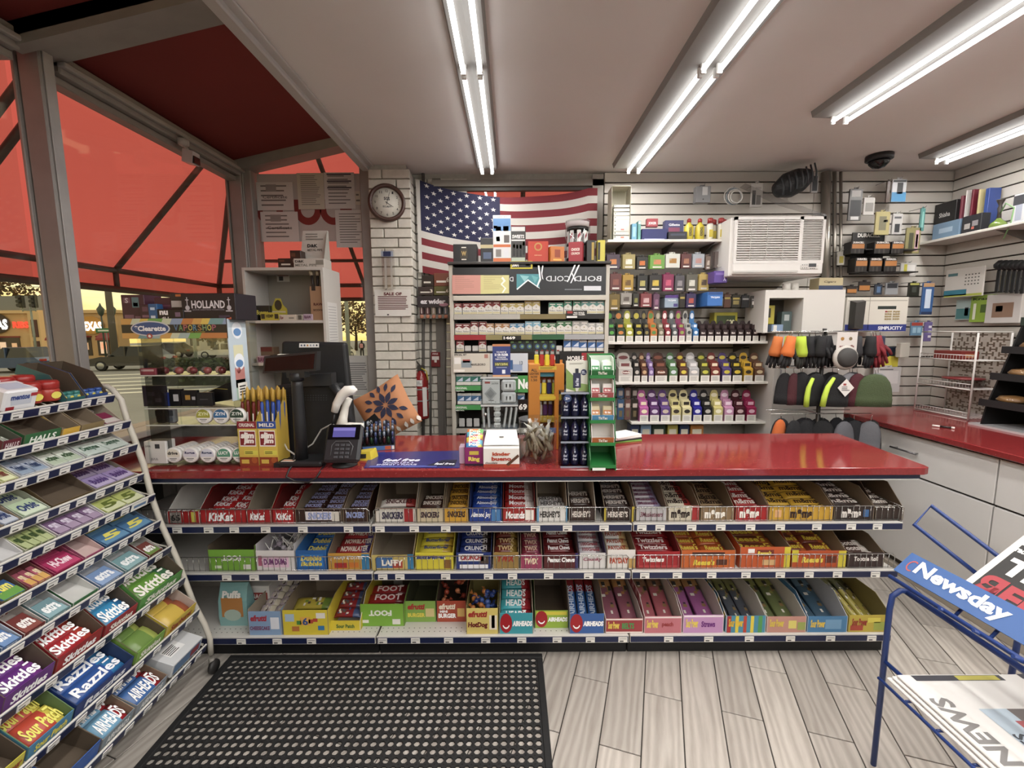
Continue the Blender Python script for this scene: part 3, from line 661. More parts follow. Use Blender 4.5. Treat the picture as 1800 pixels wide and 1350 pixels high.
# top shelf rows: x0,x1, outer, inner, hf, hb, texts, patches, tray label, (bar col, text, tc, c2, cols, rows, pitch, rise, label) or None
S1 =[
 (294,350,'#b01a1c','#d9d5cc',.06,.14,[('65','#1a1a1a',.25,.5,.3,.5)],[(.82,.55,.14,.8,'#c9c23a'),(.25,.5,.36,.9,'#8c8077')],'nearly empty red tray with torn white lining at the shelf end',('#a3181a','KitKat','#ffffff','#c9c23a',1,1,.04,.0,'single red and yellow wafer bar in the torn white-lined tray')),
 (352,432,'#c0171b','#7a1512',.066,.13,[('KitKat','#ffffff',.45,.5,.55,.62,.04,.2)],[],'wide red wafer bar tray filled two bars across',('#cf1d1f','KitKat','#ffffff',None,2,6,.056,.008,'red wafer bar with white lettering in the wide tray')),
 (434,477,'#b8181b',CARD2,.066,.15,[('KitKat','#ffffff',.42,.5,.6,.5,.04,.2)],[],'narrow red wafer tray standing empty with bare cardboard inside',None),
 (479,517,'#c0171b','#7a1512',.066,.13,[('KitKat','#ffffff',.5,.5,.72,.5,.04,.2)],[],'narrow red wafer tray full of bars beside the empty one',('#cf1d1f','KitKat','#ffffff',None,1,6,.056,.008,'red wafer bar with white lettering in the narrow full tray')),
 (519,601,'#3a2019',CARD,.066,.12,[('SNICKERS','#8fa0dd',.52,.55,.5,.5,.05,.1)],[(.86,.5,.16,.7,'#d8d2c6'),(.5,.55,.56,.62,'#e6e0e6')],'wide dark brown chocolate bar tray filled two bars across',('#3b231d','SNICKERS','#a9b3ee',None,2,9,.037,.006,'brown nougat bar with pale blue lettering in the wide tray')),
 (603,646,'#3a2019',CARD,.066,.12,[('SNICKERS','#8fa0dd',.5,.6,.75,.45,.05,.1)],[],'narrow dark brown chocolate tray beside the wide brown one',('#3b231d','SNICKERS','#a9b3ee',None,1,9,.037,.006,'brown nougat bar with pale blue lettering in the narrow tray')),
 (660,731,'#d8d2c8',CARD,.072,.17,[('SNICKERS','#2a2348',.42,.5,.52,.5,.05,.1),('24','#222',.06,.9,.08,.18)],[(.82,.5,.22,.9,'#b02023')],'white chocolate bar tray with red patch and tall cardboard back',('#e4ded6','SNICKERS','#5a1c1c','#a8302c',1,2,.05,.02,'white nougat bar lying low in the white and red tray')),
 (733,779,'#c9b892',CARD,.07,.16,[('SNICKERS','#3a2030',.5,.55,.7,.42,.05,.1)],[],'tan chocolate bar tray with tall cardboard back',('#4a2c22','SNICKERS','#efe6d8',None,1,3,.045,.012,'brown bar with cream lettering in the tan tray')),
 (781,823,'#d79a1d',CARD,.07,.15,[('SNICKERS','#3a1c1c',.5,.58,.75,.42,.05,.1)],[],'orange-yellow chocolate bar tray beside the blue coconut bars',('#e0a322','SNICKERS','#3a1c1c',None,1,6,.05,.010,'yellow nougat bar with brown lettering in the orange tray')),
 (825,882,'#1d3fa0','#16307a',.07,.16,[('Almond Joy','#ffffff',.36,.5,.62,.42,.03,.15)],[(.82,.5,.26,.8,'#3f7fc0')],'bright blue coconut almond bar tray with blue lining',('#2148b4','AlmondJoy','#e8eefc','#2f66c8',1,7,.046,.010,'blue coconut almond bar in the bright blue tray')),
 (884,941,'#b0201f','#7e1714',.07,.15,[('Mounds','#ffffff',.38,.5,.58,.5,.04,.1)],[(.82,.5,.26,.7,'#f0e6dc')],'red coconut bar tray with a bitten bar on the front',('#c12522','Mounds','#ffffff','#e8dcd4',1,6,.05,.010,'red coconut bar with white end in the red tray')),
 (944,997,'#dcdad5',CARD2,.076,.20,[("HERSHEY'S",'#2a2424',.42,.5,.66,.42,.04)],[(.03,.5,.06,1,'#57a0d2'),(.97,.5,.06,1,'#57a0d2')],'white chocolate tray with pale blue edges and tall cardboard back',('#dedcd8',"HERSHEY'S",'#2a2424',None,1,3,.05,.006,'white chocolate bar with dark lettering in the white tray')),
 (1000,1047,'#37231d','#b5ab9a',.076,.20,[("HERSHEY'S",'#d8cfc6',.45,.5,.7,.4,.04)],[],'plain dark brown chocolate tray with pale curved back',('#3b2720',"HERSHEY'S",'#d8cfc6',None,1,3,.055,.016,'dark chocolate bar with silver lettering in the pale backed tray')),
 (1062,1115,'#33211c',CARD,.072,.14,[("HERSHEY'S",'#d8cfc6',.45,.5,.66,.4,.04)],[(.03,.5,.06,1,'#c9b02a'),(.96,.5,.08,1,'#c9b02a')],'dark brown chocolate tray with yellow edges heaped with bars',('#33221d',"HERSHEY'S",'#d8cfc6',None,1,7,.045,.011,'dark almond chocolate bar in the yellow edged tray')),
 (1118,1172,'#b5b2b4',CARD,.07,.14,[('3Musketeers','#77344a',.5,.5,.74,.35,.02,.2)],[],'silver chocolate bar tray next to the cream sweets tray',('#c4bdc8','3Musketeers','#7a3158','#8f84a8',1,9,.035,.009,'silver and purple whipped bar in the silver tray')),
 (1174,1229,'#d2c7ad',CARD,.075,.13,[('m&ms','#2e1c18',.4,.5,.6,.55,.06)],[(.87,.5,.24,1,'#b32526')],'cream sweets tray with red corner on the front',('#d8ceb4','m&ms','#2e1c18','#b3302c',1,5,.06,.010,'cream candy pouch with dark lettering in the cream tray')),
 (1232,1290,'#8d6f4a',CARD,.07,.14,[('m&ms','#f1ebe0',.42,.5,.62,.6,.06)],[],'caramel brown sweets tray left of the red sweets',('#9b7c52','m&ms','#2b1a14',None,1,5,.06,.006,'caramel brown candy pouch in the brown tray')),
 (1293,1350,'#b81d1e',CARD,.074,.13,[('m&ms','#f1ebe0',.42,.5,.6,.6,.06)],[],'red sweets tray between the brown and yellow sweets',('#c02322','m&ms','#f4ece2',None,1,6,.058,.009,'red candy pouch with white lettering in the red tray')),
 (1352,1464,'#cf9a20',CARD,.07,.13,[('m&ms','#3b241a',.5,.5,.34,.62,.06)],[(.14,.5,.1,.5,'#e2a468')],'wide yellow sweets tray filled two pouches across',('#dba926','m&ms','#3b241a',None,2,6,.058,.011,'yellow candy pouch with brown lettering in the wide tray')),
 (1466,1536,'#372823',CARD,.07,.13,[('m&ms','#e8e0d8',.42,.5,.5,.6,.06)],[(.8,.5,.14,.5,'#3a6aa8')],'dark sweets tray next to the wide yellow one',('#3c2c26','m&ms','#efe8de',None,1,7,.05,.010,'dark brown candy pouch in the tray by the yellow one')),
 (1538,1588,'#3a2c26','#6f5c46',.06,.15,[],[],'last dark tray at the open shelf end with tall curved side',('#46352c','m&ms','#ded6ca',None,1,5,.05,.008,'dark pouch with pale lettering in the last tray')),
]
S2 =[
 (367,449,'#6fae2c',CARDD,.105,.125,[('~FOOT','#eef4e4',.5,.62,.4,.26,.05)],[(.82,.2,.16,.22,'#d9d9cc'),(.2,.2,.14,.14,'#d9e8c4')],'empty bright green box with upside-down white lettering',None),
 (451,518,'#d9d4d2','#c9c2c6',.10,.13,[('DUM DUMS','#7b2f78',.5,.45,.6,.3,.05)],[(.5,.45,.7,.55,'#e7b9d4'),(.1,.5,.1,.5,'#b9577a')],'white lollipop box heaped with silver wrapped lollipops','pops'),
 (521,574,'#1f5fae','#2a70c0',.10,.12,[('Dubble','#e8d13a',.5,.62,.7,.25,.04,.2),('Bubble','#e8d13a',.5,.35,.7,.22,.04,.2)],[(.5,.5,.8,.6,'#2a79cf')],'blue chewing gum box with yellow script beside the lollipops',('#2468be','Dubble','#f0de4a','#3a8ad8',1,5,.055,.014,'blue gum pouch with yellow lettering in the blue box')),
 (577,650,'#c98f2c',CARD,.085,.14,[('NOW & LATER','#f5efe2',.5,.75,.7,.18,.04)],[(.3,.3,.3,.3,'#b92a26'),(.62,.32,.22,.3,'#d8701f'),(.9,.5,.18,.9,'#2f7fb4')],'patchwork fruit chew tray with blue end and cardboard sides',('#b0262a','NOW&LATER','#f3e9d8','#4a3a86',1,6,.055,.012,'red and purple fruit chew pack in the patchwork tray')),
 (653,727,'#c9b25a',CARD2,.075,.17,[('LAFFY','#f5efe2',.5,.5,.5,.4,.05)],[(.3,.5,.4,.7,'#3f6fae'),(.62,.4,.24,.5,'#b93c2c'),(.93,.55,.14,1,'#2f7fb4')],'empty fruit chew tray with tall cardboard back beside yellow bars',None),
 (730,797,'#d8c81f','#b8ab2a',.085,.15,[('Butterfinger','#2a3f9a',.42,.72,.76,.28,.04,.15)],[(.85,.35,.2,.5,'#8a5a22')],'yellow peanut crisp bar box with blue lettering',('#e0d02a','Butterfinger','#2a3f9a','#c9a51f',1,6,.05,.016,'yellow crisp bar with blue lettering in the yellow box')),
 (802,864,'#23357f','#1a2860',.085,.14,[('CRUNCH','#b6262a',.42,.72,.6,.3,.06,.15)],[(.42,.72,.7,.42,'#e8e6ea'),(.8,.6,.24,.5,'#4a3a34'),(.5,.2,.8,.22,'#e8e6ea')],'navy blue crisp chocolate box with red and white lettering',('#26398a','CRUNCH','#eceaf0','#3a2d2c',1,6,.05,.014,'navy crisp chocolate bar in the navy box')),
 (867,912,'#9a7734',CARD,.085,.13,[('TWIX','#b5261f',.5,.65,.66,.36,.05,.2)],[],'gold biscuit bar box with red lettering',('#7a2a1c','TWIX','#e9c98a','#a8842e',1,6,.05,.015,'brown and gold biscuit bar in the gold box')),
 (915,953,'#a8365c',CARD,.075,.13,[('TWIX','#f3d9b4',.5,.55,.66,.4,.05,.2)],[],'pink biscuit bar box next to the gold one',('#8a2436','TWIX','#f0cdb0','#b04a6a',1,4,.05,.010,'wine red biscuit bar in the pink box')),
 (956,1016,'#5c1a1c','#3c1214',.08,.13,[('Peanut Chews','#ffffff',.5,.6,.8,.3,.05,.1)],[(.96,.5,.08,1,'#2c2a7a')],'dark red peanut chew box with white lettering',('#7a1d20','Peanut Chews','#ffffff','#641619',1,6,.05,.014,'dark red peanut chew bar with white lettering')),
 (1018,1065,'#d5d2d0','#3a2a5a',.08,.13,[('Chunky','#a33a5a',.5,.6,.7,.26,.03,.2)],[],'white and silver box of raspberry lettered bars',('#cfc8cc','100Grand','#a12c3c','#8a7d84',1,8,.037,.012,'silver bar with dark red lettering in the white box')),
 (1067,1117,'#dedad4',CARD,.095,.13,[('PAYDAY','#c2401f',.42,.45,.66,.3,.06)],[(.85,.3,.26,.5,'#c99a4a')],'white peanut caramel box with notched front and orange lettering',('#e2ded8','PAYDAY','#c2401f','#d8b070',1,7,.045,.014,'white caramel bar with orange lettering in the notched box')),
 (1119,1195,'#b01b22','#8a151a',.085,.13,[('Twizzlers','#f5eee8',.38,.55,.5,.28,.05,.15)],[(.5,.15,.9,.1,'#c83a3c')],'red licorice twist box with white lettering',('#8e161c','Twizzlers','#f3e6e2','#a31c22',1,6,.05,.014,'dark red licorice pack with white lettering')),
 (1197,1292,'#cf5a1c',CARD,.09,.12,[("Reese's",'#e8c92a',.42,.35,.4,.32,.05,.2)],[(.75,.35,.2,.3,'#5a2c1c'),(.5,.8,.6,.2,'#4a2418')],'wide orange peanut cup box with yellow script',('#c8541a',"Reese's",'#f0d23a','#b04514',2,5,.055,.010,'orange peanut cup pack in the wide orange box')),
 (1300,1388,'#cc4f1e',CARD,.105,.13,[("Reese's",'#f0d23a',.48,.72,.28,.2,.05,.2)],[(.22,.82,.13,.2,'#e8e4de'),(.5,.72,.34,.3,'#7a2a1c'),(.58,.28,.26,.26,'#d8a86a'),(.94,.5,.12,1,'#d8c322')],'orange candy box with white square and yellow corner flap',('#8a3a1c',"Reese's",'#e8c92a','#a8521c',1,4,.06,.010,'brown orange cup pack deep in the box with the white square')),
 (1391,1486,'#c84a1c',CARD,.085,.14,[("Reese's",'#f0d23a',.38,.5,.4,.36,.05,.2)],[(.06,.7,.12,.7,'#d8c322'),(.93,.5,.14,1,'#d8c322'),(.72,.5,.2,.4,'#6a2c18')],'orange candy box with yellow flaps at both corners',('#7d2f1a',"Reese's",'#e8c92a','#b8541c',2,4,.06,.012,'brown orange cup pack in the twin yellow flap box')),
 (1489,1553,'#3c2a28','#6f5c46',.075,.12,[('Tootsie Roll','#e8e0da',.5,.6,.66,.3,.04)],[],'dark brown chewy roll box at the end of the second shelf',('#54332a','Tootsie','#e8ddd4','#c9bfb4',1,3,.05,.004,'brown chewy roll with white ends lying deep in its box')),
]
def pops(x0,w,z,label,n,cols,r=.012,zmax=.1,name='wrapped_candy',cat='candy',stick=False,y0=.03,y1=.3,seed=3):
    rr = random.Random(seed);ms =[]
    for c in cols:
        b = MB();b.lathe([(.0,-r),(r *.8,-r *.6),(r,0),(r *.8,r *.6),(.0,r)],mat(c,.25),8)
        b.add([(-r *2.1,-r *.8,0),(-r *2.1,r *.8,.001),(-r *.7,.001,r *.3),(-r *.7,-.001,-r *.3)],[(0,1,2,3)],mat(c,.25));b.add([(r *2.1,-r *.8,0),(r *2.1,r *.8,.001),(r *.7,.001,r *.3),(r *.7,-.001,-r *.3)],[(0,1,2,3)],mat(c,.25))
        if stick:b.tube([(0,0,r *.8),(0,r *.5,r *4.5)],r *.16,'#f2f0ea',n=5)
        ms.append(b.mesh(name))
    for k in range(n):
        f =(k +.5)/ n;y = y0 +(y1 - y0)* f
        o = ob(name,ms[k % len(ms)],loc=(x0 + w * rr.uniform(.14,.86),YF + y,z + zmax *(.55+.45* f)+ rr.uniform(-.012,.006)),rot=(rr.uniform(-.9,.9),rr.uniform(-.6,.6),rr.uniform(0,6.28)))
        tag(o,label,cat,label)
def do_row(rows,s):
    for r in rows:
        x0p,x1p,outer,inner,hf,hb,texts,patches,lab,it = r
        yp =(905,992)[s];X0 = P(x0p,yp,Y=YF).x;X1 = P(x1p,yp,Y=YF).x;z = DECK[s]+.001
        if it == 'pops':tray(X0,X1,YF,z,hf,hb,.36,outer,inner,texts,lab,patches=patches,slope=False);pops(X0,X1 - X0,z,'silver white wrapped lollipop in the white lollipop box',34,['#d8d4d6','#c9c0cc','#e8e4e4','#b9a9b8'],.013,.10,'lollipop','lollipop',True);continue
        tray(X0,X1,YF,z,hf,hb,.36,outer,inner,texts,lab,patches=patches,flap=(.02 if hb >.19 and s == 0 else None),slope=not (lab.startswith('empty bright')))
        if lab.startswith('empty bright'):pass
        if it:
            col,tx,tc,c2,cols,nr,pitch,rise,il = it;w =(X1 - X0 -.008);bw_ = w / cols -.003
            me = bar_mesh(bw_,max(pitch *.98,.036),.017,col,tx,tc,c2,tw=.78 if not c2 else .7)
            fill_rows(X0 +.004,w,YF,z +.03,me,'candy_bar' if 'pouch' not in il else 'candy_pouch',il,il,cols,nr,pitch,rise,22)
do_row(S1,0);do_row(S2,1)
# ---------------------------------------------------------------- bottom shelf
def stick_set(x0,w,yf,z,me,label,n,nm='candy_stick',cat='candy',tilt=14,y0=.17,rows=1):
    for r in range(rows):
        for i in range(n):
            o = ob(nm,me,mw=Matrix.Translation((x0 + w *(i +.5)/ n,yf + y0 + r *.01,z +.035+.014* r +.003*(i % 2))) @ Matrix.Rotation(R(random.uniform(-3,3)),4,'Z') @ Matrix.Rotation(R(tilt),4,'X') @ Matrix.Rotation(R(90),4,'Z'))
            tag(o,label +', '+ ORD[i]+' across'+(' on top' if r else ''),cat,label)
def strips(o,w,dep,hf,hb,c1,c2,left=True):
    """slanted candy stripes printed on a tray's side"""
    m = MB();n =11;q = min(.10,dep *.4)
    for i in range(n):
        y =.01+(dep -.02)* i / n;d =(dep -.02)/ n
        top = lambda yy:(hf +(hb - hf)* min(1,yy / q))-.001
        m.add([(-.0006,y,top(y)-.03),(-.0006,y,top(y)),(-.0006,y + d *.55,top(y + d *.55)),(-.0006,y + d *.55,top(y + d *.55)-.03)],[(0,1,2,3)],c1 if i % 2 else c2)
    m.build('striped_side',o)
S3 =[
 (438,496,0.,'#7fa2cc',CARD2,.12,.13,[('efrutti','#c02a3c',.32,.72,.5,.26,.05,.15),('CHEESECAKE','#8a2a58',.34,.3,.6,.16,.03)],[(.8,.5,.26,.5,'#dfe4ee')],'pale blue gummy cake box with foil packs on the bottom shelf',('bars','#b9a9b0',None,'#fff','#cfc3a8',2,6,.045,.008,'crumpled silver foil gummy pack in the pale blue box')),
 (498,578,.0,'#dcc41f',CARD,.125,.15,[('6','#2a4f9a',.5,.55,.12,.3)],[(.16,.7,.2,.3,'#a8c4d8'),(.84,.78,.2,.22,'#e8e4d8'),(.36,.5,.1,.16,'#3f8a3a'),(.62,.55,.1,.16,'#c8402c'),(.72,.6,.1,.14,'#c8402c'),(.28,.25,.16,.2,'#c8722c'),(.84,.28,.14,.18,'#2f7fc0'),(.5,.56,.22,.34,'#e8a83a')],'large yellow gummy box with coloured shapes on the front',('bars','#b8a52a',None,'#fff','#6f8f2a',1,2,.07,.02,'yellow green gummy pouch lying in the large yellow box')),
 (581,634,.03,'#dcc41f','#d8d4ce',.05,.14,[('Sour Patch','#3f6f2a',.5,.45,.6,.4,.04)],[],'low yellow box with open window and pale lining',('bars','#8f1f24',None,'#fff','#3f4f7a',1,4,.05,.014,'dark red and blue gummy pouch in the windowed yellow box')),
 (634,711,.06,'#76b52c',CARDD,.115,.15,[('~FOOT','#eef4e4',.46,.6,.52,.26,.05)],[(.82,.2,.18,.24,'#e4e4da'),(.12,.22,.14,.14,'#e4e4da')],'lime green box of red sweets with upside-down lettering',('bars','#a81c20','FOOT','#f0dcd8','#7a1416',1,3,.06,.012,'red sour string pouch inside the lime green box')),
 (713,767,.09,'#7fae3f','#4a4a2c',.11,.15,[('efrutti','#c02a2a',.36,.74,.56,.28,.05,.15),('BURGER','#e8d53a',.36,.34,.56,.2,.05)],[(.8,.45,.28,.4,'#d8c27a')],'green burger gummy box with dark empty inside',None),
 (768,820,.09,'#b8442a','#4a3626',.11,.15,[('efrutti','#f0e0c8',.36,.74,.56,.28,.05,.15),('MINI','#ffffff',.24,.5,.26,.12,.05),('BURGER','#ffffff',.36,.3,.6,.22,.05)],[(.82,.45,.24,.4,'#e0b45a')],'orange-red mini burger gummy box next to the green one',('wrap',['#b8442a','#d87a4a','#8a2c1c'],8,'small orange-red wrapped gummy in the mini burger box')),
 (820,876,.0,'#d9c25a','#8a7a3a',.13,.14,[('efrutti','#b82a24',.36,.78,.6,.24,.05,.15),('HotDog','#7a1c1a',.36,.34,.62,.26,.05,.1)],[(.84,.45,.24,.56,'#e8dcc0'),(.84,.48,.1,.5,'#c8562c')],'yellow hot dog gummy box heaped with blue wrapped pieces',('wrap',['#2f4a9a','#c8722c','#3f5fae','#24387a'],22,'blue and orange wrapped gummy heaped in the hot dog box')),
 (878,937,.0,'#2f9fae',CARD2,.105,.15,[('AIRHEADS','#ffffff',.68,.5,.58,.26,.06,.1)],[],'teal chewy candy box with red balloon mark',('bars','#37b0bd','HEADS','#ffffff','#b8202c',1,4,.065,.014,'teal and red chewy candy pouch in the teal box')),
 (940,999,.04,'#8fb52c',CARDD,.09,.19,[('AIRHEADS','#ffffff',.68,.5,.58,.26,.06,.1)],[(.5,.85,.9,.2,'#d8c82a')],'yellow-green chewy candy box standing empty with tall cardboard back',None),
 (1001,1062,.0,'#2f5fae',CARD,.10,.17,[('AIRHEADS','#ffffff',.68,.5,.58,.26,.06,.1)],[],'blue chewy candy box with upright blue and red sticks',('stick','#2d66b8','AIRHEADS','#cfe0f8','#b8202c',3,'blue chewy candy stick with red tip standing in the box')),
 (1064,1130,.0,'#a83438','#c9c2ba',.075,.10,[('Sour Power','#f0d040',.22,.55,.3,.5,.04),('BELTS','#3f9a4a',.6,.5,.32,.4,.04)],[(.5,.94,.96,.1,'#e8d8d0'),(.5,.06,.96,.1,'#e8d8d0')],'red watermelon sour belt box with candy stripe edge',('stick','#8a4a5a',None,'#fff','#b87a3a',2,'rosy sour belt pack in the red watermelon box')),
 (1132,1198,.0,'#c86a76','#c9c2ba',.085,.14,[('Sour Power','#f0d040',.22,.55,.3,.5,.04),('peach','#a83438',.62,.5,.3,.34,.04)],[(.5,.94,.96,.1,'#e8d0d0')],'pink peach sour belt box with red striped side',('stick','#a8505a',None,'#fff','#8a5a3a',2,'pink sour belt pack in the peach box')),
 (1200,1271,.0,'#c48ac0','#c9c2ba',.09,.14,[('Sour Power','#f0d040',.22,.55,.3,.5,.04),('Straws','#7a2a8a',.62,.5,.34,.34,.04)],[(.5,.94,.96,.1,'#ecd8e4')],'lilac sour straw box with pink striped side',('stick','#9a4f8c',None,'#fff','#a8743a',2,'purple sour straw pack in the lilac box')),
 (1275,1345,.0,'#3f8fae','#c9c6be',.085,.14,[('Sour Power','#e8b81c',.25,.6,.36,.5,.04)],[(.08,.5,.1,1,'#b82a2c'),(.28,.5,.08,1,'#e0c82a'),(.48,.5,.08,1,'#c8402c'),(.66,.5,.08,1,'#e0c82a'),(.86,.5,.1,1,'#4a9a4a')],'rainbow striped sour belt box between lilac and pink ones',('stick','#4a4f5a',None,'#fff','#7a7a3a',3,'dark rainbow sour belt pack in the rainbow striped box')),
 (1347,1416,.0,'#c88a7a','#c9c6be',.08,.13,[('Sour Power','#e8c83a',.25,.6,.36,.5,.04)],[(.65,.5,.2,.5,'#e0d05a'),(.88,.4,.2,.5,'#9aa84a')],'peach and yellow sour belt box next to the blue one',('stick','#5f6a3a',None,'#fff','#8a8a3a',2,'green yellow sour belt pack in the peach and yellow box')),
 (1418,1488,.0,'#3f7fb4','#b5bcc4',.08,.15,[('Sour Power','#f0c83a',.26,.55,.36,.5,.04)],[(.65,.5,.4,.6,'#6aa0cc')],'blue raspberry sour straw box with pale grey lining',('stick','#3a5a72',None,'#fff','#5a7f9a',2,'dusky blue sour straw pack in the blue raspberry box')),
 (1490,1564,.0,'#bda52a','#8a7f4a',.085,.14,[('Sour Power','#a82a24',.26,.6,.36,.45,.04)],[(.2,.25,.3,.3,'#b8402c'),(.75,.35,.3,.5,'#9aa83a'),(.6,.7,.3,.3,'#d8c83a')],'yellow sour straw box at the open end of the bottom shelf',('stick','#a89a3a',None,'#fff','#4a4a2a',5,'long yellow sour straw pack in the last bottom box')),
]
for r in S3:
    x0p,x1p,yo,outer,inner,hf,hb,texts,patches,lab,it = r
    yf = YF -.006+ yo;X0 = P(x0p,1112- yo *200,Y=yf).x;X1 = P(x1p,1112- yo *200,Y=yf).x;z = DECK[2]+.001;dep = min(.36,GY1 -.02- yf);w = X1 - X0
    o = tray(X0,X1,yf,z,hf,hb,dep,outer,inner,texts,lab,patches=patches,slope=hb > hf +.02)
    if 'AIRHEADS' in str(texts):
        MB().disc((w *.2,-.0009,hf *.52),X3,Z3,w *.36,hf *.95,'#b8141f',16).add([(w *.2+.5* w *.22* math.cos(a),-.0016,hf *.5+ hf *.26* math.sin(a)) for a in [R(200+14* k) for k in range(11)]]+[(w *.2+.5* w *.17* math.cos(a),-.0016,hf *.5+ hf *.18* math.sin(a)) for a in [R(340-14* k) for k in range(11)]],[tuple(range(22))],'#ffffff').build('balloon_mark',o)
    if x0p >= 1132 and x0p != 1418:strips(o,w,dep,hf,hb,*{1132:('#a8282c','#e0b0b0'),1200:('#b85a6a','#e8d4d0'),1275:('#3a7a9a','#d0b83a'),1347:('#6a5a2a','#c0a84a'),1490:('#5a5428','#c8b440')}[x0p])
    if not it:continue
    if it[0] == 'bars':
        _,col,tx,tc,c2,cols,nr,pitch,rise,il = it;me = bar_mesh((w -.01)/ cols -.003,pitch *.98,.018,col,tx,tc,c2,name='candy_pouch',speck=None if tx else [c2,'#d8d2c4','#5a4a3a'])
        fill_rows(X0 +.005,w -.01,yf,z +.05,me,'candy_pouch',il,il,cols,nr,pitch,rise,24,y0=.05)
    elif it[0] == 'wrap':pops(X0,w,z,it[3],it[2],it[1],.014,hb -.02,'wrapped_candy',y0=.04+ yo,y1=.16+ yo)
    else:
        _,col,tx,tc,c2,n,il = it;me = bar_mesh(dep *.8,(w -.012)/ n -.002,.016,col,tx,tc,c2,name='candy_stick',speck=None if tx else [c2,'#d8d2c4','#8a6a3a','#2f2a26'])
        stick_set(X0 +.006,w -.012,yf,z,me,il,n,tilt=16,y0=dep *.52,rows=2 if n <3 else 1)
# snack pouch and the white carton at the shelf end
p = P(388,1093,Y=2.03);q = P(440,1093,Y=2.03)
o = thing('snack_pouch','teal and orange stand-up snack pouch on the bottom shelf','snack bag',((p.x + q.x)/2,2.05,DECK[2]));m = MB();hw =(q.x - p.x)/2*.95
vs =[]
for k,(ww,dd,zz) in enumerate(((.98,.03,0),(1,.035,.05),(1,.03,.13),(.97,.012,.19),(1.0,.002,.21))):
    vs += [(-hw * ww,-dd,zz),(hw * ww,-dd,zz),(hw * ww,dd,zz),(-hw * ww,dd,zz)]
fs =[(i *4+ j,i *4+(j +1) % 4,i *4+4+(j +1) % 4,i *4+4+ j) for i in range(4) for j in range(4)]
m.add(vs,fs,mat('#7fb5b2',.3));m.build('pouch',o)
m = MB();m.patch((0,-.036,.10),X3,Z3,hw *1.5,.10,'#c07a34');m.disc((0,-.0365,.06),X3,Z3,hw *1.2,.06,'#a8bfae');m.text('Puffs',(0,-.033,.165),X3,(0,.25,1),hw *1.3,.035,'#f0ece2',.05);m.build('print',o)
o = MB().box(-.06,.06,-.06,.1,0,.155,mat('#d8d4cc',.5),c=.002).patch((.0,-.0606,.1),X3,Z3,.1,.04,'#a8302a').text('SNACK',(0,-.061,.1),X3,Z3,.08,.025,'#f2eee6').build('carton',loc=(q.x +.0,2.165,DECK[2]));tag(o,'white and red carton standing behind the snack pouch','carton')
# ================================================================ sloped wire candy rack by the window
RY0,RY1 =.78,1.845
RE =[(196,698),(224,743),(236,784),(247,836),(267,872),(277,918),(296,963),(320,1018),(345,1074),(358,1136)]
RP =[P(x,y,Y=RY1) for x,y in RE]
CREAM = mat('#c9c2b2',.4,var=.04,scale=10)
rk = thing('candy_rack','cream wire rack of sloping candy shelves beside the window','display rack',(-1.62,(RY0 + RY1)/2,0))
def RL(p):return (p[0]+1.62,p[1]-(RY0 + RY1)/2,p[2])
TB =[(197,684),(213,703),(222,734),(236,771),(252,815),(267,875),(283,920),(311,982),(340,1060),(360,1098),(369,1122),(371,1150)]
for yy in (RY1 +.012,RY0):
    pts =[P(x,y,Y=RY1 +.012) for x,y in TB];pts =[(p.x,yy,max(p.z,.07)) for p in pts]
    pts =[(-1.90,yy,pts[0][2]+.01),(pts[0][0]-.02,yy,pts[0][2]+.012)]+ pts
    MB().tube([RL(p) for p in pts],.0115,CREAM,n=8).build('side_tube',rk);MB().tube([RL((-1.90,yy,pts[0][2]+.01)),RL((-1.90,yy,.07))],.0115,CREAM,n=8).build('back_tube',rk)
    f = pts[-1]
    for xx in (f[0],-1.90):
        c = MB();c.lathe([(0,-.009),(.03,-.009),(.032,0),(.03,.009),(0,.009)],mat('#2c2a28',.5),14,RL((xx +.008,yy,.032)),'X');c.tube([RL((xx,yy,.075)),RL((xx,yy,.04))],.012,mat('#8a857c',.4));c.build('caster',rk)
    for k in range(0,10):MB().tube([RL((RP[k].x -.01,yy,RP[k].z)),RL((-1.89,yy,RP[k].z +.07))],.004,CREAM,n=5).build('side_rung',rk)
SLP = R(20);rs_,rc_ = math.sin(SLP),math.cos(SLP)
FR =[]
rtag = MB().box(-.018,.018,-.0022,0,-.012,.012,'#ebe8e2').patch((-.004,-.0026,-.006),X3,Z3,.018,.005,'#3c3c3c').patch((0,-.0026,.006),X3,Z3,.03,.0025,'#8a8a8a').mesh('price_tag')
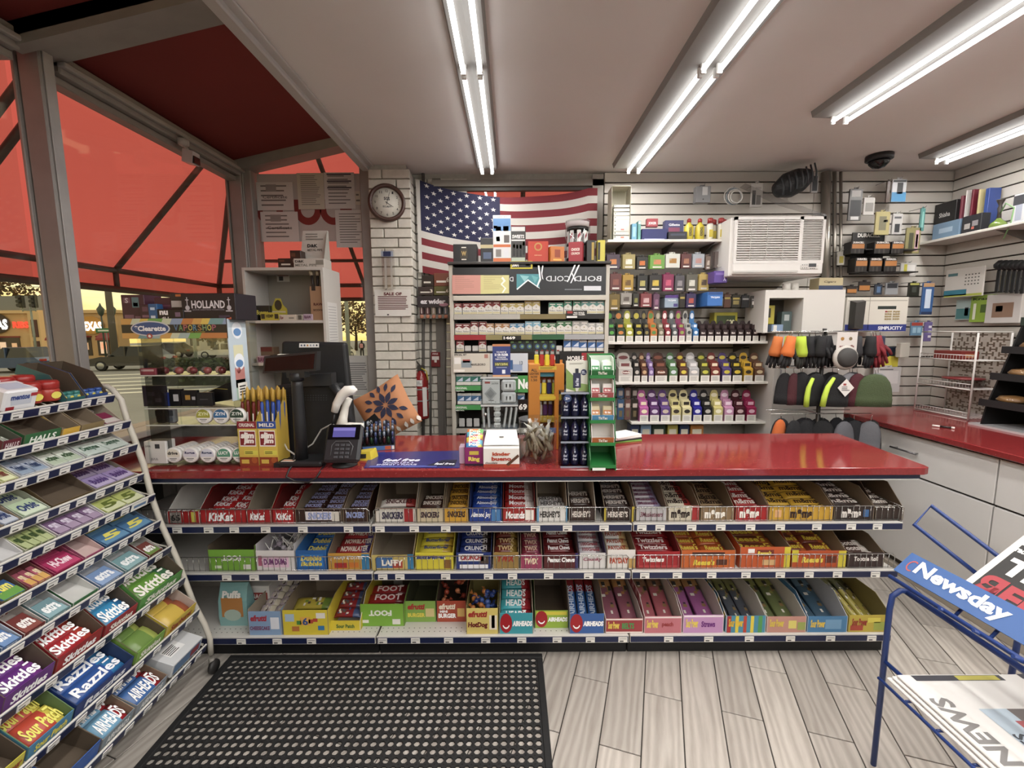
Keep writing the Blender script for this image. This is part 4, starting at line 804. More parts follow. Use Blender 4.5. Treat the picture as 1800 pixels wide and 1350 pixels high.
for k,p in enumerate(RP):
    M = Matrix(((0,-rc_,rs_,p.x),(1,0,0,0),(0,rs_,rc_,p.z),(0,0,0,1)))
    M = Matrix(((0,-rc_,rs_,0),(1,0,0,0),(0,rs_,rc_,0),(0,0,0,1)));M.translation = Vector((p.x,RY0,p.z));FR.append(M)
    Lr = RY1 - RY0;dp = min(.30,(p.x +1.885)/ rc_)
    L0 = Matrix.Translation(Vector((1.62,-(RY0 + RY1)/2,0))) @ M
    sh = MB();sh.tube([(0,0,0),(Lr,0,0)],.004,CREAM,n=5);sh.tube([(0,dp,0),(Lr,dp,0)],.004,CREAM,n=5)
    n = int(Lr /.03)
    for i in range(n +1):sh.tube([(Lr * i / n,0,.001),(Lr * i / n,dp,.001)],.0018,CREAM,n=3)
    for i in range(1,4):sh.tube([(0,dp * i /4,-.003),(Lr,dp * i /4,-.003)],.0018,CREAM,n=3)
    so = sh.build('wire_shelf',rk,mw=L0)
    MB().box(0,Lr,-.012,-.006,-.021,.017,mat('#d9d5cc',.4),c=.001).build('strip_rail',so);MB().box(.002,Lr -.002,-.0145,-.0122,-.015,.012,NAVY).build('price_strip',so)
    rr = random.Random(k +40);y = Lr -.055-.02* rr.random()
    while y >.2:
        ob('price_tag',rtag,so,mw=Matrix.Translation((y,-.0147,-.001)) @ Matrix.Rotation(R(rr.uniform(-2,2)),4,'Y'));y -= .062+.03* rr.random()
ad = MB().box(-.04,.04,-.002,0,-.014,.016,'#e8e6dc').patch((.0,-.0024,.002),X3,Z3,.06,.012,'#5a7fae')
for y in (.30,.86):o = tag(ob('shelf_talker',ad.mesh('shelf_talker'),mw=FR[4] @ Matrix.Translation((y +.12,-.017,.0))),'small white shelf talker clipped on the price strip '+('nearer the aisle end' if y <.5 else 'at the window end'),'label')
def ry(k,x):
    """distance along shelf k (from its near end) of photo column x"""
    a,b = RE[k];yy = b +(a - x)*(580- b)/(895- a)*-1
    return P(x,yy,X=RP[k].x).y - RY0
def rtray(k,xf,xn,outer,inner,hf,hb,texts,label,patches=(),dep=None,**kw):
    a,b = max(ry(k,xn),.01),ry(k,xf)-.003;dp = dep or min(.26,(RP[k].x +1.885)/ rc_ -.01)
    if b - a <.02:return None
    M = FR[k] @ Matrix.Translation((a,.002,.004))
    return tray(0,b - a,0,0,hf,hb,dp,outer,inner,texts,label,mw=M,patches=patches,**kw),a,b - a,dp
def rpacks(k,t,n,rows,me,nm,label,cat='gum pack',tilt=8,y0=.04,pitch=None,z=.012,rise=.0,turn=0):
    if t is None:return
    o,a,w,dp = t;pitch = pitch or (dp -.03)/ rows
    for i in range(rows):
        for c in range(n):
            q = ob(nm,me,mw=FR[k] @ Matrix.Translation((a +.004+(w -.008)*(c +.5)/ n,y0 + i * pitch,z + i * rise)) @ Matrix.Rotation(R(tilt + random.uniform(-3,3)),4,'X') @ Matrix.Rotation(R(turn + random.uniform(-2,2)),4,'Z'));tag(q,label +', '+('front' if i == 0 else ORD[i])+' row'+('' if n == 1 else ' '+ ORD[c]),cat,label)
def pk(w,d,h,col,text=None,tc='#fff',c2=None,band=None):
    b = MB();b.box(-w /2,w /2,-d /2,d /2,0,h,mat(col,.3),c=min(.002,h /3))
    if band:b.patch((0,-d *.28,h +.0004),X3,Y3,w *.98,d *.4,band);b.patch((0,-d /2-.0004,h /2),X3,Z3,w *.98,h *.96,band)
    if text:b.text(text,(0,0,h +.0009),X3,Y3,w *.74,d *.5,tc,.04,.1);b.text(text,(0,-d /2-.0009,h *.5),X3,Z3,w *.7,h *.6,tc,.03)
    return b.mesh('gum_pack')
# (shelf, far px, near px, outer, inner, hf, hb, text, tcol, label, packs: (col, text, tcol, band, n, rows, label))
RK =[
 (0,190,152,'#33559a',CARDD,.02,.085,None,None,'brown cardboard tray holding small blue bottles, top of the rack',None),
 (0,151,116,'#2f6f72',CARDD,.02,.085,None,None,'brown cardboard tray holding small teal bottles, top of the rack',None),
 (1,216,184,'#b8b0a4','#a89a84',.012,.05,None,None,'pale low tray with a magenta pack on the second rack shelf',('#8a1f4a',None,'#fff','#c9c0b8',1,2,'magenta flat pack in the pale low tray')),
 (1,183,142,'#8a7448',CARD,.03,.06,None,None,'open brown tray with a yellow tab on the second rack shelf',None),
 (1,141,108,'#d8a62c',CARD,.03,.06,None,None,'brown tray with orange-yellow corner on the second rack shelf',None),
 (1,107,40,'#2c6a3a',CARDD,.04,.055,'HALLS','#e8efe4','green cough drop box with white lettering',None),
 (1,38,2,'#6a1f2e','#5a5a4a',.035,.055,'HALLS','#d9c9c9','wine red cough drop box with pale lettering',('#5a6a52','HALLS','#dfe6da',None,1,3,'grey green cough drop stick in the wine red box')),
 (2,229,152,'#c6c8c8','#c9cbcc',.012,.035,None,None,'wide white gum tray at the far end of the third rack shelf',('#c9d6cc','Dentyne','#35614a','#b8c8c0',2,2,'white and green gum slab in the far white tray')),
 (2,150,92,'#c6c8c8','#c9cbcc',.012,.035,None,None,'white gum tray filled with green lettered slabs, third rack shelf',('#d3dacb','eclipse','#3a5a35','#aebfa4',2,3,'white gum slab with green lettering in the middle white tray')),
 (2,90,36,'#c6c8c8','#b9bcc2',.012,.035,None,None,'white gum tray filled with blue lettered slabs, third rack shelf',('#a9b4c8','Trident','#2c3f6a','#8a9fb8',2,3,'grey blue gum slab in the white tray')),
 (2,34,2,'#b8b87a','#c9c9a0',.012,.035,None,None,'yellow green gum tray at the aisle end of the third rack shelf',('#c4cf84','Trident','#7a2c24','#d8dca8',1,2,'lime gum slab in the yellow green tray')),
 (3,240,168,'#8f8778','#a39a8a',.012,.03,None,None,'grey tray holding lilac gum slabs on the fourth rack shelf',('#9482b8','Bubble','#4a2f7a','#b3a5cc',2,3,'lilac gum slab in the grey tray')),
 (3,166,92,'#6a5638',CARDD,.012,.045,None,None,'empty brown tray on the fourth rack shelf',None),
 (3,150,150,'#000','#000',.01,.02,None,None,'-',None),
 (3,90,40,'#9fae9a','#aab5a0',.012,.035,None,None,'pale green tray with ring lettered gum on the fourth rack shelf',('#a9c09a','Orbit','#2c3f7a','#c8d8bc',1,3,'pale green gum slab with blue lettering, fourth shelf')),
 (3,38,2,'#7a746a',CARD,.012,.04,None,None,'brown lined tray with blue lettered gum at the aisle end, fourth shelf',('#9aa6bc','Orbit','#22356f','#b8c0cc',1,2,'grey gum slab with navy lettering, fourth shelf')),
 (4,256,186,'#c9c8c0','#c6c5bd',.012,.035,None,None,'white tray with lime slabs at the window end of the fifth rack shelf',('#a9b45a','5','#5a6a1f','#c9cfa0',2,2,'lime green gum slab in the white window end tray')),
 (4,184,102,'#bdb4ba','#c3bcc0',.012,.035,None,None,'pale lilac tray with purple sticks on the fifth rack shelf',('#7a5a82','gum','#d8cce0','#a28aa8',4,2,'purple gum stick in the pale lilac tray')),
 (4,100,44,'#b5b79c','#bcbf9f',.012,.035,None,None,'sage tray with green sticks on the fifth rack shelf',('#8c9a5a','gum','#2f4a1f','#a9b67a',4,2,'olive green gum stick in the sage tray')),
 (4,42,2,'#c9c8c6','#c6c6c6',.012,.045,None,None,'plain white empty tray at the aisle end of the fifth rack shelf',None),
 (5,270,186,'#33527f','#5a7a9a',.012,.035,None,None,'blue tray of ice gum pouches on the sixth rack shelf',('#3f6f9f','5','#d8cf4a','#5a8fb8',2,3,'steel blue gum pouch with a yellow mark')),
 (5,184,150,'#b8567a','#c9a9a4',.012,.04,None,None,'pink edged tray standing empty on the sixth rack shelf',None),
 (5,148,96,'#a8224f','#b04a6a',.012,.035,None,None,'crimson tray with a pink chew pack on the sixth rack shelf',('#b52a5c','Hi-Chew','#f4d9e2','#c83a6a',1,3,'crimson chew pack with white lettering')),
 (5,94,52,'#9a4a4f','#8a4a4a',.012,.035,None,None,'rosy tray of striped gum sticks on the sixth rack shelf',('#c25a72','gum','#f0d8a8','#d8a04a',3,2,'pink and gold gum stick in the rosy tray')),
 (5,50,2,'#6a5638',CARDD,.012,.05,None,None,'brown tray with one blue pack at the aisle end, sixth shelf',('#3f6fae','gum','#e8e04a','#5fa03a',1,2,'blue and green chew pack in the brown tray')),
 (6,286,262,'#7a2f2c','#b8b2aa',.014,.04,None,None,'white tray with brown red gum at the window end, seventh shelf',('#7a3a34','extra','#f0ece8','#6a8f3a',1,2,'brown red gum slab with white lettering, window end')),
 (6,260,220,'#6f979a','#b8bcbc',.014,.04,None,None,'white tray with teal gum slabs on the seventh rack shelf',('#6f9a9f','extra','#f0f4f4','#8ab4b8',1,2,'teal gum slab with white lettering near the window end')),
 (6,218,176,'#6a86ae','#b8bcc4',.014,.04,None,None,'white tray with blue gum slabs on the seventh rack shelf',('#6f8fc0','extra','#f0f4f8','#8aa8d4',1,2,'sky blue gum slab with white lettering')),
 (6,174,128,'#3f7a4a','#c9c9c4',.014,.04,None,None,'white gum tray with a green front edge standing empty',None),
 (6,126,84,'#6f979a','#b8bcbc',.014,.04,None,None,'white tray with teal gum slabs nearer the aisle, seventh shelf',('#6a929a','extra','#f0f4f4','#86aeb6',1,2,'teal gum slab with white lettering nearer the aisle')),
 (6,82,42,'#7a2f2c','#b8aea6',.014,.04,None,None,'white tray with brown red gum nearer the aisle, seventh shelf',('#7a3430','extra','#f0ece8','#92463c',1,2,'brown red gum slab with white lettering nearer the aisle')),
 (6,40,2,'#4a6aa0','#a8b4c4',.014,.04,None,None,'blue gum tray at the aisle end of the seventh shelf',('#4f78b4','extra','#f0f4f8','#6a92c8',1,2,'deep blue gum slab at the aisle end')),
 (7,318,242,'#4f9a3f',CARDD,.05,.10,'Skittles','#f4f0e4','green candy tray with blue corner at the window end',('#5f9a2f','Skittles','#f4f0e4','#3f7f4f',1,3,'green candy pouch with white lettering in the window end tray')),
 (7,240,182,'#a8242c',CARDD,.045,.09,'Skittles','#f4f0e4','red fronted tray filled with sky blue candy pouches',('#2f8fc8','Skittles','#ffffff','#1f6fae',1,3,'sky blue candy pouch with white lettering')),
 (7,178,96,'#a81f24',CARDD,.055,.10,'Skittles','#ffffff','all red candy tray filled with red pouches',('#b8222a','Skittles','#ffffff','#c83a2a',1,4,'red candy pouch with white lettering in the red tray')),
 (7,94,2,'#6a2f86',CARDD,.055,.10,'Skittles','#ffffff','purple and red candy tray filled with purple pouches',('#6a2a88','Skittles','#ffffff','#8a3aa0',1,4,'purple candy pouch with white lettering')),
 (8,342,290,'#d8b82c','#c2b2a4',.05,.08,'Starburst','#a8342a','yellow fruit chew tray at the window end, second lowest shelf',('#d8b23a',None,'#fff','#b8542c',1,3,'yellow and orange fruit chew pack')),
 (8,288,236,'#7aae3a',CARDD,.05,.08,'Skittles','#f4f0e4','lime green candy tray with white label, second lowest shelf',('#6a8f3a',None,'#fff','#a8b84a',1,3,'olive candy pouch in the lime green tray')),
 (8,232,130,'#22397f','#2a3f6a',.05,.08,'Razzles','#e8ecf4','navy blue candy gum tray with slanted white lettering',('#2a55a8','Razzles','#f0f4fa','#2f7fc0',1,4,'blue candy gum pouch with white lettering')),
 (8,128,46,'#3f86b4','#5a7a4a',.045,.08,'Sour Patch','#e8d83a','light blue sour candy tray with yellow and red pouches',('#c8402c','Sour Patch','#e8e04a','#d8c23a',1,3,'red and yellow sour candy pouch in the light blue tray')),
 (8,44,2,'#c8bf2c',CARDD,.045,.08,'Sour','#a8342a','yellow tray with a red oval at the aisle end',None),
 (9,292,236,'#8f9aa8',CARD,.045,.06,'AIRHEADS','#f4f4f4','grey and red chewy candy tray beside the white carton',('#3f6fb8','AIRHEADS','#ffffff','#b8202c',1,3,'blue and red chewy candy bag beside the white carton')),
 (9,234,176,'#7f8f9a',CARD,.045,.07,'AIRHEADS','#f4f4f4','grey chewy candy tray with red balloon bags nearer the aisle',('#6fa8cc','AIRHEADS','#ffffff','#b8202c',1,3,'pale blue chewy candy bag with red corner')),
 (9,174,100,'#2f5fb8',CARDD,.06,.08,None,None,'bright blue candy box with a large open mouth',None),
]
for (k,xf,xn,outer,inner,hf,hb,tx,tc,lab,it) in RK:
    if lab == '-':continue
    t = rtray(k,xf,xn,outer,inner,hf,hb,[(tx,tc,.5,.45,.72,.55,.04,.15)] if tx else [],lab)
    if it and t:
        col,ptx,ptc,band,n,rows,il = it;w =(t[2]-.01)/ n -.002;d =(t[3]-.03)/ rows
        if k in (7,8,9):me = bar_mesh(w,d *1.25,.03,col,ptx,ptc,band,name='candy_pouch',th=.5,tw=.8);rpacks(k,t,n,rows,me,'candy_pouch',il,'candy pouch',18,y0=.05,z=.022,rise=.006)
        else:me = pk(w *.97,min(d *.9,.075),.011,col,ptx,ptc,None,band);rpacks(k,t,n,rows,me,'gum_pack',il)
# bottles and cartons on the top and bottom shelves
def bottle(k,xp,dy,r,h,cap,body,label,group,me_cache={}):
    key =(r,h,cap,body)
    if key not in me_cache:
        b = MB();b.lathe([(.0,0),(r *.9,0),(r,.004),(r,h *.55),(r *.92,h *.6)],mat(body,.3),16);b.lathe([(r *.95,h *.6),(r,h *.62),(r,h *.92),(r *.85,h),(0,h)],mat(cap,.3),16)
        b.disc((0,-r *1.01,h *.3),X3,Z3,r *1.1,h *.35,'#e8d84a',10);me_cache[key] = b.mesh('gum_bottle')
    o = ob('gum_bottle',me_cache[key],mw=FR[k] @ Matrix.Translation((ry(k,xp),dy,.006)) @ Matrix.Rotation(R(-16),4,'X'));tag(o,label,'gum bottle',group)
for k,(xp,dy) in enumerate(((104,.045),(72,.045),(92,.11),(58,.11))):bottle(0,xp,dy,.034,.075,'#b0231f','#c23a2c','round red gum bottle, '+('front one by the teal bottles','front one by the white packs','rear one by the teal bottles','rear one by the white packs')[k],'red gum bottles')
for xp in (146,134,122):bottle(0,xp,.03,.013,.03,'#2f7f78','#4f9a94','tiny teal gum bottle in the brown tray','teal gum bottles')
for xp in (184,172,160):bottle(0,xp,.03,.013,.03,'#2f55a8','#4f78c4','tiny blue gum bottle in the brown tray','blue gum bottles')
for i,(xf,xn,dy) in enumerate(((64,4,.0),(56,2,.10))):
    a = max(ry(0,xn),.02);b = ry(0,xf);w = b - a;m = MB();m.box(0,w,0,.085,0,.075,mat('#dfe0e4',.3),c=.006);m.patch((w *.5,-.0006,.04),X3,Z3,w *.6,.035,'#c2c9d8');m.text('mentos',(w *.45,-.0012,.05),X3,Z3,w *.55,.018,'#2f4a9a',.04);m.patch((w *.85,-.0008,.055),X3,Z3,w *.2,.012,'#c22a34');m.patch((w *.2,-.0008,.012),X3,Z3,w *.24,.012,'#a8202a');m.patch((w *.5,.04,.0756),X3,Y3,w *.7,.05,'#b9c4da')
    tag(m.build('gum_multipack',mw=FR[0] @ Matrix.Translation((a,.004+ dy,.006))),('front','rear')[i]+' white gum multipack at the aisle end of the top rack shelf','gum pack')
a = ry(9,300);b = ry(9,352);m = MB();m.box(0,b - a,0,.18,0,.06,mat('#d4d6d8',.45),c=.002).patch(((b - a)*.4,.06,.0606),X3,Y3,.08,.05,'#f2f2f0').lines(((b - a)*.4,.06,.061),X3,Y3,.07,.04,5,'#333',5).patch(((b - a)*.5,-.0006,.03),X3,Z3,(b - a)*.9,.045,'#5a7fae').patch(((b - a)*.75,-.001,.03),X3,Z3,(b - a)*.3,.03,'#a8303a')
tag(m.build('carton',mw=FR[9] @ Matrix.Translation((a,.004,.006))),'flat white carton with a label at the rack bottom near the caster','carton')
# ================================================================ rubber mat
mx0,mx1,my0,my1 =-1.36,.138,.93,1.962
RUB = mat('#1a1a1b',.75,var=.15,scale=40)
def make_mat():
    m = MB();hT =.007;b =.028;nx,ny =44,30;px_,py_ =(mx1 - mx0 -2* b)/ nx,(my1 - my0 -2* b)/ ny;r =.0125
    vs =[];fs =[]
    for i in range(nx):
        for j in range(ny):
            cx,cy = mx0 + b +(i +.5)* px_,my0 + b +(j +.5)* py_;k = len(vs)
            vs += [(cx + sx * px_ /2,cy + sy * py_ /2,hT) for sx,sy in ((1,1),(-1,1),(-1,-1),(1,-1))]
            ang =[R(22.5+45* q) for q in range(8)]
            vs += [(cx + r * math.cos(a),cy + r * math.sin(a),hT) for a in ang]+[(cx + r * math.cos(a),cy + r * math.sin(a),.0004) for a in ang]
            o = lambda q:k +4+(q % 8)
            fs += [(k,k +1,o(2),o(1)),(k +1,k +2,o(4),o(3)),(k +2,k +3,o(6),o(5)),(k +3,k,o(0),o(7)),(k,o(1),o(0)),(k +1,o(3),o(2)),(k +2,o(5),o(4)),(k +3,o(7),o(6))]
            fs += [(o(q),o(q +1),o(q +1)+8,o(q)+8) for q in range(8)]
            if i < nx -1 and j < ny -1:
                k = len(vs);x,y,d = cx + px_ /2,cy + py_ /2,.0035;vs += [(x - d,y,hT),(x,y - d,hT),(x + d,y,hT),(x,y + d,hT),(x,y,hT +.003)];fs += [(k,k +1,k +4),(k +1,k +2,k +4),(k +2,k +3,k +4),(k +3,k,k +4)]
    m.add(vs,fs,RUB)
    return m.mesh('drainage_grid'),b
me,b = make_mat()
fm_ = thing('floor_mat','black rubber drainage mat with rows of round holes on the floor','mat',(0,0,0));ob('drainage_grid',me,fm_)
for n_,(x0,x1,y0,y1) in zip(('rim','rim','rim','rim'),((mx0,mx1,my0,my0 + b),(mx0,mx1,my1 - b,my1),(mx0,mx0 + b,my0 + b,my1 - b),(mx1 - b,mx1,my0 + b,my1 - b))):
    MB().box(x0,x1,y0,y1,0.0005,.0072,RUB,c=.003).build(n_,fm_)
# ================================================================ newspaper rack
BLU = mat('#1d3b86',.35,var=.05,scale=8)
nr = thing('newspaper_rack','blue wire newspaper rack beside the counter end','newspaper rack',(1.35,1.0,0))
def NL(p):return (p[0]-1.35,p[1]-1.0,p[2])
def wire(pts,r,name):return MB().tube([NL(p) for p in pts],r,BLU,n=8).build(name,nr)
yf_,yn_ =1.41,.55
for y in (yf_,yn_):wire([(1.285,y,.0),(1.285,y,.60),(1.29,y,.645),(1.315,y,.665),(1.35,y,.66)],.009,'leg');wire([(1.72,y,0),(1.76,y,1.05)],.009,'leg')
wire([(1.335,yf_ +.0,.66),(1.335,yn_,.66)],.009,'rail');wire([(1.76,yf_,1.05),(1.76,yn_,1.05)],.009,'rail');wire([(1.30,yf_ +.03,.70),(1.37,yn_,.67)],.007,'rail');wire([(1.285,yf_,.405),(1.285,yn_,.405)],.007,'rail');wire([(1.70,yf_,.41),(1.70,yn_,.41)],.007,'rail')
for y in (1.26,1.16,1.06,.96,.86):wire([(1.30,y,.70),(1.325,y,.685),(1.35,y,.675),(1.37,y,.70),(1.76,y,1.05)],.005,'support_wire');wire([(1.20,y -.03,.415),(1.70,y -.03,.41)],.004,'shelf_wire')
wire([(1.19,1.32,.418),(1.19,.55,.418)],.005,'shelf_edge')
wire([P(1720,1011,X=1.50),P(1607,922,Z=.85),P(1637,889,Z=.92),P(1755,978,X=1.555),P(1830,1036,X=1.56)],.007,'divider_loop')
# sign board
sd = Vector((.058,.0,.062));y0s,y1s =1.455,.62;b0 = Vector((1.325,0,.715));sk = Vector((-.03,0,-.0))
sg = MB();A = b0 + Vector((0,y0s,0));Bq = b0 + Vector((.06,y1s,-.0));th = Vector((.005,0,-.005))
sg.hexa([NL(q) for q in (A + th,Bq + th,Bq,A,A + sd + th,Bq + sd + th,Bq + sd,A + sd)],mat('#2a5fae',.35));s_ = sg.build('sign_board',nr)
u =(Bq - A).normalized();nrm = u.cross(sd.normalized());o_ = A + u *.18+ sd *.5+ nrm *.0015
MB().text('Newsday',NL(o_),u,sd,.265,.062,mat('#e2e4ea',.4),.04).build('lettering',s_)
c_ = A + u *.035+ sd *.5+ nrm *.0012;rg = MB()
rg.add([Vector(NL(c_))+ u *(.016* math.cos(a))+ sd.normalized()*(.022* math.sin(a)) for a in [R(60+24* q) for q in range(11)]]+[Vector(NL(c_))+ u *(.012* math.cos(a))+ sd.normalized()*(.017* math.sin(a)) for a in [R(300-24* q) for q in range(11)]],[tuple(range(22))],mat('#c9524a',.5));rg.build('logo_ring',s_)
# upper newspaper
up = Vector((.39,0,.355)).normalized();u = Vector((0,-1,0));n_ = u.cross(up);base = Vector((1.385,1.30,.725))+ n_ *.012
def paper(base,u,up,w,h,name,label,cat='newspaper',thick=.012):
    n = u.cross(up);m = MB();c =[base,base + u * w,base + u * w + up * h,base + up * h]
    m.hexa([q - n * thick for q in c]+ c,mat('#d6d3cc',.8));return m,n
m,n_ = paper(base,u,up,.62,.40,'newspaper','')
def at_(a,b,d=.001):return base + u * a + up * b + n_ * d
m.patch(at_(.31,.20),u,up,.58,.38,'#23211f')
for k,(t,a,b,w,h,c) in enumerate((('On its own',.065,.30,.09,.02,'#e8e6e0'),('sending',.055,.272,.07,.02,'#e8e6e0'),('Mamdani',.06,.244,.08,.02,'#e8e6e0'),('race for NYC',.07,.216,.10,.02,'#e8e6e0'),('THE',.12,.155,.17,.062,'#e8e6e0'),('\u042fED',.115,.07,.19,.075,'#b8303a'))):
    m.text(t,at_(a,b,.0022),u,up,w,h,c,.05)
m.patch(at_(.45,.21,.0016),u,up,.27,.22,'#77706c');m.disc(at_(.45,.23,.002),u,up,.1,.13,'#b09a8a');m.patch(at_(.45,.13,.002),u,up,.16,.06,'#3a4a66');m.lines(at_(.45,.06,.002),u,up,.26,.06,4,'#c9c6c0',3)
tag(m.build('newspaper'),'black newspaper with big white and red headline leaning on the upper tier','newspaper')
# lower newspapers
for k in range(3):
    dz =.422+ k *.011;dx =.008* k;m = MB();m.box(1.205+ dx,1.69,.62,1.308- dx,dz,dz +.010,mat('#d9d7d3',.8),c=.003)
    lab ='bottom','middle','top'
    if k == 2:
        z = dz +.0105;Yp,Xm =(0,1,0),(-1,0,0)
        m.patch((1.40,1.275,z),X3,Y3,.28,.022,'#3a3a44');m.patch((1.46,1.275,z +.0003),X3,Y3,.13,.018,'#b8ae3a');m.patch((1.63,1.28,z),X3,Y3,.06,.02,'#3a3a44')
        m.patch((1.50,.93,z),X3,Y3,.30,.46,'#6b625f');m.patch((1.43,1.06,z +.0004),X3,Y3,.05,.12,'#a8464a');m.disc((1.52,1.0,z +.0006),X3,Y3,.13,.2,'#b99a86');m.disc((1.47,.88,z +.0005),X3,Y3,.1,.16,'#59667a');m.patch((1.385,.9,z +.0003),X3,Y3,.08,.52,'#a9bccb')
        m.text('DAILY NEWS',(1.262,.98,z +.0006),Yp,Xm,.44,.06,'#7d7a78',.03);m.text('NYC CHOOSES',(1.365,.93,z +.0008),Yp,Xm,.30,.035,'#3a4048',.03);m.text('A MAYOR',(1.405,.93,z +.0008),Yp,Xm,.2,.035,'#3a4048',.03)
    tag(m.build('newspaper'),lab[k]+' newspaper of the flat stack on the lower wire tier','newspaper')
# ================================================================ things on the countertop
def C(x,y):return P(x,y,Z=CT)
def bbox(name,label,cat,x0,x1,y,d,z0,h,col,texts=(),patches=(),top=(),c=.002,rz=0.,group=None,rough=.4):
    """a printed carton; texts/patches lie on the front in fractions of its width and height"""
    w = x1 - x0;m = MB();m.box(-w /2,w /2,0,d,0,h,mat(col,rough),c=c)
    for (a,b,pw,ph,cc) in patches:m.patch((w *(a -.5),-.0005,h * b),X3,Z3,w * pw,h * ph,cc)
    for k,(t,cc,a,b,tw,th,*r) in enumerate(texts):m.text(t,(w *(a -.5),-.0011-.0002* k,h * b),X3,Z3,w * tw,h * th,cc,r[0] if r else .03,r[1] if len(r)>1 else 0)
    for (a,b,pw,ph,cc) in top:m.patch((w *(a -.5),d * b,h +.0005),X3,Y3,w * pw,d * ph,cc)
    o = m.build(name,loc=((x0 + x1)/2,y,z0),rot=(0,0,R(rz)))
    return tag(o,label,cat,group)
def pxbox(x0,x1,y0,y1,Y,d,name,label,cat,col,**kw):
    """carton whose front face spans photo columns x0..x1 and rows y0..y1 at depth Y"""
    a = P(x0,y1,Y=Y);b = P(x1,y0,Y=Y);z0 = kw.pop('z0',a.z);return bbox(name,label,cat,a.x,b.x,Y,d,z0,b.z - z0,col,**kw)
# ---- clear display case
DX0,DX1,DY,DD =-1.635,-1.232,1.945,.21
dc = thing('display_case','clear acrylic display case with colourful header on the counter','display case',((DX0 + DX1)/2,DY,CT));w = DX1 - DX0
for x in (-w /2,w /2-.004):MB().box(x,x +.004,0,DD,0,.648,ACRYL).build('side_panel',dc)
MB().box(-w /2,w /2,DD -.004,DD,0,.648,ACRYL).build('back_panel',dc);MB().box(-w /2,-w /2+.09,.02,.023,.01,.58,clear_mat('frosted_strip',(.55,.55,.54),2.,.3)).build('frosted_strip',dc)
SH =[.415,.268,.192,.012]
for z in SH:MB().box(-w /2+.004,w /2-.004,.0,DD -.004,z -.004,z,ACRYL).build('case_shelf',dc)
for z in SH[:3]:MB().box(-w /2,w /2,-.001,.0,z -.004,z +.001,mat('#cfd0c4',.3)).build('shelf_edge',dc)
MB().box(-w /2-.03,w /2,-.012,DD,.648,.655,ACRYL).build('top_panel',dc)
hd = MB();hx0,hx1 =-w /2-.045,w /2+.005
hd.box(hx0,hx1,-.018,-.014,.576,.662,mat('#2a2724',.35));rr = random.Random(8)
pal =['#c9d2b0','#9fb7b4','#d8dce0','#e0c04a','#6f9fa0','#b9c48a','#d8a04a','#8aa0c4','#6fae4a','#c87a3a']
for row in (0,1):
    x = hx0;k =0
    while x < hx1 -.005:
        ww = min(.03+ rr.random()*.04,hx1 - x);sl =.012;z0,z1 =((.636,.6615),(.5765,.6))[row];b_ = hx1 -.001
        hd.add([(x,-.0186,z0),(min(x + ww,b_),-.0186,z0),(min(x + ww + sl,b_),-.0186,z1),(min(x + sl *(k >0),b_),-.0186,z1)],[(0,1,2,3)],pal[rr.randrange(10)]);x += ww;k += 1
hd.build('header_board',dc)
lg = MB();cx = hx0 +.125;lg.disc((cx,-.0195,.619),X3,Z3,.17,.066,'#c9ccd2',24);lg.disc((cx,-.0202,.619),X3,Z3,.158,.055,'#3f5a94',24);lg.text('*Clearette',(cx,-.021,.62),X3,Z3,.135,.024,'#f2f4f8',.04);lg.disc((cx -.005,-.0212,.587),X3,Z3,.026,.022,'#b8483a',12);lg.text('e',(cx -.005,-.022,.587),X3,Z3,.012,.012,'#f4f0ea',.04);lg.build('logo_oval',dc)
cols =['#5a7fae','#6f9a5a','#a85a5a','#c8b84a','#5a8fae','#a8743a','#7aa06a','#c9c04a','#a85a6a']
vt = MB()
for k,ch in enumerate('VAPORSHOP'):vt.text(ch,(hx0 +.235+ k *.0205,-.0192,.622),X3,Z3,.018,.026,cols[k],.02)
vt.text('Open Counter',(hx0 +.32,-.0192,.604),X3,Z3,.08,.008,'#b8a83a',.01);vt.build('lettering',dc)
gp = MB();gp.box(w /2+.001,w /2+.005,-.014,.12,.30,.66,mat('#b9c9d4',.35))
for z,c_ in ((.5,'#d8d4a8'),(.40,'#c87a72'),(.345,'#9fc4b0')):gp.patch((w /2+.0055,.05,z),Y3,Z3,.07,.09,c_)
for z in (.61,.47):gp.disc((w /2+.006,.05,z),Y3,Z3,.075,.075,'#e6eaf0',14);gp.disc((w /2+.0066,.05,z -.008),Y3,Z3,.055,.035,'#5a8ac4',12)
gp.patch((w /2+.0066,.06,.34),Y3,Z3,.07,.07,'#eceae0');gp.lines((w /2+.0072,.06,.34),Y3,Z3,.05,.05,4,'#333',3);gp.build('graphic_side',dc)
# things standing on the case
TZ_ = CT +.655
pxbox(216,252,518,561,DY +.02,.1,'shisha_box','tall plum coloured box at the end of the display case top','box','#4a2436',z0=TZ_,patches=[(.62,.7,.3,.4,'#5a7f86'),(.62,.62,.2,.14,'#c9d2d2'),(.25,.78,.3,.2,'#7a5262'),(.3,.15,.4,.14,'#8a5f72'),(.75,.12,.4,.1,'#8a5f72')],texts=[('S','#cfc4c8',.25,.78,.14,.2)])
pxbox(247,264,535,561,DY,.08,'shisha_box','small plum box with a crescent beside the tall one','box','#40202f',z0=TZ_,patches=[(.5,.7,.5,.3,'#6a4656'),(.5,.25,.6,.16,'#8a5f72')])
pxbox(262,275,534,561,DY -.004,.08,'shisha_box','narrow blue box squeezed between plum boxes','box','#2a5f9a',z0=TZ_,patches=[(.5,.7,.5,.16,'#bcd4ec'),(.5,.2,.5,.16,'#d8e4f0')])
pxbox(272,300,523,543,DY +.03,.09,'shisha_box','flat plum box resting on the black lettered box','box','#4a1f33',z0=P(272,543,Y=DY).z,patches=[(.5,.3,.9,.16,'#6f3a52')])
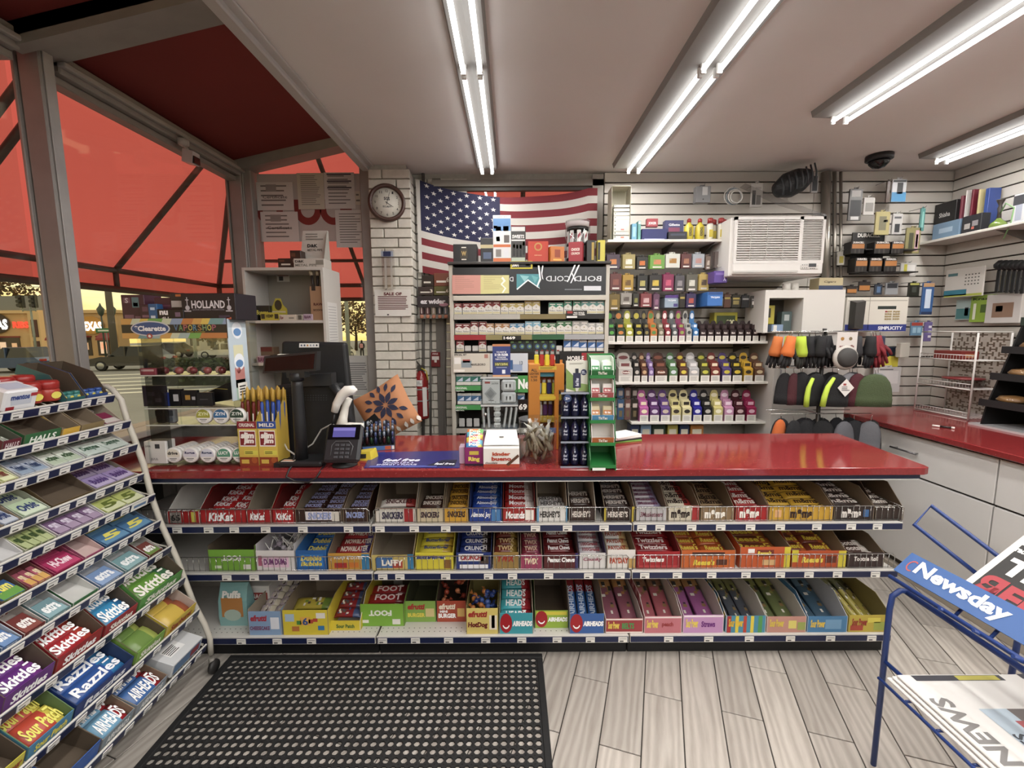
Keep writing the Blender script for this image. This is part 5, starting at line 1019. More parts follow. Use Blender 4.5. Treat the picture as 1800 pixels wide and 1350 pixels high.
pxbox(277,322,543,561,DY -.006,.13,'charcoal_box','black box with white nu lettering on the display case','box','#17141a',z0=TZ_,texts=[('nu','#f2f0f2',.26,.66,.32,.4,.05),('4U','#d8d4d8',.3,.2,.26,.2,.03)],patches=[(.78,.5,.2,.4,'#7a5f7a')])
pxbox(301,322,515,543,DY +.02,.1,'charcoal_box','dark grey box with a pale panel and orange sticker','box','#2c2628',z0=P(301,543,Y=DY).z,patches=[(.5,.32,.9,.4,'#b4b0ae'),(.6,.85,.4,.14,'#c8682c')])
o = pxbox(321,412,515,561,DY -.002,.16,'charcoal_box','wide black charcoal box with white HOLLAND lettering','box','#1d1722',z0=TZ_,texts=[('HOLLAND','#d6d2da',.5,.58,.62,.3,.03),('QUICK LIGHTING CHARCOAL','#8f8a98',.5,.38,.6,.06,.01)],patches=[(.78,.12,.2,.1,'#4a3a52'),(.86,.06,.1,.08,'#c85a3a')])
hk = MB()
for a in (.1,.9):
    W_ =(P(412,561,Y=DY).x - P(321,561,Y=DY).x);H_ = P(321,515,Y=DY).z - TZ_;cx = W_ *(a -.5)
    hk.disc((cx,-.0015,H_ *.45),X3,Z3,.02,.022,'#bdb8c2',8);hk.patch((cx,-.0018,H_ *.64),X3,Z3,.004,H_ *.4,'#bdb8c2');hk.patch((cx,-.0018,H_ *.33),X3,Z3,.03,.005,'#bdb8c2');hk.patch((cx,-.0019,H_ *.74),X3,Z3,.014,.004,'#bdb8c2')
hk.patch((W_ /2+.0006,.08,H_ /2),Y3,Z3,.155,H_ *.96,'#8a5a78');hk.text('HOLLAND',(W_ /2+.0012,.08,H_ /2),Y3,Z3,.13,H_ *.5,'#d8c4d0',.03);hk.build('hookah_print',o)
# things inside the case
def inside(px,py,sh):q = P(px,py,Y=DY +.05);return q.x,CT + SH[sh]
rr = random.Random(5)
stone = MB();stone.lathe([(0,-.016),(.012,-.013),(.018,0),(.014,.012),(0,.017)],mat('#9a4a48',.25),7);stm =[stone.mesh('stone_pipe')]
for c_ in ('#b08a84','#7a2f30','#6f7478'):s2 = MB();s2.lathe([(0,-.016),(.012,-.013),(.018,0),(.014,.012),(0,.017)],mat(c_,.25,var=.5,scale=90),7);stm.append(s2.mesh('stone_pipe'))
for k in range(13):x_,z_ = inside(268+ k *12.5,650,0);tag(ob('stone_pipe',stm[k % 4],loc=(x_,DY +.04+.03*(k % 2),z_ +.0165),rot=(0,1.57*(k % 2),rr.uniform(0,3))),'small reddish stone pipe on the top case shelf, %s' % ((ORD +('eleventh','twelfth','last'))[k]+' from the crimson box'),'pipe','stone pipes in the display case')
x_,z_ = inside(266,655,0);bbox('pipe_box','flat crimson box beside the stone pipes','box',x_ -.02,x_ +.05,DY +.012,.04,z_,.03,'#9a3a48',patches=[(.5,.7,.8,.3,'#c8a0a0')])
x_,z_ = inside(256,650,0);o = thing('lighter_pack','carded blue pocket torch hanging at the case side','torch',(x_ +.01,DY +.03,z_));MB().box(-.016,.016,0,.002,0,.1,FILM).build('blister',o);MB().tube([(.004,.008,.012),(.004,.008,.07)],.007,mat('#2a3f8a',.3)).build('torch_body',o)
for (px0,px1,top,col,lab,pt) in ((252,288,678,'#3a2c44','dark purple patterned packet leaning in the display case',[(.4,.6,.3,.2,'#7a6a8a'),(.7,.3,.3,.2,'#8a7a96'),(.3,.2,.2,.14,'#6f5f80')]),(283,298,690,'#2a3f9a','small royal blue packet on the middle case shelf',[]),(298,318,684,'#16151a','black packet with white figure on the middle case shelf',[(.55,.5,.4,.4,'#b8b8bc')]),(318,345,686,'#1b1a1c','black packet with golden leaf mark',[(.45,.55,.3,.3,'#b8862c'),(.8,.5,.2,.2,'#a8a8ac')]),(345,372,690,'#242426','dark grey packet beside the golden leaf packet',[(.5,.5,.5,.06,'#55555a')])):
    a = P(px0,712,Y=DY +.05);b = P(px1,top,Y=DY +.05);bbox('pouch_packet',lab,'packet',a.x,b.x,DY +.05,.02,CT + SH[1],max(.05,b.z - CT - SH[1]),col,patches=pt,rough=.3)
a = P(365,712,Y=DY +.1);o = MB().hexa([(-.0,0,0),(.12,0,.02),(.12,.05,.02),(0,.05,0),(.01,0,.05),(.12,0,.10),(.12,.05,.10),(.01,.05,.05)],mat('#121214',.35)).tube([(.0,-.001,.055),(.06,-.001,.075),(.12,-.001,.07)],.0012,'#c8b83a',n=4).build('black_pouch',loc=(a.x -.02,DY +.1,CT + SH[1]));tag(o,'soft black pouch with thin yellow line in the display case','pouch')
def can_roll(px,py,r,n,lid,bot,txt,tc,lab,grp=None,yy=DY +.012,zz=None,body='#e4e2de'):
    q = P(px,py,Y=yy);z =(zz if zz is not None else q.z)
    m = MB();m.lathe([(0,0),(r *.96,0),(r,.002),(r,.018),(r *.96,.02),(0,.02)],mat(body,.35),20,ax='Y');one = m
    f = MB();f.lathe([(0,0),(r *.96,0),(r,.002),(r,.018),(r *.96,.02),(0,.02)],mat(body,.35),20,ax='Y')
    f.disc((0,-.0006,0),X3,Z3,r *1.72,r *1.72,'#f0eeea',20);k =20
    f.add([(r *.85* math.cos(R(a)),-.0012,r *.85* math.sin(R(a))) for a in range(-14,195,16)],[tuple(range(14))],lid);f.patch((0,-.0014,-r *.42),X3,Z3,r *.9,r *.1,'#777');f.patch((0,-.0014,-r *.6),X3,Z3,r *.6,r *.08,'#999')
    f.text(txt,(0,-.0018,r *.3),X3,Z3,r *1.25,r *.42,tc,.04)
    me,mf = one.mesh('nicotine_can'),f.mesh('nicotine_can')
    for i in range(n):tag(ob('nicotine_can',mf if i == 0 else me,loc=(q.x + i *.0012,yy + i *.0208,z),rot=(0,0,0)),lab +(' at the front' if i == 0 and n >1 else (' further in the roll' if n >1 else '')),'can',(lab +' roll') if i else None)
cr =.036
for px,lid,tc,lab in ((357,'#a8a82c','#e8eab0','white round can with olive lime lid'),(387,'#2f6fa8','#e8f0f8','white round can with blue lid'),(416,'#2f4a3a','#dfe8e0','white round can with dark green lid')):can_roll(px,729,cr,1,lid,None,'ZYN',tc,lab +' on the case shelf',zz=CT + SH[2]+ cr +.001)
for px,lid,tc,t,lab in ((304,'#e8e2d0','#3a3632','drive','cream round can in the lower case'),(334,'#dcdae6','#3a2f6a','Rogue','white round can with violet mark'),(364,'#d4d8e8','#22336a','Rogue','white round can with navy mark'),(393,'#4f9a78','#f0f4f0','LUCY','white round can with green band'),(421,'#4f9a78','#f0f4f0','LUCY','white round can with green band nearest the meat sticks')):can_roll(px,798,cr,6,lid,None,t,tc,lab,zz=CT + SH[3]+ cr +.001)
for px,c1,lab in ((281,'#7a5a4a','iridescent rainbow tin on the case shelf'),(299,'#9aa0a6','silver rounded tin with dark label on the case shelf')):
    q = P(px,742,Y=DY +.03);m = MB();m.box(-.021,.021,0,.03,0,.07,mat(c1,.2,metal=.7),c=.008);m.patch((0,-.0006,.048),X3,Z3,.034,.025,'#2c3038');m.text('OZONE',(0,-.0008,.022),X3,Z3,.03,.012,'#3a4a5a',.03);tag(m.build('tobacco_tin',loc=(q.x,DY +.03,CT + SH[2])),lab,'tin')
pxbox(256,290,776,814,DY +.008,.06,'vape_box','plain white vape box at the bottom of the display case','box','#dcdad6',z0=CT + SH[3],texts=[('JUUL','#55585c',.2,.78,.26,.1,.01),('JUUL','#55585c',.45,.2,.34,.12,.01)],patches=[(.62,.78,.22,.2,'#3a3c42')])
# ---- meat stick boxes
def jim(px0,px1,band,sc,lab,slab,word):
    a = C(px0,819);b = C(px1,819);w = b.x - a.x;Y = a.y +.0;h =.205
    o = thing('meat_stick_box',lab,'snack box',((a.x + b.x)/2,Y,CT),R(-2));m = MB();t =.0025;d =.10
    m.box(-w /2,w /2,0,t,0,h,'#d8b83a');m.box(-w /2,w /2,d - t,d,0,h +.13,'#c9a030');m.box(-w /2,w /2,0,d,0,t,'#8a3a1c')
    for x in (-w /2,w /2- t):m.add([(x,0,0),(x,d,0),(x,d,h +.12),(x,0,h)],[(0,1,2,3)],'#c8a22e')
    m.build('carton',o);f = MB();f.patch((0,-.0006,h *.92),X3,Z3,w,h *.16,band);f.text(word,(0,-.0012,h *.92),X3,Z3,w *.8,h *.08,'#f0ece4',.03)
    f.patch((0,-.0007,h *.62),X3,Z3,w *.84,h *.36,'#f0ece4');f.patch((0,-.0009,h *.62),X3,Z3,w *.78,h *.31,'#8f1a20');f.text('slim',(-.0,-.0014,h *.69),X3,(.0,0,1),w *.7,h *.14,'#f4f0e8',.06,.1);f.text('jim',(.004,-.0014,h *.55),X3,Z3,w *.56,h *.15,'#f4f0e8',.06,.1)
    f.patch((w *.12,-.0007,h *.3),X3,Z3,w *.7,h *.1,'#d9d23a');f.lines((w *.12,-.001,h *.3),X3,Z3,w *.6,h *.07,2,'#3a3420',2);f.patch((0,-.0007,h *.1),X3,Z3,w *.98,h *.2,'#9a3a1c');f.patch((-w *.2,-.001,h *.1),X3,Z3,w *.4,h *.09,'#d8b83a');f.disc((w *.28,-.0011,h *.13),X3,Z3,w *.3,h *.14,'#b8541f');f.build('front_print',o)
    st = MB();st.tube([(0,0,0),(0,0,.27),(0,0,.285)],[.0075,.0075,.004],mat(sc,.3),n=7);st.lathe([(.0078,.285),(.0082,.31),(.006,.335),(.001,.345)],mat('#c89a2c',.35),7);st.patch((0,-.0078,.2),X3,Z3,.006,.06,'#e8e2d8');me = st.mesh('meat_stick')
    for i in range(4):
        for j in range(2):tag(ob('meat_stick',me,loc=((a.x + b.x)/2+(i -1.5)*.02,Y +.03+ j *.04,CT +.004+.008*((i + j) % 2)),rot=(R(-3),R((i -1.5)*1.2),0)),slab +', '+ ORD[i]+(' in front',' behind')[j],'meat stick',slab)
jim(422,456,'#9a1f30','#7a1d1a','yellow snack box with red band holding dark red meat sticks','long dark red meat stick with gold tip','ORIGINAL')
jim(457,490,'#2a4fae','#2f55c0','yellow snack box with blue band holding blue meat sticks','long blue wrapped meat stick with gold tip','MILD')
# ---- pole display
BLK = mat('#1c1d20',.45);BLK2 = mat('#111214',.6)
a = C(520,822);pd = thing('pole_display','black customer display on a tall pole beside the meat sticks','pole display',(a.x,a.y +.05,CT))
MB().box(-.075,.115,-.055,.09,0,.026,BLK,c=.008).build('base',pd);MB().prism([(-.098,-.05),(-.05,-.05),(-.05,.03),(-.098,.03)],.0,.02,BLK,'Z').build('base_wing',pd);MB().patch((-.04,-.03,.0266),X3,Y3,.055,.035,'#e2dcd2').patch((-.04,-.03,.0269),X3,Y3,.05,.012,'#c86a3a').build('sticker',pd)
MB().lathe([(.028,.02),(.026,.2),(.024,.36),(.024,.40)],BLK,12,(.005,0,0)).build('pole',pd);MB().lathe([(.03,.385),(.03,.42)],BLK,12,(.005,0,0)).build('collar',pd)
h = MB();h.hexa([(-.135,-.02,.42),(.10,-.02,.43),(.10,.03,.43),(-.135,.03,.42),(-.13,-.005,.495),(.105,-.005,.515),(.105,.035,.515),(-.13,.035,.495)],BLK);hd_ = h.build('display_head',pd)
MB().hexa([(-.125,-.0225,.43),(.092,-.0225,.44),(.092,-.018,.44),(-.125,-.018,.43),(-.122,-.0085,.486),(.096,-.0085,.506),(.096,-.004,.506),(-.122,-.004,.486)],mat('#07120f',.08)).build('display_window',hd_);MB().box(-.03,.05,-.02,.03,.40,.43,BLK).build('neck',hd_)
# ---- POS terminal seen from behind
a = P(500,790,Y=2.2);pos = thing('cash_register_terminal','bulky black register terminal seen from behind','register terminal',(a.x +.14,2.2,CT))
def pc(x,y,Y):q = P(x,y,Y=Y);return (q.x - a.x -.14,Y -2.2,q.z - CT)
m = MB();f_ =[pc(490,745,2.2),pc(622,760,2.2),pc(606,602,2.24),pc(494,600,2.24)];bk =[(x,y +.05,z) for x,y,z in f_];m.hexa([f_[0],f_[1],bk[1],bk[0],f_[3],f_[2],bk[2],bk[3]],BLK2);mo = m.build('monitor_shell',pos);bv = mo.modifiers.new('edge','BEVEL');bv.width =.014;bv.segments =3
m = MB();f_ =[pc(486,808,2.1),pc(600,808,2.1),pc(592,676,2.12),pc(484,678,2.12)];bk =[(x,y +.1,z) for x,y,z in f_];m.hexa([f_[0],f_[1],bk[1],bk[0],f_[3],f_[2],bk[2],bk[3]],BLK2);mo2 = m.build('rear_housing',pos);bv = mo2.modifiers.new('edge','BEVEL');bv.width =.01;bv.segments =2
m = MB();f_ =[pc(520,680,2.09),pc(583,678,2.09),pc(582,656,2.10),pc(524,660,2.10)];bk =[(x,y +.06,z) for x,y,z in f_];m.hexa([f_[0],f_[1],bk[1],bk[0],f_[3],f_[2],bk[2],bk[3]],BLK).build('top_cover',pos)
m = MB();c0 = pc(544,607,2.198);m.patch((c0[0],c0[1]-.004,c0[2]),X3,(0,.2,1),.098,.021,'#dcdad6')
for k in range(6):m.disc((c0[0]-.037+ k *.015,c0[1]-.0055,c0[2]),X3,Z3,.009,.01,['#4a5a7a','#3a4a6a','#b8722c','#8a94a0','#8a94a0','#2a2c34'][k],8)
m.build('sticker',mo)
v = MB()
for i in range(16):
    for j in range(3):c1 = pc(505+ i *4.6,695+ j *4,2.097);v.patch((c1[0],c1[1]-.002,c1[2]),X3,Z3,.006,.004,'#303236')
v.build('vent_slots',mo2)['kind'] ='stuff'
o = MB().box(-.048,.048,0,.03,0,.02,mat('#d5d1c2',.5),c=.002).build('card_reader',pos,loc=pc(505,630,2.12))
m = MB();e_ =[pc(585,676,2.1),pc(600,700,2.1),pc(618,745,2.12),pc(630,790,2.14),pc(560,806,2.1)];m.tube(e_[:4],.022,BLK,n=8).build('side_arm',pos)
# ---- white cables
wc = MB();wc.tube([pc(490,760,2.05),pc(505,790,2.0),pc(520,800,1.97)],.004,'#c9c6c0',n=5);o = wc.build('cable',loc=pos.location);tag(o,'short white cable curling behind the pole display','cable')
wc = MB();wc.tube([pc(532,792,2.0),pc(550,780,2.02),pc(565,755,2.03),pc(583,746,2.0),pc(600,750,1.99)],.004,'#a9a6a0',n=5);o = wc.build('cable',loc=pos.location);tag(o,'grey cable looping up to the card terminal','cable')
def wp(x,y,Y=None,Z=None):return P(x,y,Y=Y,Z=Z)
wc = MB();wc.tube([wp(518,800,Y=1.95),wp(514,818,Z=CT +.005),wp(508,826,Y=1.872),wp(503,838,Y=1.868),wp(518,846,Y=1.864),wp(542,848,Y=1.864),wp(556,840,Y=1.866),wp(562,830,Y=1.87),wp(572,815,Z=CT +.005)],.0042,BLK,n=6);tag(wc.build('cable'),'black cable drooping over the front counter edge','cable')
# ---- barcode scanner
sc = thing('barcode_scanner','white handheld barcode scanner resting on its curved stand','scanner',tuple(P(612,755,Y=2.02)));L0 = Vector(sc.location)
def sl(x,y,Y):return tuple(P(x,y,Y=Y)- L0)
OFFW = mat('#cfcbc0',.35);MB().tube([sl(600,752,2.02),sl(603,735,2.03),sl(607,715,2.05),sl(612,700,2.05)],[.03,.02,.017,.02],OFFW,n=10).build('stand',sc);MB().tube([sl(588,752,2.02),sl(615,750,2.0),sl(640,748,2.02)],[.012,.02,.012],OFFW,n=8).build('stand_base',sc)
MB().tube([sl(588,724,2.0),sl(592,710,2.0),sl(600,696,2.0),sl(610,687,2.0),sl(620,686,2.0),sl(625,690,2.0)],[.016,.019,.022,.025,.023,.016],mat('#dedbd4',.3),n=12).build('gun_body',sc);MB().tube([sl(588,727,2.0),sl(586,738,2.0),sl(584,750,2.0)],.006,BLK,n=6).build('cord',sc)
# ---- card terminal
a = C(602,821);kt = thing('card_terminal','black card payment terminal with purple lit screen on a stand','card terminal',(a.x,a.y +.03,CT));MB().lathe([(.055,0),(.055,.006),(.02,.012),(.018,.05)],BLK2,20).build('stand',kt)
T_ = Matrix.Translation((0,-.005,.105)) @ Matrix.Rotation(R(-28),4,'X');m = MB();m.T = T_;m.box(-.082,.082,-.012,.02,-.09,.085,mat('#26272b',.35),c=.012);bd = m.build('terminal_body',kt)
m = MB();m.T = T_;m.box(-.068,.074,-.0135,-.0125,.012,.08,mat('#0c0c10',.15));m.build('bezel',kt);m = MB();m.T = T_;m.patch((.003,-.0142,.045),X3,Z3,.10,.045,mat('#4a4690',.2,emit=.55));m.patch((.003,-.0145,.058),X3,Z3,.10,.012,mat('#6a64b0',.2,emit=.5));m.build('screen',kt)
for r in range(4):
    for c_ in range(3):m = MB();m.T = T_;m.box(-.03+ c_ *.024,-.012+ c_ *.024,-.0155,-.012,-.02- r *.018,-.008- r *.018,mat('#3c3e44',.5),c=.002);m.build('key',kt)
m = MB();m.T = T_;m.tube([(-.045,-.013,-.06),(-.045,-.013,-.015),(-.03,-.013,.004),(.03,-.013,.004),(.05,-.013,-.02),(.045,-.013,-.06)],.0015,mat('#6a6c70',.3),n=4);m.build('keypad_rim',kt)
# ---- lighters and vape bottles rack
vr = thing('vape_bottle_rack','small black stepped rack behind the card terminal','rack',tuple(C(660,792)+ Vector((0,.05,0))),R(14));MB().hexa([(-.085,-.05,0),(.085,-.05,0),(.085,.07,0),(-.085,.07,0),(-.085,-.045,.02),(.085,-.045,.02),(.085,.07,.075),(-.085,.07,.075)],BLK2).build('steps',vr);MB().patch((0,-.051,.012),X3,Z3,.16,.022,'#3f6fb8').patch((.05,-.0515,.012),X3,Z3,.03,.018,'#c8582c').patch((.075,-.0515,.012),X3,Z3,.012,.018,'#e2dedb').build('front_strip',vr)
bt = MB();bt.lathe([(.0085,0),(.0085,.03),(.005,.036),(.005,.04)],mat('#17181c',.25),8);bt.lathe([(.0065,.04),(.0065,.056),(.004,.062)],mat('#5a6270',.3),8);bms =[bt.mesh('vape_bottle')]
for c1,c2 in (('#3a1518','#8a94a4'),('#15361f','#2f3138'),('#1d2750','#4a5a8a')):b2 = MB();b2.lathe([(.0085,0),(.0085,.03),(.005,.036),(.005,.04)],mat(c1,.25),8);b2.lathe([(.0065,.04),(.0065,.056),(.004,.062)],mat(c2,.3),8);bms.append(b2.mesh('vape_bottle'))
ca2,sa2 = math.cos(R(14)),math.sin(R(14));L0 = Vector(vr.location)
for r in range(5):
    for c_ in range(8):lx,ly,lz =-.073+ c_ *.021,-.032+ r *.022,.023+(r *.022+.013)*.46;tag(ob('vape_bottle',bms[(r *3+ c_) % 4],loc=(L0.x + lx * ca2 - ly * sa2,L0.y + lx * sa2 + ly * ca2,CT + lz)),'tiny dropper bottle in the black stepped rack, %s of %s row' % (ORD[c_],ORD[r]),'bottle','dropper bottles')
o = MB().box(-.05,.05,-.002,.002,-.02,.02,mat('#15161a',.4)).text('21+',(0,-.003,0),X3,Z3,.03,.02,'#d9d9dc').build('flag_card');o.matrix_world = Matrix.Translation(P(650,742,Y=2.3)) @ Matrix.Rotation(R(-38),4,'Y');tag(o,'black card sticking up slanted out of the dropper bottles','card')
o = MB().hexa([(-.035,-.03,0),(.045,-.035,0),(.06,.03,0),(-.03,.03,0),(-.03,-.015,.03),(.035,-.02,.04),(.05,.03,.045),(-.025,.03,.035)],mat('#cdb21f',.4)).patch((.005,-.03,.02),X3,(0,.3,1),.03,.02,'#22201a').build('lighter_carton',loc=tuple(C(640,806)));tag(o,'small torn yellow lighter carton beside the card terminal','carton')
# ---- blue counter mat with print
a,b = C(640,823),C(812,823);c0,d0 = C(664,796),C(811,793);m = MB()
m.prism([(a.x,a.y),(b.x -.01,b.y),(d0.x,d0.y),(c0.x -.03,c0.y)],CT,CT +.003,mat('#2a2a80',.25),'Z');o = m.build('counter_mat');tag(o,'glossy blue advertising mat lying on the red countertop','counter mat')
m = MB();zc_ = CT +.0035;sk_ = Vector((-.0,1,0));m.text('feel free',(a.x +.14,a.y +.112,zc_),X3,Y3,.17,.046,'#eef0f8',.03,.3);m.text('MOOD LIFT +',(a.x +.135,a.y +.068,zc_),X3,Y3,.14,.02,'#dfe2f4',.02);m.text('ENERGY + FOCUS',(a.x +.135,a.y +.04,zc_),X3,Y3,.18,.02,'#dfe2f4',.02);m.poly([(a.x +.27,a.y +.02,zc_ -.0003),(a.x +.40,a.y +.012,zc_ -.0003),(a.x +.40,a.y +.11,zc_ -.0003),(a.x +.33,a.y +.11,zc_ -.0003)],'#14163a');m.text('feel free',(a.x +.35,a.y +.05,zc_),X3,Y3,.09,.03,'#e8eaf4',.03,.3);m.patch((a.x +.17,a.y +.015,zc_ -.0004),X3,Y3,.3,.02,'#4a5ab8');m.build('print',o)
# ---- magenta gum tub
a,b = C(817,819),C(850,819);w = b.x - a.x;o = tray(a.x,b.x,a.y,CT,.085,.13,.10,'#8f1f6a','#7a1a58',[('Ring','#e8d84a',.5,.35,.6,.3,.05),],'magenta lollipop tub with colourful packets',name='candy_tub',patches=[(.5,.06,1,.12,'#2a1230'),(.5,.7,.5,.2,'#c8b030')])
for k in range(6):me = bar_mesh(.075,.03,.012,['#3f8fd0','#d84a7a','#e0c83a','#c83a3a','#4ab0c8','#e87a3a'][k],'Pop','#f4f0d8',['#e8d84a','#6ac0e0','#d84a8a','#f0d040','#e85a8a','#58b04a'][k],name='candy_packet');tag(ob('candy_packet',me,loc=((a.x + b.x)/2,a.y +.025+ k *.011,CT +.085+ k *.010),rot=(R(50),0,R((-1)** k *5))),'bright striped candy packet standing in the magenta tub','candy','packets in the magenta tub')
tag(MB().box(-.012,.012,0,.06,0,.08,mat('#c9a8c4',.4),c=.002).build('side_card',loc=(a.x -.016,a.y +.03,CT)),'thin pale pink card box beside the magenta tub','box')
# ---- white chocolate box
a,b = C(850,822),C(913,822);w = b.x - a.x;kb = thing('chocolate_box','white chocolate bar box with orange lettering and raised lid','snack box',((a.x + b.x)/2,a.y,CT));m = MB();m.hexa([(-w /2,0,0),(w /2,0,0),(w /2,.13,0),(-w /2,.13,0),(-w /2,.004,.085),(w /2,.004,.085),(w /2,.13,.10),(-w /2,.13,.10)],mat('#dbd8d2',.4)).build('carton',kb)
m = MB();m.add([(-w /2,.03,.095),(w /2,.03,.095),(w /2-.012,.07,.155),(-w /2+.012,.07,.155)],[(0,1,2,3)],mat('#e2e0dc',.4));m.patch((0,.048,.127),X3,(0,.55,.8),.02,.006,'#55504c');m.build('lid_flap',kb)
m = MB();m.text('kinder',(-.0,-.0012,.062),X3,Z3,w *.5,.016,'#c2401f',.05);m.text('bueno',(.0,-.0012,.04),X3,Z3,w *.55,.018,'#b8301c',.05);m.patch((0,-.0007,.008),X3,Z3,w,.016,'#b8402a');m.poly([(w *.12,-.001,.014),(w *.2,-.001,.008),(w *.5,-.001,.05),(w *.46,-.001,.06)],'#5a341f');m.text('chocolate',(-w *.28,-.0012,.022),X3,Z3,w *.34,.01,'#4a3226',.02);m.build('front_print',kb)
# ---- clear charger tower
a,b = C(846,800),C(911,800);w = b.x - a.x;tw = thing('charger_tower','clear acrylic tower of white phone chargers','display case',((a.x + b.x)/2,a.y +.01,CT));H_ =.38
for x in (-w /2,w /2-.004):MB().box(x,x +.004,0,.15,0,H_,ACRYL).build('side_panel',tw)
MB().box(-w /2,w /2,.146,.15,0,H_,ACRYL).build('back_panel',tw);MB().box(-w /2,w /2,-.002,0,0,H_,ACRYL).build('door',tw)
for z in (.004,.125,.245,H_):MB().box(-w /2,w /2,0,.15,z -.004,z,ACRYL).build('tier',tw);MB().box(-w /2,w /2,-.0035,-.002,z -.006,z +.002,mat('#b9bcbc',.3)).build('tier_edge',tw)
MB().lathe([(0,-.012),(.008,-.012),(.008,0)],CHR,10,(-w /2+.022,-.002,.2),'Y').build('lock',tw)
L0 = Vector(tw.location);cx_ = L0.x
WHT ='#d6d6d8'
bbox('charger_pack','square white charger pack with grey diamond speaker print','charger',cx_ - w /2+.008,cx_ +.002,L0.y +.01,.03,CT +.25,.115,WHT,texts=[('CAUTION','#5a5a5e',.72,.86,.4,.07,.02)],patches=[(.3,.9,.3,.08,'#b8342c'),(.5,.14,.3,.03,'#333'),(.25,.08,.04,.03,'#777'),(.5,.08,.04,.03,'#777'),(.75,.08,.04,.03,'#777')])
o = MB();o.add([(0,-.001,.033),(-.03,-.001,0),(0,-.001,-.033),(.03,-.001,0)],[(3,2,1,0)],'#a8aaad');o.add([(0,-.002,.022),(-.02,-.002,0),(0,-.002,-.022),(.02,-.002,0)],[(3,2,1,0)],'#8c8e92');tag(o.build('speaker_card',loc=(cx_ - w *.235,L0.y +.008,CT +.30)),'grey diamond shaped card on the square charger pack','card')
for k,z in enumerate((.25,.31)):bbox('charger_pack',('lower','upper')[k]+' white earphone pack in the clear tower top','charger',cx_ +.01,cx_ + w /2-.01,L0.y +.012,.03,CT + z,.055,'#c9c9cd',patches=[(.5,.5,.6,.6,'#dfdfe2'),(.35,.5,.1,.3,'#aaaaae'),(.6,.5,.1,.3,'#aaaaae')],c=.008)
for k in range(4):bbox('plug_adapter','white plug cube stacked in the tower middle, %s from below' % ORD[k],'plug',cx_ -.028,cx_ +.004,L0.y +.012,.03,CT +.128+ k *.028,.026,'#e2e2e2',patches=[(.3,.5,.06,.3,'#3c3c40'),(.6,.5,.06,.3,'#3c3c40'),(.8,.5,.06,.3,'#3c3c40')],c=.006,group='stacked plug cubes')
for z in (.13,.01):
    for k in range(7):
        if z >.1 and k in (2,3):continue
        x = cx_ - w /2+.014+ k *(w -.03)/6.2;m = MB();m.box(-.005,.005,0,.05,0,.095,mat(WHT,.3),c=.003);tag(m.build('cable_pack',loc=(x,L0.y +.015,CT + z),rot=(0,R(8 if x > cx_ else -3),0)),'slim white cable pack in the '+('middle' if z >.1 else 'bottom')+' tower tier, %s from left' % ORD[k],'cable pack','cable packs in the clear tower')
# age notice on the tower
a = P(866,650,Y=L0.y +.02);b = P(897,605,Y=L0.y +.02);o = bbox('age_notice','blue age limit notice standing on the charger tower','notice',a.x,b.x,L0.y +.02,.012,CT + H_,b.z - CT - H_,'#2f3f86',texts=[('YOU MUST BE','#e6e8f2',.5,.76,.56,.05,.03),('21 OR OLDER','#f4f6fc',.5,.68,.76,.075,.05),('TO PURCHASE','#e6e8f2',.5,.6,.5,.045,.03),('TOBACCO PRODUCTS','#e6e8f2',.5,.54,.7,.045,.03),('10/13/04','#c2bd62',.5,.39,.7,.08,.06)],patches=[(.5,.97,1,.07,'#c87a4a'),(.5,.03,1,.06,'#d89a6a'),(.5,.39,.8,.13,'#4a4a3a'),(.5,.29,.6,.03,'#8a94c0'),(.62,.16,.18,.12,'#e2e6f0')])
# ---- clear jar of wrapped rolls
a = C(947,815);jr = thing('clear_jar','round clear jar filled with clear wrapped tobacco rolls','jar',(a.x,a.y +.075,CT));rj =.0865
MB().lathe([(rj -.004,.003),(rj,.0),(rj +.002,.19),(rj +.004,.195)],ACRYL,28).build('jar_wall',jr);MB().lathe([(0,.001),(rj,.001),(rj,.004),(0,.004)],ACRYL,28).build('jar_floor',jr)
cg =[]
for c_ in ('#8a7a5c','#6f5f42','#a0937a','#c9c4b8'):m = MB();m.tube([(0,0,-.055),(0,0,-.045),(0,0,.04),(0,.002,.055)],[.003,.009,.009,.002],mat(c_,.35,var=.3,scale=60),n=7);m.add([(-.006,0,.05),(.006,0,.05),(.009,.002,.07),(-.009,-.002,.07)],[(0,1,2,3)],mat('#cfcbc4',.2));cg.append(m.mesh('wrapped_roll'))
rr = random.Random(11)
for k in range(52):
    lay = k // 20;g = rr.uniform(0,6.28);rad = math.sqrt(rr.random())*.052;z =.055+ lay *.033+ rr.uniform(0,.014)
    tag(ob('wrapped_roll',cg[3] if lay == 2 and k % 2 else cg[k % 3],loc=(a.x + rad * math.cos(g),a.y +.075+ rad * math.sin(g),CT + z),rot=(rr.uniform(-.75,.75) if lay <2 else rr.uniform(-1.3,1.3),rr.uniform(-.5,.5),rr.uniform(0,6.28))),'clear wrapped tobacco roll heaped in the jar','tobacco roll','rolls in the clear jar')
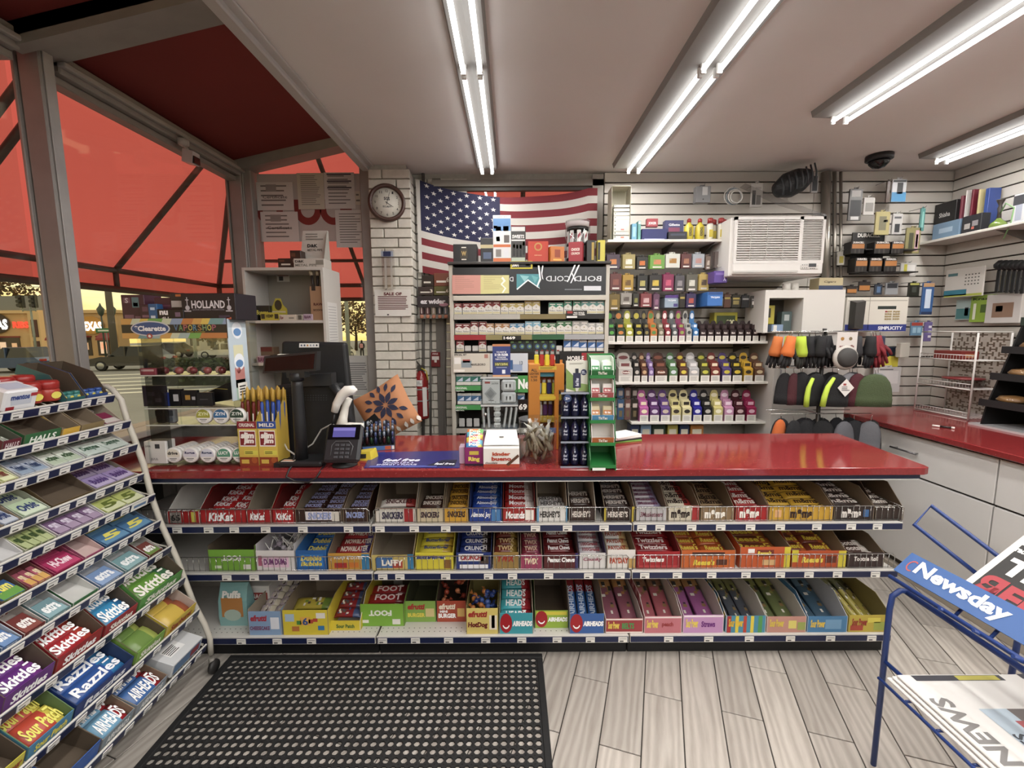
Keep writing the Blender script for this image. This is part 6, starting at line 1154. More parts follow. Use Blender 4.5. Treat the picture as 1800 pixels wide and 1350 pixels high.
# ---- orange lighter stand
Yl =2.20;ol = P(960,770,Y=Yl);ls = thing('lighter_stand','orange lighter display stand behind the clear jar','display stand',(ol.x,Yl,CT));a = P(930,640,Y=Yl);b = P(993,640,Y=Yl);w = b.x - a.x;H_ = a.z - CT;ORG = mat('#c9761c',.4)
for s,x0,x1 in ((0,-w /2,-w /2+.058),(1,w /2-.048,w /2)):MB().box(x0,x1,0,.09,0,H_,ORG,c=.002).build('side_wall',ls)
MB().box(-w /2,w /2,.086,.09,0,H_ +.015,ORG).build('back_wall',ls)
TI =[H_ -.012,H_ -.155,H_ -.265]
for k,z in enumerate(TI):MB().box(-w /2+.058,w /2-.048,0,.086,z -.03,z,ORG if k == 0 else mat('#caa21c',.4),c=.001).build('tier',ls)
MB().patch((.006,-.0008,H_ -.02),X3,Z3,w *.5,.018,'#c9a81c').lines((.006,-.0014,H_ -.02),X3,Z3,w *.42,.012,2,'#7a5a14',3).text('ALL',(-w /2+.028,-.0012,H_ -.03),X3,Z3,.03,.014,'#2a1d10',.02).text('LIGHTERS',(-w /2+.029,-.0012,H_ -.048),X3,Z3,.046,.012,'#2a1d10',.02).text('NOW',(-w /2+.028,-.0012,H_ -.064),X3,Z3,.034,.012,'#2a1d10',.02).text('1.50',(-w /2+.028,-.0012,H_ -.08),X3,Z3,.03,.012,'#2a1d10',.02).patch((.006,-.0008,TI[1]-.015),X3,Z3,w *.46,.016,'#d8b81c').patch((.006,-.0008,.1),X3,Z3,w *.5,.028,'#5a86c0').text('Likely',(.006,-.0014,.1),X3,Z3,.05,.014,'#e8eef8',.02).patch((.006,.02,H_ -.052),X3,Z3,w *.5,.026,'#3a8fa8').build('print',ls)
lm ={}
def lighter(c_):
    if c_ not in lm:m = MB();m.box(-.0115,.0115,-.006,.006,0,.058,mat(c_,.25),c=.004);m.box(-.0085,.0085,-.005,.005,.058,.074,mat('#b9b9b6',.3,metal=.8),c=.002);m.box(-.004,.0085,-.005,.005,.074,.08,mat('#8a1f1c',.4),c=.001);lm[c_] = m.mesh('lighter')
    return lm[c_]
LN ={'#d8c31c':'yellow','#b82a1f':'red','#141416':'black','#6fa8d0':'sky blue','#20225f':'navy','#b8b4b0':'silver','#4a1f5a':'purple','#3a1a48':'plum','#9aa82a':'lime'}
for k,c_ in enumerate(('#d8c31c','#b82a1f','#d8c31c','#b82a1f','#141416')):tag(ob('lighter',lighter(c_),loc=(ol.x -.048+ k *.0265,Yl +.03,CT + TI[0])),LN[c_]+' lighter on top of the orange stand'+(', inner one' if k in (2,3) else ', outer one' if k <2 else ''),'lighter','lighters on the orange stand')
for k,c_ in enumerate(('#6fa8d0','#d8c31c','#20225f','#9aa82a')):tag(ob('lighter',lighter(c_),loc=(ol.x -.036+ k *.0262,Yl +.03,CT + TI[1])),LN[c_]+' lighter on the middle tier of the orange stand','lighter','lighters on the orange stand')
for k,c_ in enumerate(('#b8b4b0','#4a1f5a','#3a1a48')):tag(ob('lighter',lighter(c_),loc=(ol.x -.03+ k *.0262,Yl +.03,CT + TI[2])),LN[c_]+' lighter on the lowest tier of the orange stand','lighter','lighters on the orange stand')
# ---- dark bottle display
a,b = C(985,822),C(1037,822);w = b.x - a.x;bd_ = thing('bottle_display','clear acrylic display with three tiers of dark blue bottles','display case',((a.x + b.x)/2,a.y,CT));H_ =.335
for x in (-w /2,w /2-.004):MB().box(x,x +.004,0,.09,0,H_,ACRYL).build('side_panel',bd_)
MB().box(-w /2,w /2,.087,.09,0,H_,mat('#1a1d2c',.4)).build('back_panel',bd_)
for k,z in enumerate((.006,.118,.228,H_)):MB().box(-w /2,w /2,-.002,.09,z -.005,z,ACRYL).build('tier',bd_);MB().box(-w /2,w /2,-.004,-.002,z -.007,z +.001,mat('#8f96a8',.25)).build('tier_edge',bd_)
m = MB();m.lathe([(0,0),(.0175,0),(.0195,.004),(.0195,.058),(.012,.074),(.0085,.08),(.0085,.09),(.0105,.09),(.0105,.101),(0,.102)],mat('#15173a',.15),14);m.text('feel',(0,-.0201,.045),X3,Z3,.018,.012,'#c9cce0',.02,.3);m.text('free',(0,-.0201,.03),X3,Z3,.018,.011,'#c9cce0',.02,.3);m.patch((0,-.0201,.062),X3,Z3,.006,.006,'#c9cce0');dbm = m.mesh('tonic_bottle');L0 = Vector(bd_.location)
for r,z in enumerate((.006,.118,.228)):
    for c_ in range(3):tag(ob('tonic_bottle',dbm,loc=(L0.x +(c_ -1)*.042,L0.y +.03,CT + z)),('dark blue tonic bottle on the %s tier, %s' % (('bottom','middle','top')[r],('beside the jar','in the middle','beside the green tower')[c_])),'bottle','dark blue tonic bottles')
o = MB().disc((0,0,0),X3,Z3,.034,.034,'#2a3f72',16).text('21+',(0,-.001,0),X3,Z3,.018,.012,'#e6e8f2',.04).build('round_sticker',bd_,loc=(-w /2+.028,-.006,.31))
a = P(995,690,Y=L0.y +.03);b = P(1034,634,Y=L0.y +.03);w = b.x - a.x;h = b.z - CT -.335;m = MB();m.box(-w /2,w /2,0,.003,0,h,mat('#cfcdbf',.35));m.poly([(-w /2,-.0006,h *.1),(-w *.05,-.0006,h *.0),(-w *.15,-.0006,h *.5),(-w /2,-.0006,h *.75)],'#6f8f3a');m.poly([(w *.05,-.0006,h *.02),(w /2,-.0006,h *.0),(w /2,-.0006,h *.22),(w *.2,-.0006,h *.26)],'#7f9c4a');m.box(-.017,.017,-.003,-.001,h *.12,h *.6,'#1a1c44',c=.004).box(-.007,.007,-.003,-.001,h *.6,h *.74,'#101226');m.disc((w *.32,-.0012,h *.62),X3,Z3,w *.28,w *.28,'#262a5a',14);m.lines((w *.32,-.0018,h *.62),X3,Z3,w *.18,w *.14,3,'#e0e2f0',2);m.text('feel free',(0,-.0036,h *.3),Z3,(-1,0,0),h *.26,.016,'#d6d8e8',.02,.3);m.lines((.0,-.001,h *.9),X3,Z3,w *.7,h *.06,2,'#8a887c',3);o = m.build('display_card',loc=((a.x + b.x)/2,L0.y +.03,CT +.3355),rot=(R(-4),0,R(4)));tag(o,'pale card with bottle and green leaves on the bottle display','display card')
# ---- green mint tower
a,b = C(1037,828),C(1083,828);w = b.x - a.x;gt = thing('mint_tower','tall green mint display tower with five tiers','display stand',((a.x + b.x)/2,a.y,CT));GRN = mat('#1f7a34',.35);H_ =.50
for s in (-1,1):
    m = MB();x = s *(w /2-.0015);pts =[(0,0),(.13,0),(.13,H_)]
    prof =[(.0,0)]
    for k in range(5):z =.02+ k *.096;prof += [(0+ k *.012,z +.03),(.03+ k *.012,z +.09)]
    prof += [(.13,H_),(.13,0)]
    m.prism(prof,x -.0015,x +.0015,GRN,'X');m.build('side_wall',gt)
MB().box(-w /2,w /2,.127,.13,0,H_,GRN).build('back_wall',gt)
tints =[('#1f7a34',None,'bottom'),('#d8d4ce','#b0561f','second'),('#d8d4ce','#3f86b8','third'),('#d8d4ce','#a8484a','fourth'),('#c9dcc9','#1f6a30','top')]
for k in range(5):
    z =.012+ k *.096;y = k *.012;m = MB();m.hexa([(-w /2+.002,y,z),(w /2-.002,y,z),(w /2-.002,.125,z +.03),(-w /2+.002,.125,z +.03),(-w /2+.002,y,z +.006),(w /2-.002,y,z +.006),(w /2-.002,.125,z +.036),(-w /2+.002,.125,z +.036)],GRN).build('tier',gt);MB().box(-w /2+.002,w /2-.002,y -.002,y +.001,z,z +.014,GRN).build('tier_lip',gt)
    if k: 
        wx = w -.014;t_ = tray(0,wx,0,0,.026,.072,.07,tints[k][1],tints[k][0],[('TicTac','#e8e2d8',.5,.5,.4,.5,.04)],tints[k][2]+' small mint tray in the green tower',name='mint_tray',mw=Matrix.Translation((gt.location.x - wx /2,gt.location.y + y +.004,CT + z +.01)) @ Matrix.Rotation(R(13),4,'X'))
        n ={1:0,2:3,3:2,4:4}[k];cc ={2:('#c9b88a','#c8722c'),3:('#e0d8d4','#b84a4c'),4:('#d6e4d4','#2f8a4a')}.get(k,('#fff','#fff'))
        mm = MB();mm.box(-.021,.021,0,.014,0,.052,mat(cc[0],.2),c=.003);mm.patch((0,-.0006,.022),X3,Z3,.036,.02,cc[1]);mm.text('tic tac',(0,-.001,.022),X3,Z3,.026,.01,'#f4f2ee',.03);me = mm.mesh('mint_box')
        for i in range(n):tag(ob('mint_box',me,loc=(gt.location.x +(-.026 if i % 2 == 0 else .026),gt.location.y + y +.022+.022*(i // 2),CT + z +.022+.012*(i // 2)),rot=(R(-18),0,R((-1)** i *5))),'small clear mint box in the '+ tints[k][2]+' tier, '+ ORD[i],'mint box','mint boxes in the '+ tints[k][2]+' tier')
    else:MB().patch((-w *.16,-.003,.009),X3,Z3,w *.5,.012,'#e0e4de').build('tier_label',gt)
# ---- papers on the counter
for k in range(4):
    q = C(1092,772 );m = MB();m.box(-.09,.09,-.06,.06,0,.008,mat(['#6fae3a','#2a2c2a','#dedbd4','#e4e2dc'][k],.6),c=.001);tag(m.build('paper_pad',loc=(q.x,q.y -.01,CT + k *.0085),rot=(0,0,R(16+ k *5))),['lime green folder at the bottom of the paper pile','black folder second from the bottom of the paper pile','white pad in the paper pile beside the mint tower','top white pad of the paper pile'][k],'papers')
# ================================================================ behind the counter
def hang(o):return o
# ---- cigarette rack
YR =3.10
def RX(x,y):return P(x,y,Y=YR)
rx0,rx1,rzt = RX(795,600).x,RX(1066,600).x,RX(930,465).z
cr_ = thing('cigarette_rack','tall cream framed cigarette rack with black header sign','cigarette rack',((rx0 + rx1)/2,YR,0));w = rx1 - rx0;CRM = mat('#b9b3a4',.45);DRK = mat('#16130f',.6)
for s in (-1,1):MB().box(s * w /2-.014,s * w /2+.014,0,.24,0,rzt,CRM,c=.003).build('side_post',cr_)
MB().box(-w /2+.01,w /2-.01,.20,.24,.1,rzt,DRK).build('back_panel',cr_);MB().box(-w /2-.02,w /2+.02,-.02,.25,rzt,rzt +.018,mat('#2c2723',.5),c=.003).build('top_board',cr_)
zs0,zs1 = RX(930,519).z,RX(930,470).z
hb = MB().box(-w /2+.014,w /2-.014,-.008,.0,zs0,zs1,mat('#1a1c20',.3)).build('header_sign',cr_);MB().box(-w /2+.012,w /2-.012,-.012,.02,zs0 -.036,zs0 -.002,CRM,c=.003).build('header_rail',cr_)
hx = lambda x,y:(RX(x,y).x -(rx0 + rx1)/2,-.0092,RX(x,y).z)
m = MB();MXm =(-1,0,0)
for t,x0,x1 in (('BOLD',1010,1056),('COLD',960,1001)):c_ = hx((x0 + x1)/2,490);m.text(t,c_,MXm,Z3,(x1 - x0)*3.12/780,.036,'#c9cdd0',.01)
c_ = hx(899,491);m.text('D',c_,MXm,Z3,.026,.03,'#c9cdd0',.01)
def pt(l,c_,e=0):m.poly([(q[0],q[1]- e,q[2]) for q in [hx(*p) for p in l]],c_)
pt([(908,482),(948,482),(948,507),(928,492),(908,508)],'#3f8f98',.0004);pt([(908,508),(928,491),(948,506),(949,508),(928,494),(909,510)],'#dfe8ea',.001);pt([(914,484),(930,486),(922,496)],'#7fc0c4',.0006);pt([(934,484),(946,488),(940,498)],'#5aa8ae',.0006)
for l in ([(945,467),(948,467),(951,492),(944,506),(943,503),(948,490)],[(953,467),(955,467),(953,482),(955,492),(953,490),(951,480)],[(1009,466),(1012,466),(998,496),(996,496)],[(1016,466),(1019,466),(1004,498),(1002,498)],[(1003,478),(1005,478),(1012,494),(1010,495)]):pt(l,'#e4e8ea',.0012)
pt([(1026,503),(1056,503),(1056,511),(1026,511)],'#c9ccd2',.0008);m.lines(hx(1009,509),X3,Z3,.13,.008,2,'#8a8e94',2,.5,.1);m.build('sign_print',hb)
m = MB();pt([(795,484),(845,484),(845,517),(795,517)],'#d08a7c',.002);pt([(845,484),(895,484),(895,516),(845,517)],'#cfc77c',.002)
for x0 in (799,849):m.lines((hx(x0 +18,500)[0],-.0116,hx(0,501)[2]),X3,Z3,.13,.10,8,'#8a6a5a',x0,.12,.6)
pt([(881,489),(884,487),(889,494),(883,500),(890,507),(885,515),(882,515),(887,507),(880,500),(885,494)],'#f0ede0',.0026);m.build('permit_notices',hb)
o = bbox('price_tag_card','yellow and black year tag stuck on the header sign','tag',RX(897,470).x,RX(936,470).x,YR -.013,.003,RX(0,478).z,.052,'#c9b81c',texts=[('2001','#f2eee0',.22,.5,.3,.42,.05)],patches=[(.5,.5,.84,.62,'#1b1a16'),(.78,.5,.2,.2,'#c9b81c')])
PT ={}
def pack(col,kind,tall):
    k =(col,kind,tall)
    if k not in PT:
        h =.092 if tall else .078;m = MB();m.box(-.0265,.0265,0,.022,0,h,'#d9d6ce',c=.0015)
        if kind == 'roof':m.add([(-.0263,-.0006,h *.98),(.0263,-.0006,h *.98),(.0263,-.0006,h *.55),(0,-.0006,h *.76),(-.0263,-.0006,h *.55)],[(0,1,2,3,4)][0:1],col);m.patch((0,-.001,h *.84),X3,Z3,.036,.006,'#e8e4da');m.text('Marlboro',(0,-.001,h *.3),X3,Z3,.042,.012,'#2c2a28',.0);m.disc((0,-.001,h *.52),X3,Z3,.009,.009,'#a89a6a',8);m.patch((0,-.0008,h *.12),X3,Z3,.05,.012,'#c9bd8c')
        elif kind == 'swirl':m.box(-.0268,.0268,-.0004,.0224,0,h,col);m.disc((.004,-.001,h *.45),X3,Z3,.034,.036,'#3a5f8a',12);m.disc((.006,-.0014,h *.45),X3,Z3,.018,.018,'#7fae6a',10);m.patch((-.01,-.001,h *.85),X3,Z3,.02,.012,'#6a9a4a')
        else:m.patch((0,-.0007,h *.55),X3,Z3,.053,h *.5,col);m.poly([(-.02,-.0012,h *.36),(.02,-.0012,h *.36),(.02,-.0012,h *.72)],'#c9d8ec');m.text('Newport',(0,-.001,h *.9),X3,Z3,.04,.009,'#2a3f7a',.0)
        PT[k] = m.mesh('cigarette_pack')
    return PT[k]
def prow(y,xs,nm):
    z = RX(930,y).z;cnt ={}
    for x,col,kind,tall,cn in xs:
        cnt[cn,tall] = cnt.get((cn,tall),-1)+1;tag(ob('cigarette_pack',pack(col,kind,tall),loc=(P(x,y,Y=YR +.02).x,YR +.02,z),rot=(0,R(random.uniform(-1.5,1.5)),0)),('tall ' if tall else '')+ cn +' cigarette pack'+' on the '+ nm +' rack shelf, '+ ORD[cnt[cn,tall]]+' from left','cigarette pack','cigarette packs on the '+ nm +' rack shelf')
X6 = lambda l:[780+ v /6 for v in l]
def rowdef(*g):return [(x,c_,k,t,n) for l,c_,k,t,n in g for x in X6(l)]
prow(552,rowdef(([152,240,318,397],'#8e1f20','roof',0,'red roof-marked'),([474,555],'#8e1f20','roof',1,'red roof-marked'),([641,725,808],'#b8a04a','roof',0,'gold roof-marked'),([893,977],'#b8a04a','roof',1,'gold roof-marked'),([1145,1222],'#2f8a6a','roof',0,'green roof-marked'),([1308,1402],'#2f8a6a','roof',1,'green roof-marked'),([1488,1570,1652],'#5a9a94','roof',1,'white and teal')),'first')
prow(588,rowdef(([160,238],'#7a2020','roof',0,'dark red roof-marked'),([322,410],'#7a2020','roof',1,'dark red roof-marked'),([492,578,655],'#a8743f','roof',0,'tan roof-marked'),([735,813],'#4a86b0','roof',0,'steel blue'),([897,983],'#7ab8d4','roof',1,'ice blue'),([1065,1145],'#3f7a4a','roof',0,'white and green'),([1230,1312],'#3f7a4a','roof',1,'white and green'),([1397,1478],'#a9a9a4','roof',1,'silver white'),([1560,1645],'#a9a9a4','roof',0,'silver white')),'second')
prow(618,rowdef(([173,410],'#96343a','roof',0,'faded red'),([740,820,898,980,1060,1143],'#1d2a26','swirl',0,'black green-swirl'),([1305,1390],'#2f66ae','stripe',1,'white and blue'),([1470,1560,1650],'#2f66ae','stripe',0,'white and blue')),'third')
prow(677,[(780+ v /5.4,'#2f7a6a','stripe',0,'white and sea green') for v in (155,225,297,365)],'fifth')
prow(711,[(780+ v /5.4,'#3a6a9a','stripe',0,'white and slate') for v in (165,233,302,370,735)],'sixth')
for k,(y,segs) in enumerate(((552,[(797,914,'#a9a59a'),(914,995,'#7a6a3a'),(995,1062,'#17140f')]),(588,[(797,854,'#a81f28'),(854,935,'#8a7f4a'),(935,992,'#1f5a30'),(992,1062,'#9a9c9e')]),(618,[(797,1062,'#1a1714')]),(677,[(797,850,'#3f9a4a'),(850,1062,'#1a1714')]),(711,[(797,850,'#3f9a4a'),(850,1062,'#2a1712')]),(752,[(797,1062,'#a9a59a')]))):
    z = RX(930,y).z;sh = MB().box(-w /2+.014,w /2-.014,.0,.2,z -.008,z -.0005,DRK).build('shelf',cr_)
    for a,b,c_ in segs:xa,xb = hx(a,y)[0],hx(b,y)[0];MB().box(max(xa,-w /2+.015),min(xb,w /2-.015),-.004,-.0005,z -.036,z -.001,mat(c_,.4)).build('shelf_strip',sh)
m = MB()
for y in (682,716):m.text('ORIGINAL',hx(811,y),X3,Z3,.085,.016,'#dfeadc',.03);m.text('MENTHOL',hx(809,y +5),X3,Z3,.06,.01,'#dfeadc',.02)
m.build('strip_lettering',cr_)
for k in range(3):
    q = RX(811+ k *13,752);tag(MB().box(-.02,.02,0,.02,0,.06,mat('#b9b9b8',.3),c=.004).build('pack_pusher',loc=(q.x,YR +.03,q.z)),'empty grey pack pusher on the lowest rack shelf','pack pusher','grey pack pushers')
for x in X6([250,330,490,1222]):q = RX(x,618);tag(MB().box(-.022,.022,0,.02,0,.04,mat('#cfcdc8',.3),c=.004).build('pack_pusher',loc=(q.x,YR +.03,q.z)),'white pack pusher showing between packs on the third shelf','pack pusher','white pack pushers')
def board(x0,x1,y0,y1,Y,name,label,cat,col,**kw):return pxbox(x0,x1,y0,y1,Y,.004,name,label,cat,col,c=0,**kw)
board(883,916,590,598,YR -.012,'price_card','black price card with white numerals on the second rack shelf','price card','#15130f',texts=[('1469','#f0eee6',.38,.5,.62,.66,.04)])
board(995,1032,546,560,YR -.012,'price_card','black and red age warning card on the first rack shelf','price card','#17140f',texts=[('NO SOLD','#e8e4dc',.62,.74,.5,.2,.03),('NOT OLDER','#e8e4dc',.62,.5,.56,.2,.03)],patches=[(.18,.8,.26,.3,'#a82a24'),(.28,.2,.5,.24,'#dcdad4')])
board(797,861,621,655,YR -.01,'promotion_board','cream promotion board with pale packs on the rack','sign','#cfc8b8',texts=[('SPECIAL SET','#2a2724',.2,.93,.34,.1,.03),('MARLBORO','#4a4640',.68,.42,.4,.12,.02)],patches=[(.36,.44,.28,.36,'#8a9aa4'),(.36,.6,.2,.16,'#b84a44'),(.12,.62,.18,.34,'#e8e6e0'),(.9,.85,.1,.2,'#b87a6a'),(.16,.1,.3,.12,'#ece8de')])
board(862,928,621,655,YR -.009,'promotion_board','pale blue promotion board with tilted blue pack','sign','#c4ccd4',texts=[('13','#5a6a7a',.82,.5,.08,.2)],patches=[(.45,.4,.3,.5,'#2f5f9a'),(.72,.25,.26,.36,'#8fa4c8')])
board(930,1062,620,655,YR -.008,'promotion_board','black and red mobile coupon board on the rack','sign','#14110f',texts=[('MOBILE','#e8e4dc',.62,.72,.22,.24,.03),('COUPONS','#e8e4dc',.62,.4,.26,.2,.03),('14','#e8e4dc',.33,.72,.06,.3,.03)],patches=[(.85,.6,.3,.8,'#a82028')])
board(905,945,660,690,YR -.007,'promotion_board','green board with a white letter behind the charger tower','sign','#3f9a44',texts=[('Ne','#f0f2ec',.4,.5,.5,.6,.05)])
board(908,945,702,724,YR -.007,'price_card','dark price card with large white 69','price card','#1f1512',texts=[('69','#f0ece4',.3,.4,.4,.5,.04)])
# ---- things on top of the rack
YT = YR +.03;z0 = rzt +.018
pxbox(797,838,429,460,YT,.14,'gift_box','black box with round gold emblem on the cigarette rack','box','#141314',z0=z0,patches=[(.45,.5,.3,.5,'#3a3122'),(.45,.82,.2,.06,'#c9c2b0'),(.45,.18,.2,.06,'#c9c2b0')],texts=[('W','#b8954a',.45,.5,.2,.24)])
pxbox(845,868,418,460,YT +.02,.1,'gift_box','dark display box with gold stripe beside the emblem box','box','#17171a',z0=z0,patches=[(.5,.66,1,.14,'#b8a878'),(.5,.3,.6,.26,'#4a5a7a')])
o = pxbox(867,898,378,461,YT -.005,.06,'card_stand','tall white and orange gift card stand on the rack','stand','#c9c9c6',z0=z0,texts=[('AIRPORT','#8a94a0',.5,.96,.6,.03,.02)],patches=[(.5,.8,.96,.26,'#4f86c0'),(.3,.71,.3,.1,'#dfe6ee'),(.72,.72,.3,.1,'#cfd8e4'),(.14,.75,.2,.06,'#d8722c'),(.28,.5,.34,.18,'#dfe4dc'),(.28,.5,.2,.1,'#5a9a6a'),(.76,.5,.3,.16,'#5a5450'),(.5,.355,.96,.06,'#d0622c'),(.3,.2,.3,.16,'#7a746e'),(.72,.2,.3,.16,'#c9c9cc'),(.5,.05,.98,.09,'#d0622c')])
pxbox(898,924,398,461,YT,.05,'vape_stand','narrow black and white vape stand with yellow tipped pens','stand','#3a3836',z0=z0,texts=[('SWEETS','#e8e6e0',.5,.72,.8,.1,.03)],patches=[(.5,.93,.9,.12,'#c9c9c6'),(.5,.62,.9,.04,'#cfcdc8'),(.22,.36,.14,.36,'#1c1c1c'),(.22,.46,.14,.1,'#c9c23a'),(.44,.34,.14,.36,'#1c1c1c'),(.44,.44,.14,.1,'#c9c23a'),(.66,.34,.14,.36,'#1c1c1c'),(.66,.44,.14,.1,'#c9c23a'),(.87,.4,.14,.36,'#1c1c1c'),(.87,.52,.14,.1,'#c9c23a'),(.5,.08,.9,.12,'#a8b4a0')])
o = pxbox(928,964,424,461,YT,.06,'gift_box','bright orange-red box with gold circle on the rack','box','#c8341f',z0=z0,texts=[('NIRVANA','#e0b07a',.5,.34,.36,.05,.01)]);MB().disc((0,-.0008,.105),X3,Z3,.055,.055,'#b8863a',16).disc((0,-.0014,.105),X3,Z3,.036,.036,'#c8341f',14).build('emblem',o)
pxbox(967,993,433,461,YT -.01,.09,'gift_box','orange box with fruit print on the rack','box','#c8681c',z0=z0,patches=[(.5,.55,.4,.5,'#9a3a1c'),(.5,.15,.6,.1,'#e0a83a')],rz=14)
pxbox(999,1024,425,459,YT -.02,.08,'gift_box','red chocolate box turned slightly on the rack','box','#a82430',z0=z0,texts=[('CHOCO','#f0e4d8',.5,.62,.6,.14,.03),('CRUNCH','#e8cfc0',.5,.42,.6,.12,.03)],rz=-16)
pxbox(1031,1046,422,458,YT,.07,'gift_box','black box with gold lettering up its side on the rack','box','#1a1713',z0=z0,patches=[(.75,.5,.3,.8,'#a8892c')]);pxbox(1050,1064,422,458,YT,.07,'gift_box','yellow box at the end of the rack top','box','#bdb02a',z0=z0,patches=[(.2,.5,.3,.8,'#2c2a1a')])
q = P(1015,428,Y=YT +.13);ct_ = thing('stick_tower','clear round tower of white and red vape sticks','display stand',(q.x,YT +.13,z0));MB().lathe([(.088,0),(.088,.30)],ACRYL,24).build('clear_tube',ct_);MB().lathe([(.08,.255),(.082,.29),(0,.292)],mat('#c9b8b8',.4),20).build('cap',ct_)
for z in (.03,.13,.235):MB().lathe([(.0,z),(.078,z),(.078,z +.014),(0,z +.014)],mat('#1c1b1c',.5),20).build('tray_ring',ct_)
sm = MB();sm.box(-.014,.014,-.006,.006,0,.082,mat('#d8d6d2',.3),c=.003);sm.add([(-.009,-.0066,.02),(.011,-.0066,.045),(.011,-.0066,.07),(-.009,-.0066,.045)],[(0,1,2,3)],'#a8283c');sm = sm.mesh('vape_stick')
for z in (.045,.148):
    for k in range(8):g =2* math.pi * k /8;tag(ob('vape_stick',sm,loc=(q.x +.066* math.cos(g),YT +.13+.066* math.sin(g),z0 + z),rot=(0,0,g + math.pi /2)),'white vape stick with red flash in the '+('lower' if z <.1 else 'upper')+' ring','vape stick','vape sticks in the '+('lower' if z <.1 else 'upper')+' ring')
# ---- flag
FL ={}
def flag_pt(u,v,e=0.):
    tl,tr,bl_ = P(738,317,Y=3.40),P(1050,331,Y=3.40),P(736,476,Y=3.40);H =(tl.z - bl_.z)*1.02;W_ = tr.x - tl.x
    sag =.095* max(0.,math.sin(math.pi * min(1,u *1.05)))**.9*(1-.5* v);drop =-.03*(1- u)
    wy =.012* math.sin(9* u +2.2* v)+.008* math.sin(17* u -3* v)
    return (tl.x + W_ * u,3.395+ wy - e,tl.z +(tr.z - tl.z)* u - sag - v * H *(1+.06* u))
fg = thing('national_flag','stars and stripes flag hung above the cigarette rack','flag',(0,3.4,2.0));FO = Vector((0,3.4,2.0))
def fq(u0,u1,v0,v1,c_,nu,m): 
    for i in range(nu):
        a,b = u0 +(u1 - u0)* i / nu,u0 +(u1 - u0)*(i +1)/ nu;m.add([Vector(flag_pt(a,v0))- FO,Vector(flag_pt(a,v1))- FO,Vector(flag_pt(b,v1))- FO,Vector(flag_pt(b,v0))- FO],[(0,1,2,3)],c_,True)
RDF,WHF,BLF = mat('#861f2a',.75),mat('#c9c4bc',.75),mat('#1d1f48',.75)
for k in range(13):
    m = MB();u0 =.45 if k <7 else 0.0; 
    for j in range(2):fq(u0,1,(k + j /2)/13,(k + j /2+.5)/13,WHF if k % 2 else RDF,22,m)
    m.build('stripe',fg)
m = MB()
for j in range(14):fq(0,.45,j /26,(j +1)/26,BLF,14,m)
cn = m.build('canton',fg);m = MB();fq(-.022,0,0,1,WHF,1,m);m.build('hoist',fg)
st =[(R(90+36* i),(1 if i % 2 == 0 else .4)) for i in range(10)]
for r in range(9):
    for c_ in range(6 if r % 2 == 0 else 5):
        u =.45*(c_ +(.5 if r % 2 == 0 else 1.0))/6;v =7/13*(r +.6)/9.3;m = MB();m.add([Vector(flag_pt(u +.0165* s * math.cos(a),v -.0255* s * math.sin(a),.0022))- FO for a,s in st],[tuple(range(10))],mat('#d8d4cc',.7));m.build('star',fg)
# ---- column things
q = P(679,356,Y=YB -.23);ck = thing('wall_clock','round brown wall clock on the brick column','clock',(q.x,YB -.212,q.z),R(14));r =.128
MB().lathe([(r,.0),(r,-.02),(r *.95,-.034),(r *.82,-.034),(r *.78,-.02),(r *.78,0)],mat('#4a2a20',.35),40,ax='Y').build('rim',ck);MB().lathe([(0,-.012),(r *.8,-.012),(r *.8,0),(0,0)],mat('#d0cabb',.5),36,ax='Y').build('dial',ck)
m = MB()
for h in range(1,13):a = R(90-30* h);m.text(str(h),(r *.62* math.cos(a),-.0128,r *.62* math.sin(a)),X3,Z3,.011 if h <10 else .017,.017,'#2a2622',.01)
m.text('SGS',(0,-.0128,.028),X3,Z3,.04,.022,'#26242c',.04);m.text('SECURITY',(0,-.0128,-.026),X3,Z3,.06,.012,'#26242c',.02);m.build('numerals',ck)
for l,wd,ang in ((.05,.005,-32),(.075,.004,74)):m = MB();a = R(ang);d = Vector((math.cos(a),0,math.sin(a)));n_ = Vector((-d.z,0,d.x));m.add([Vector((0,-.0145,0))+ n_ * wd /2- d *.012,Vector((0,-.0145,0))- n_ * wd /2- d *.012,d * l - n_ * wd /4+ Vector((0,-.0145,0)),d * l + n_ * wd /4+ Vector((0,-.0145,0))],[(0,1,2,3)],'#1c1a18');m.build('clock_hand',ck)
YC = YB -.212
sg_ = pxbox(660,722,509,556,YC -.01,.003,'sale_notice','white notice headed SALE OF taped to the brick column','notice','#d6d2ca',c=0,texts=[('SALE OF','#6a1c24',.5,.84,.5,.12,.05)],patches=[(.35,.06,.05,.05,'#333')]);m = MB();m.lines((0,-.0012,.095),X3,Z3,.215,.10,8,'#6a3036',3,.5,.1);m.build('small_print',sg_)
dt = thing('tube_dispenser','clear plastic tube dispenser on the brick column','dispenser',tuple(P(685,508,Y=YC -.02)));a = P(676,508,Y=YC -.02);b = P(694,440,Y=YC -.02);w = b.x - a.x;h = b.z - a.z;MB().box(-w /2,w /2,-.03,0,0,h,FILM).build('clear_sleeve',dt);MB().box(-w /2,w /2,-.034,-.03,h *.82,h *.96,mat('#8a94a8',.3)).box(-w /2+.015,w /2-.015,-.036,-.034,h *.83,h *.95,mat('#22305a',.3)).build('clip',dt)
for s in (-1,1):MB().box(s * w *.25-.006,s * w *.25+.006,-.02,-.01,.0,h *.8,mat('#b9b7b0',.4)).build('tube_guide',dt)
pp = pxbox(603,655,625,695,YB -.015,.002,'notice_paper','long typed paper taped low on the window beside the register','paper','#c9c9c6',c=0);MB().lines((0,-.001,.15),X3,Z3,.15,.22,13,'#77777a',4,.4,.3).build('small_print',pp)
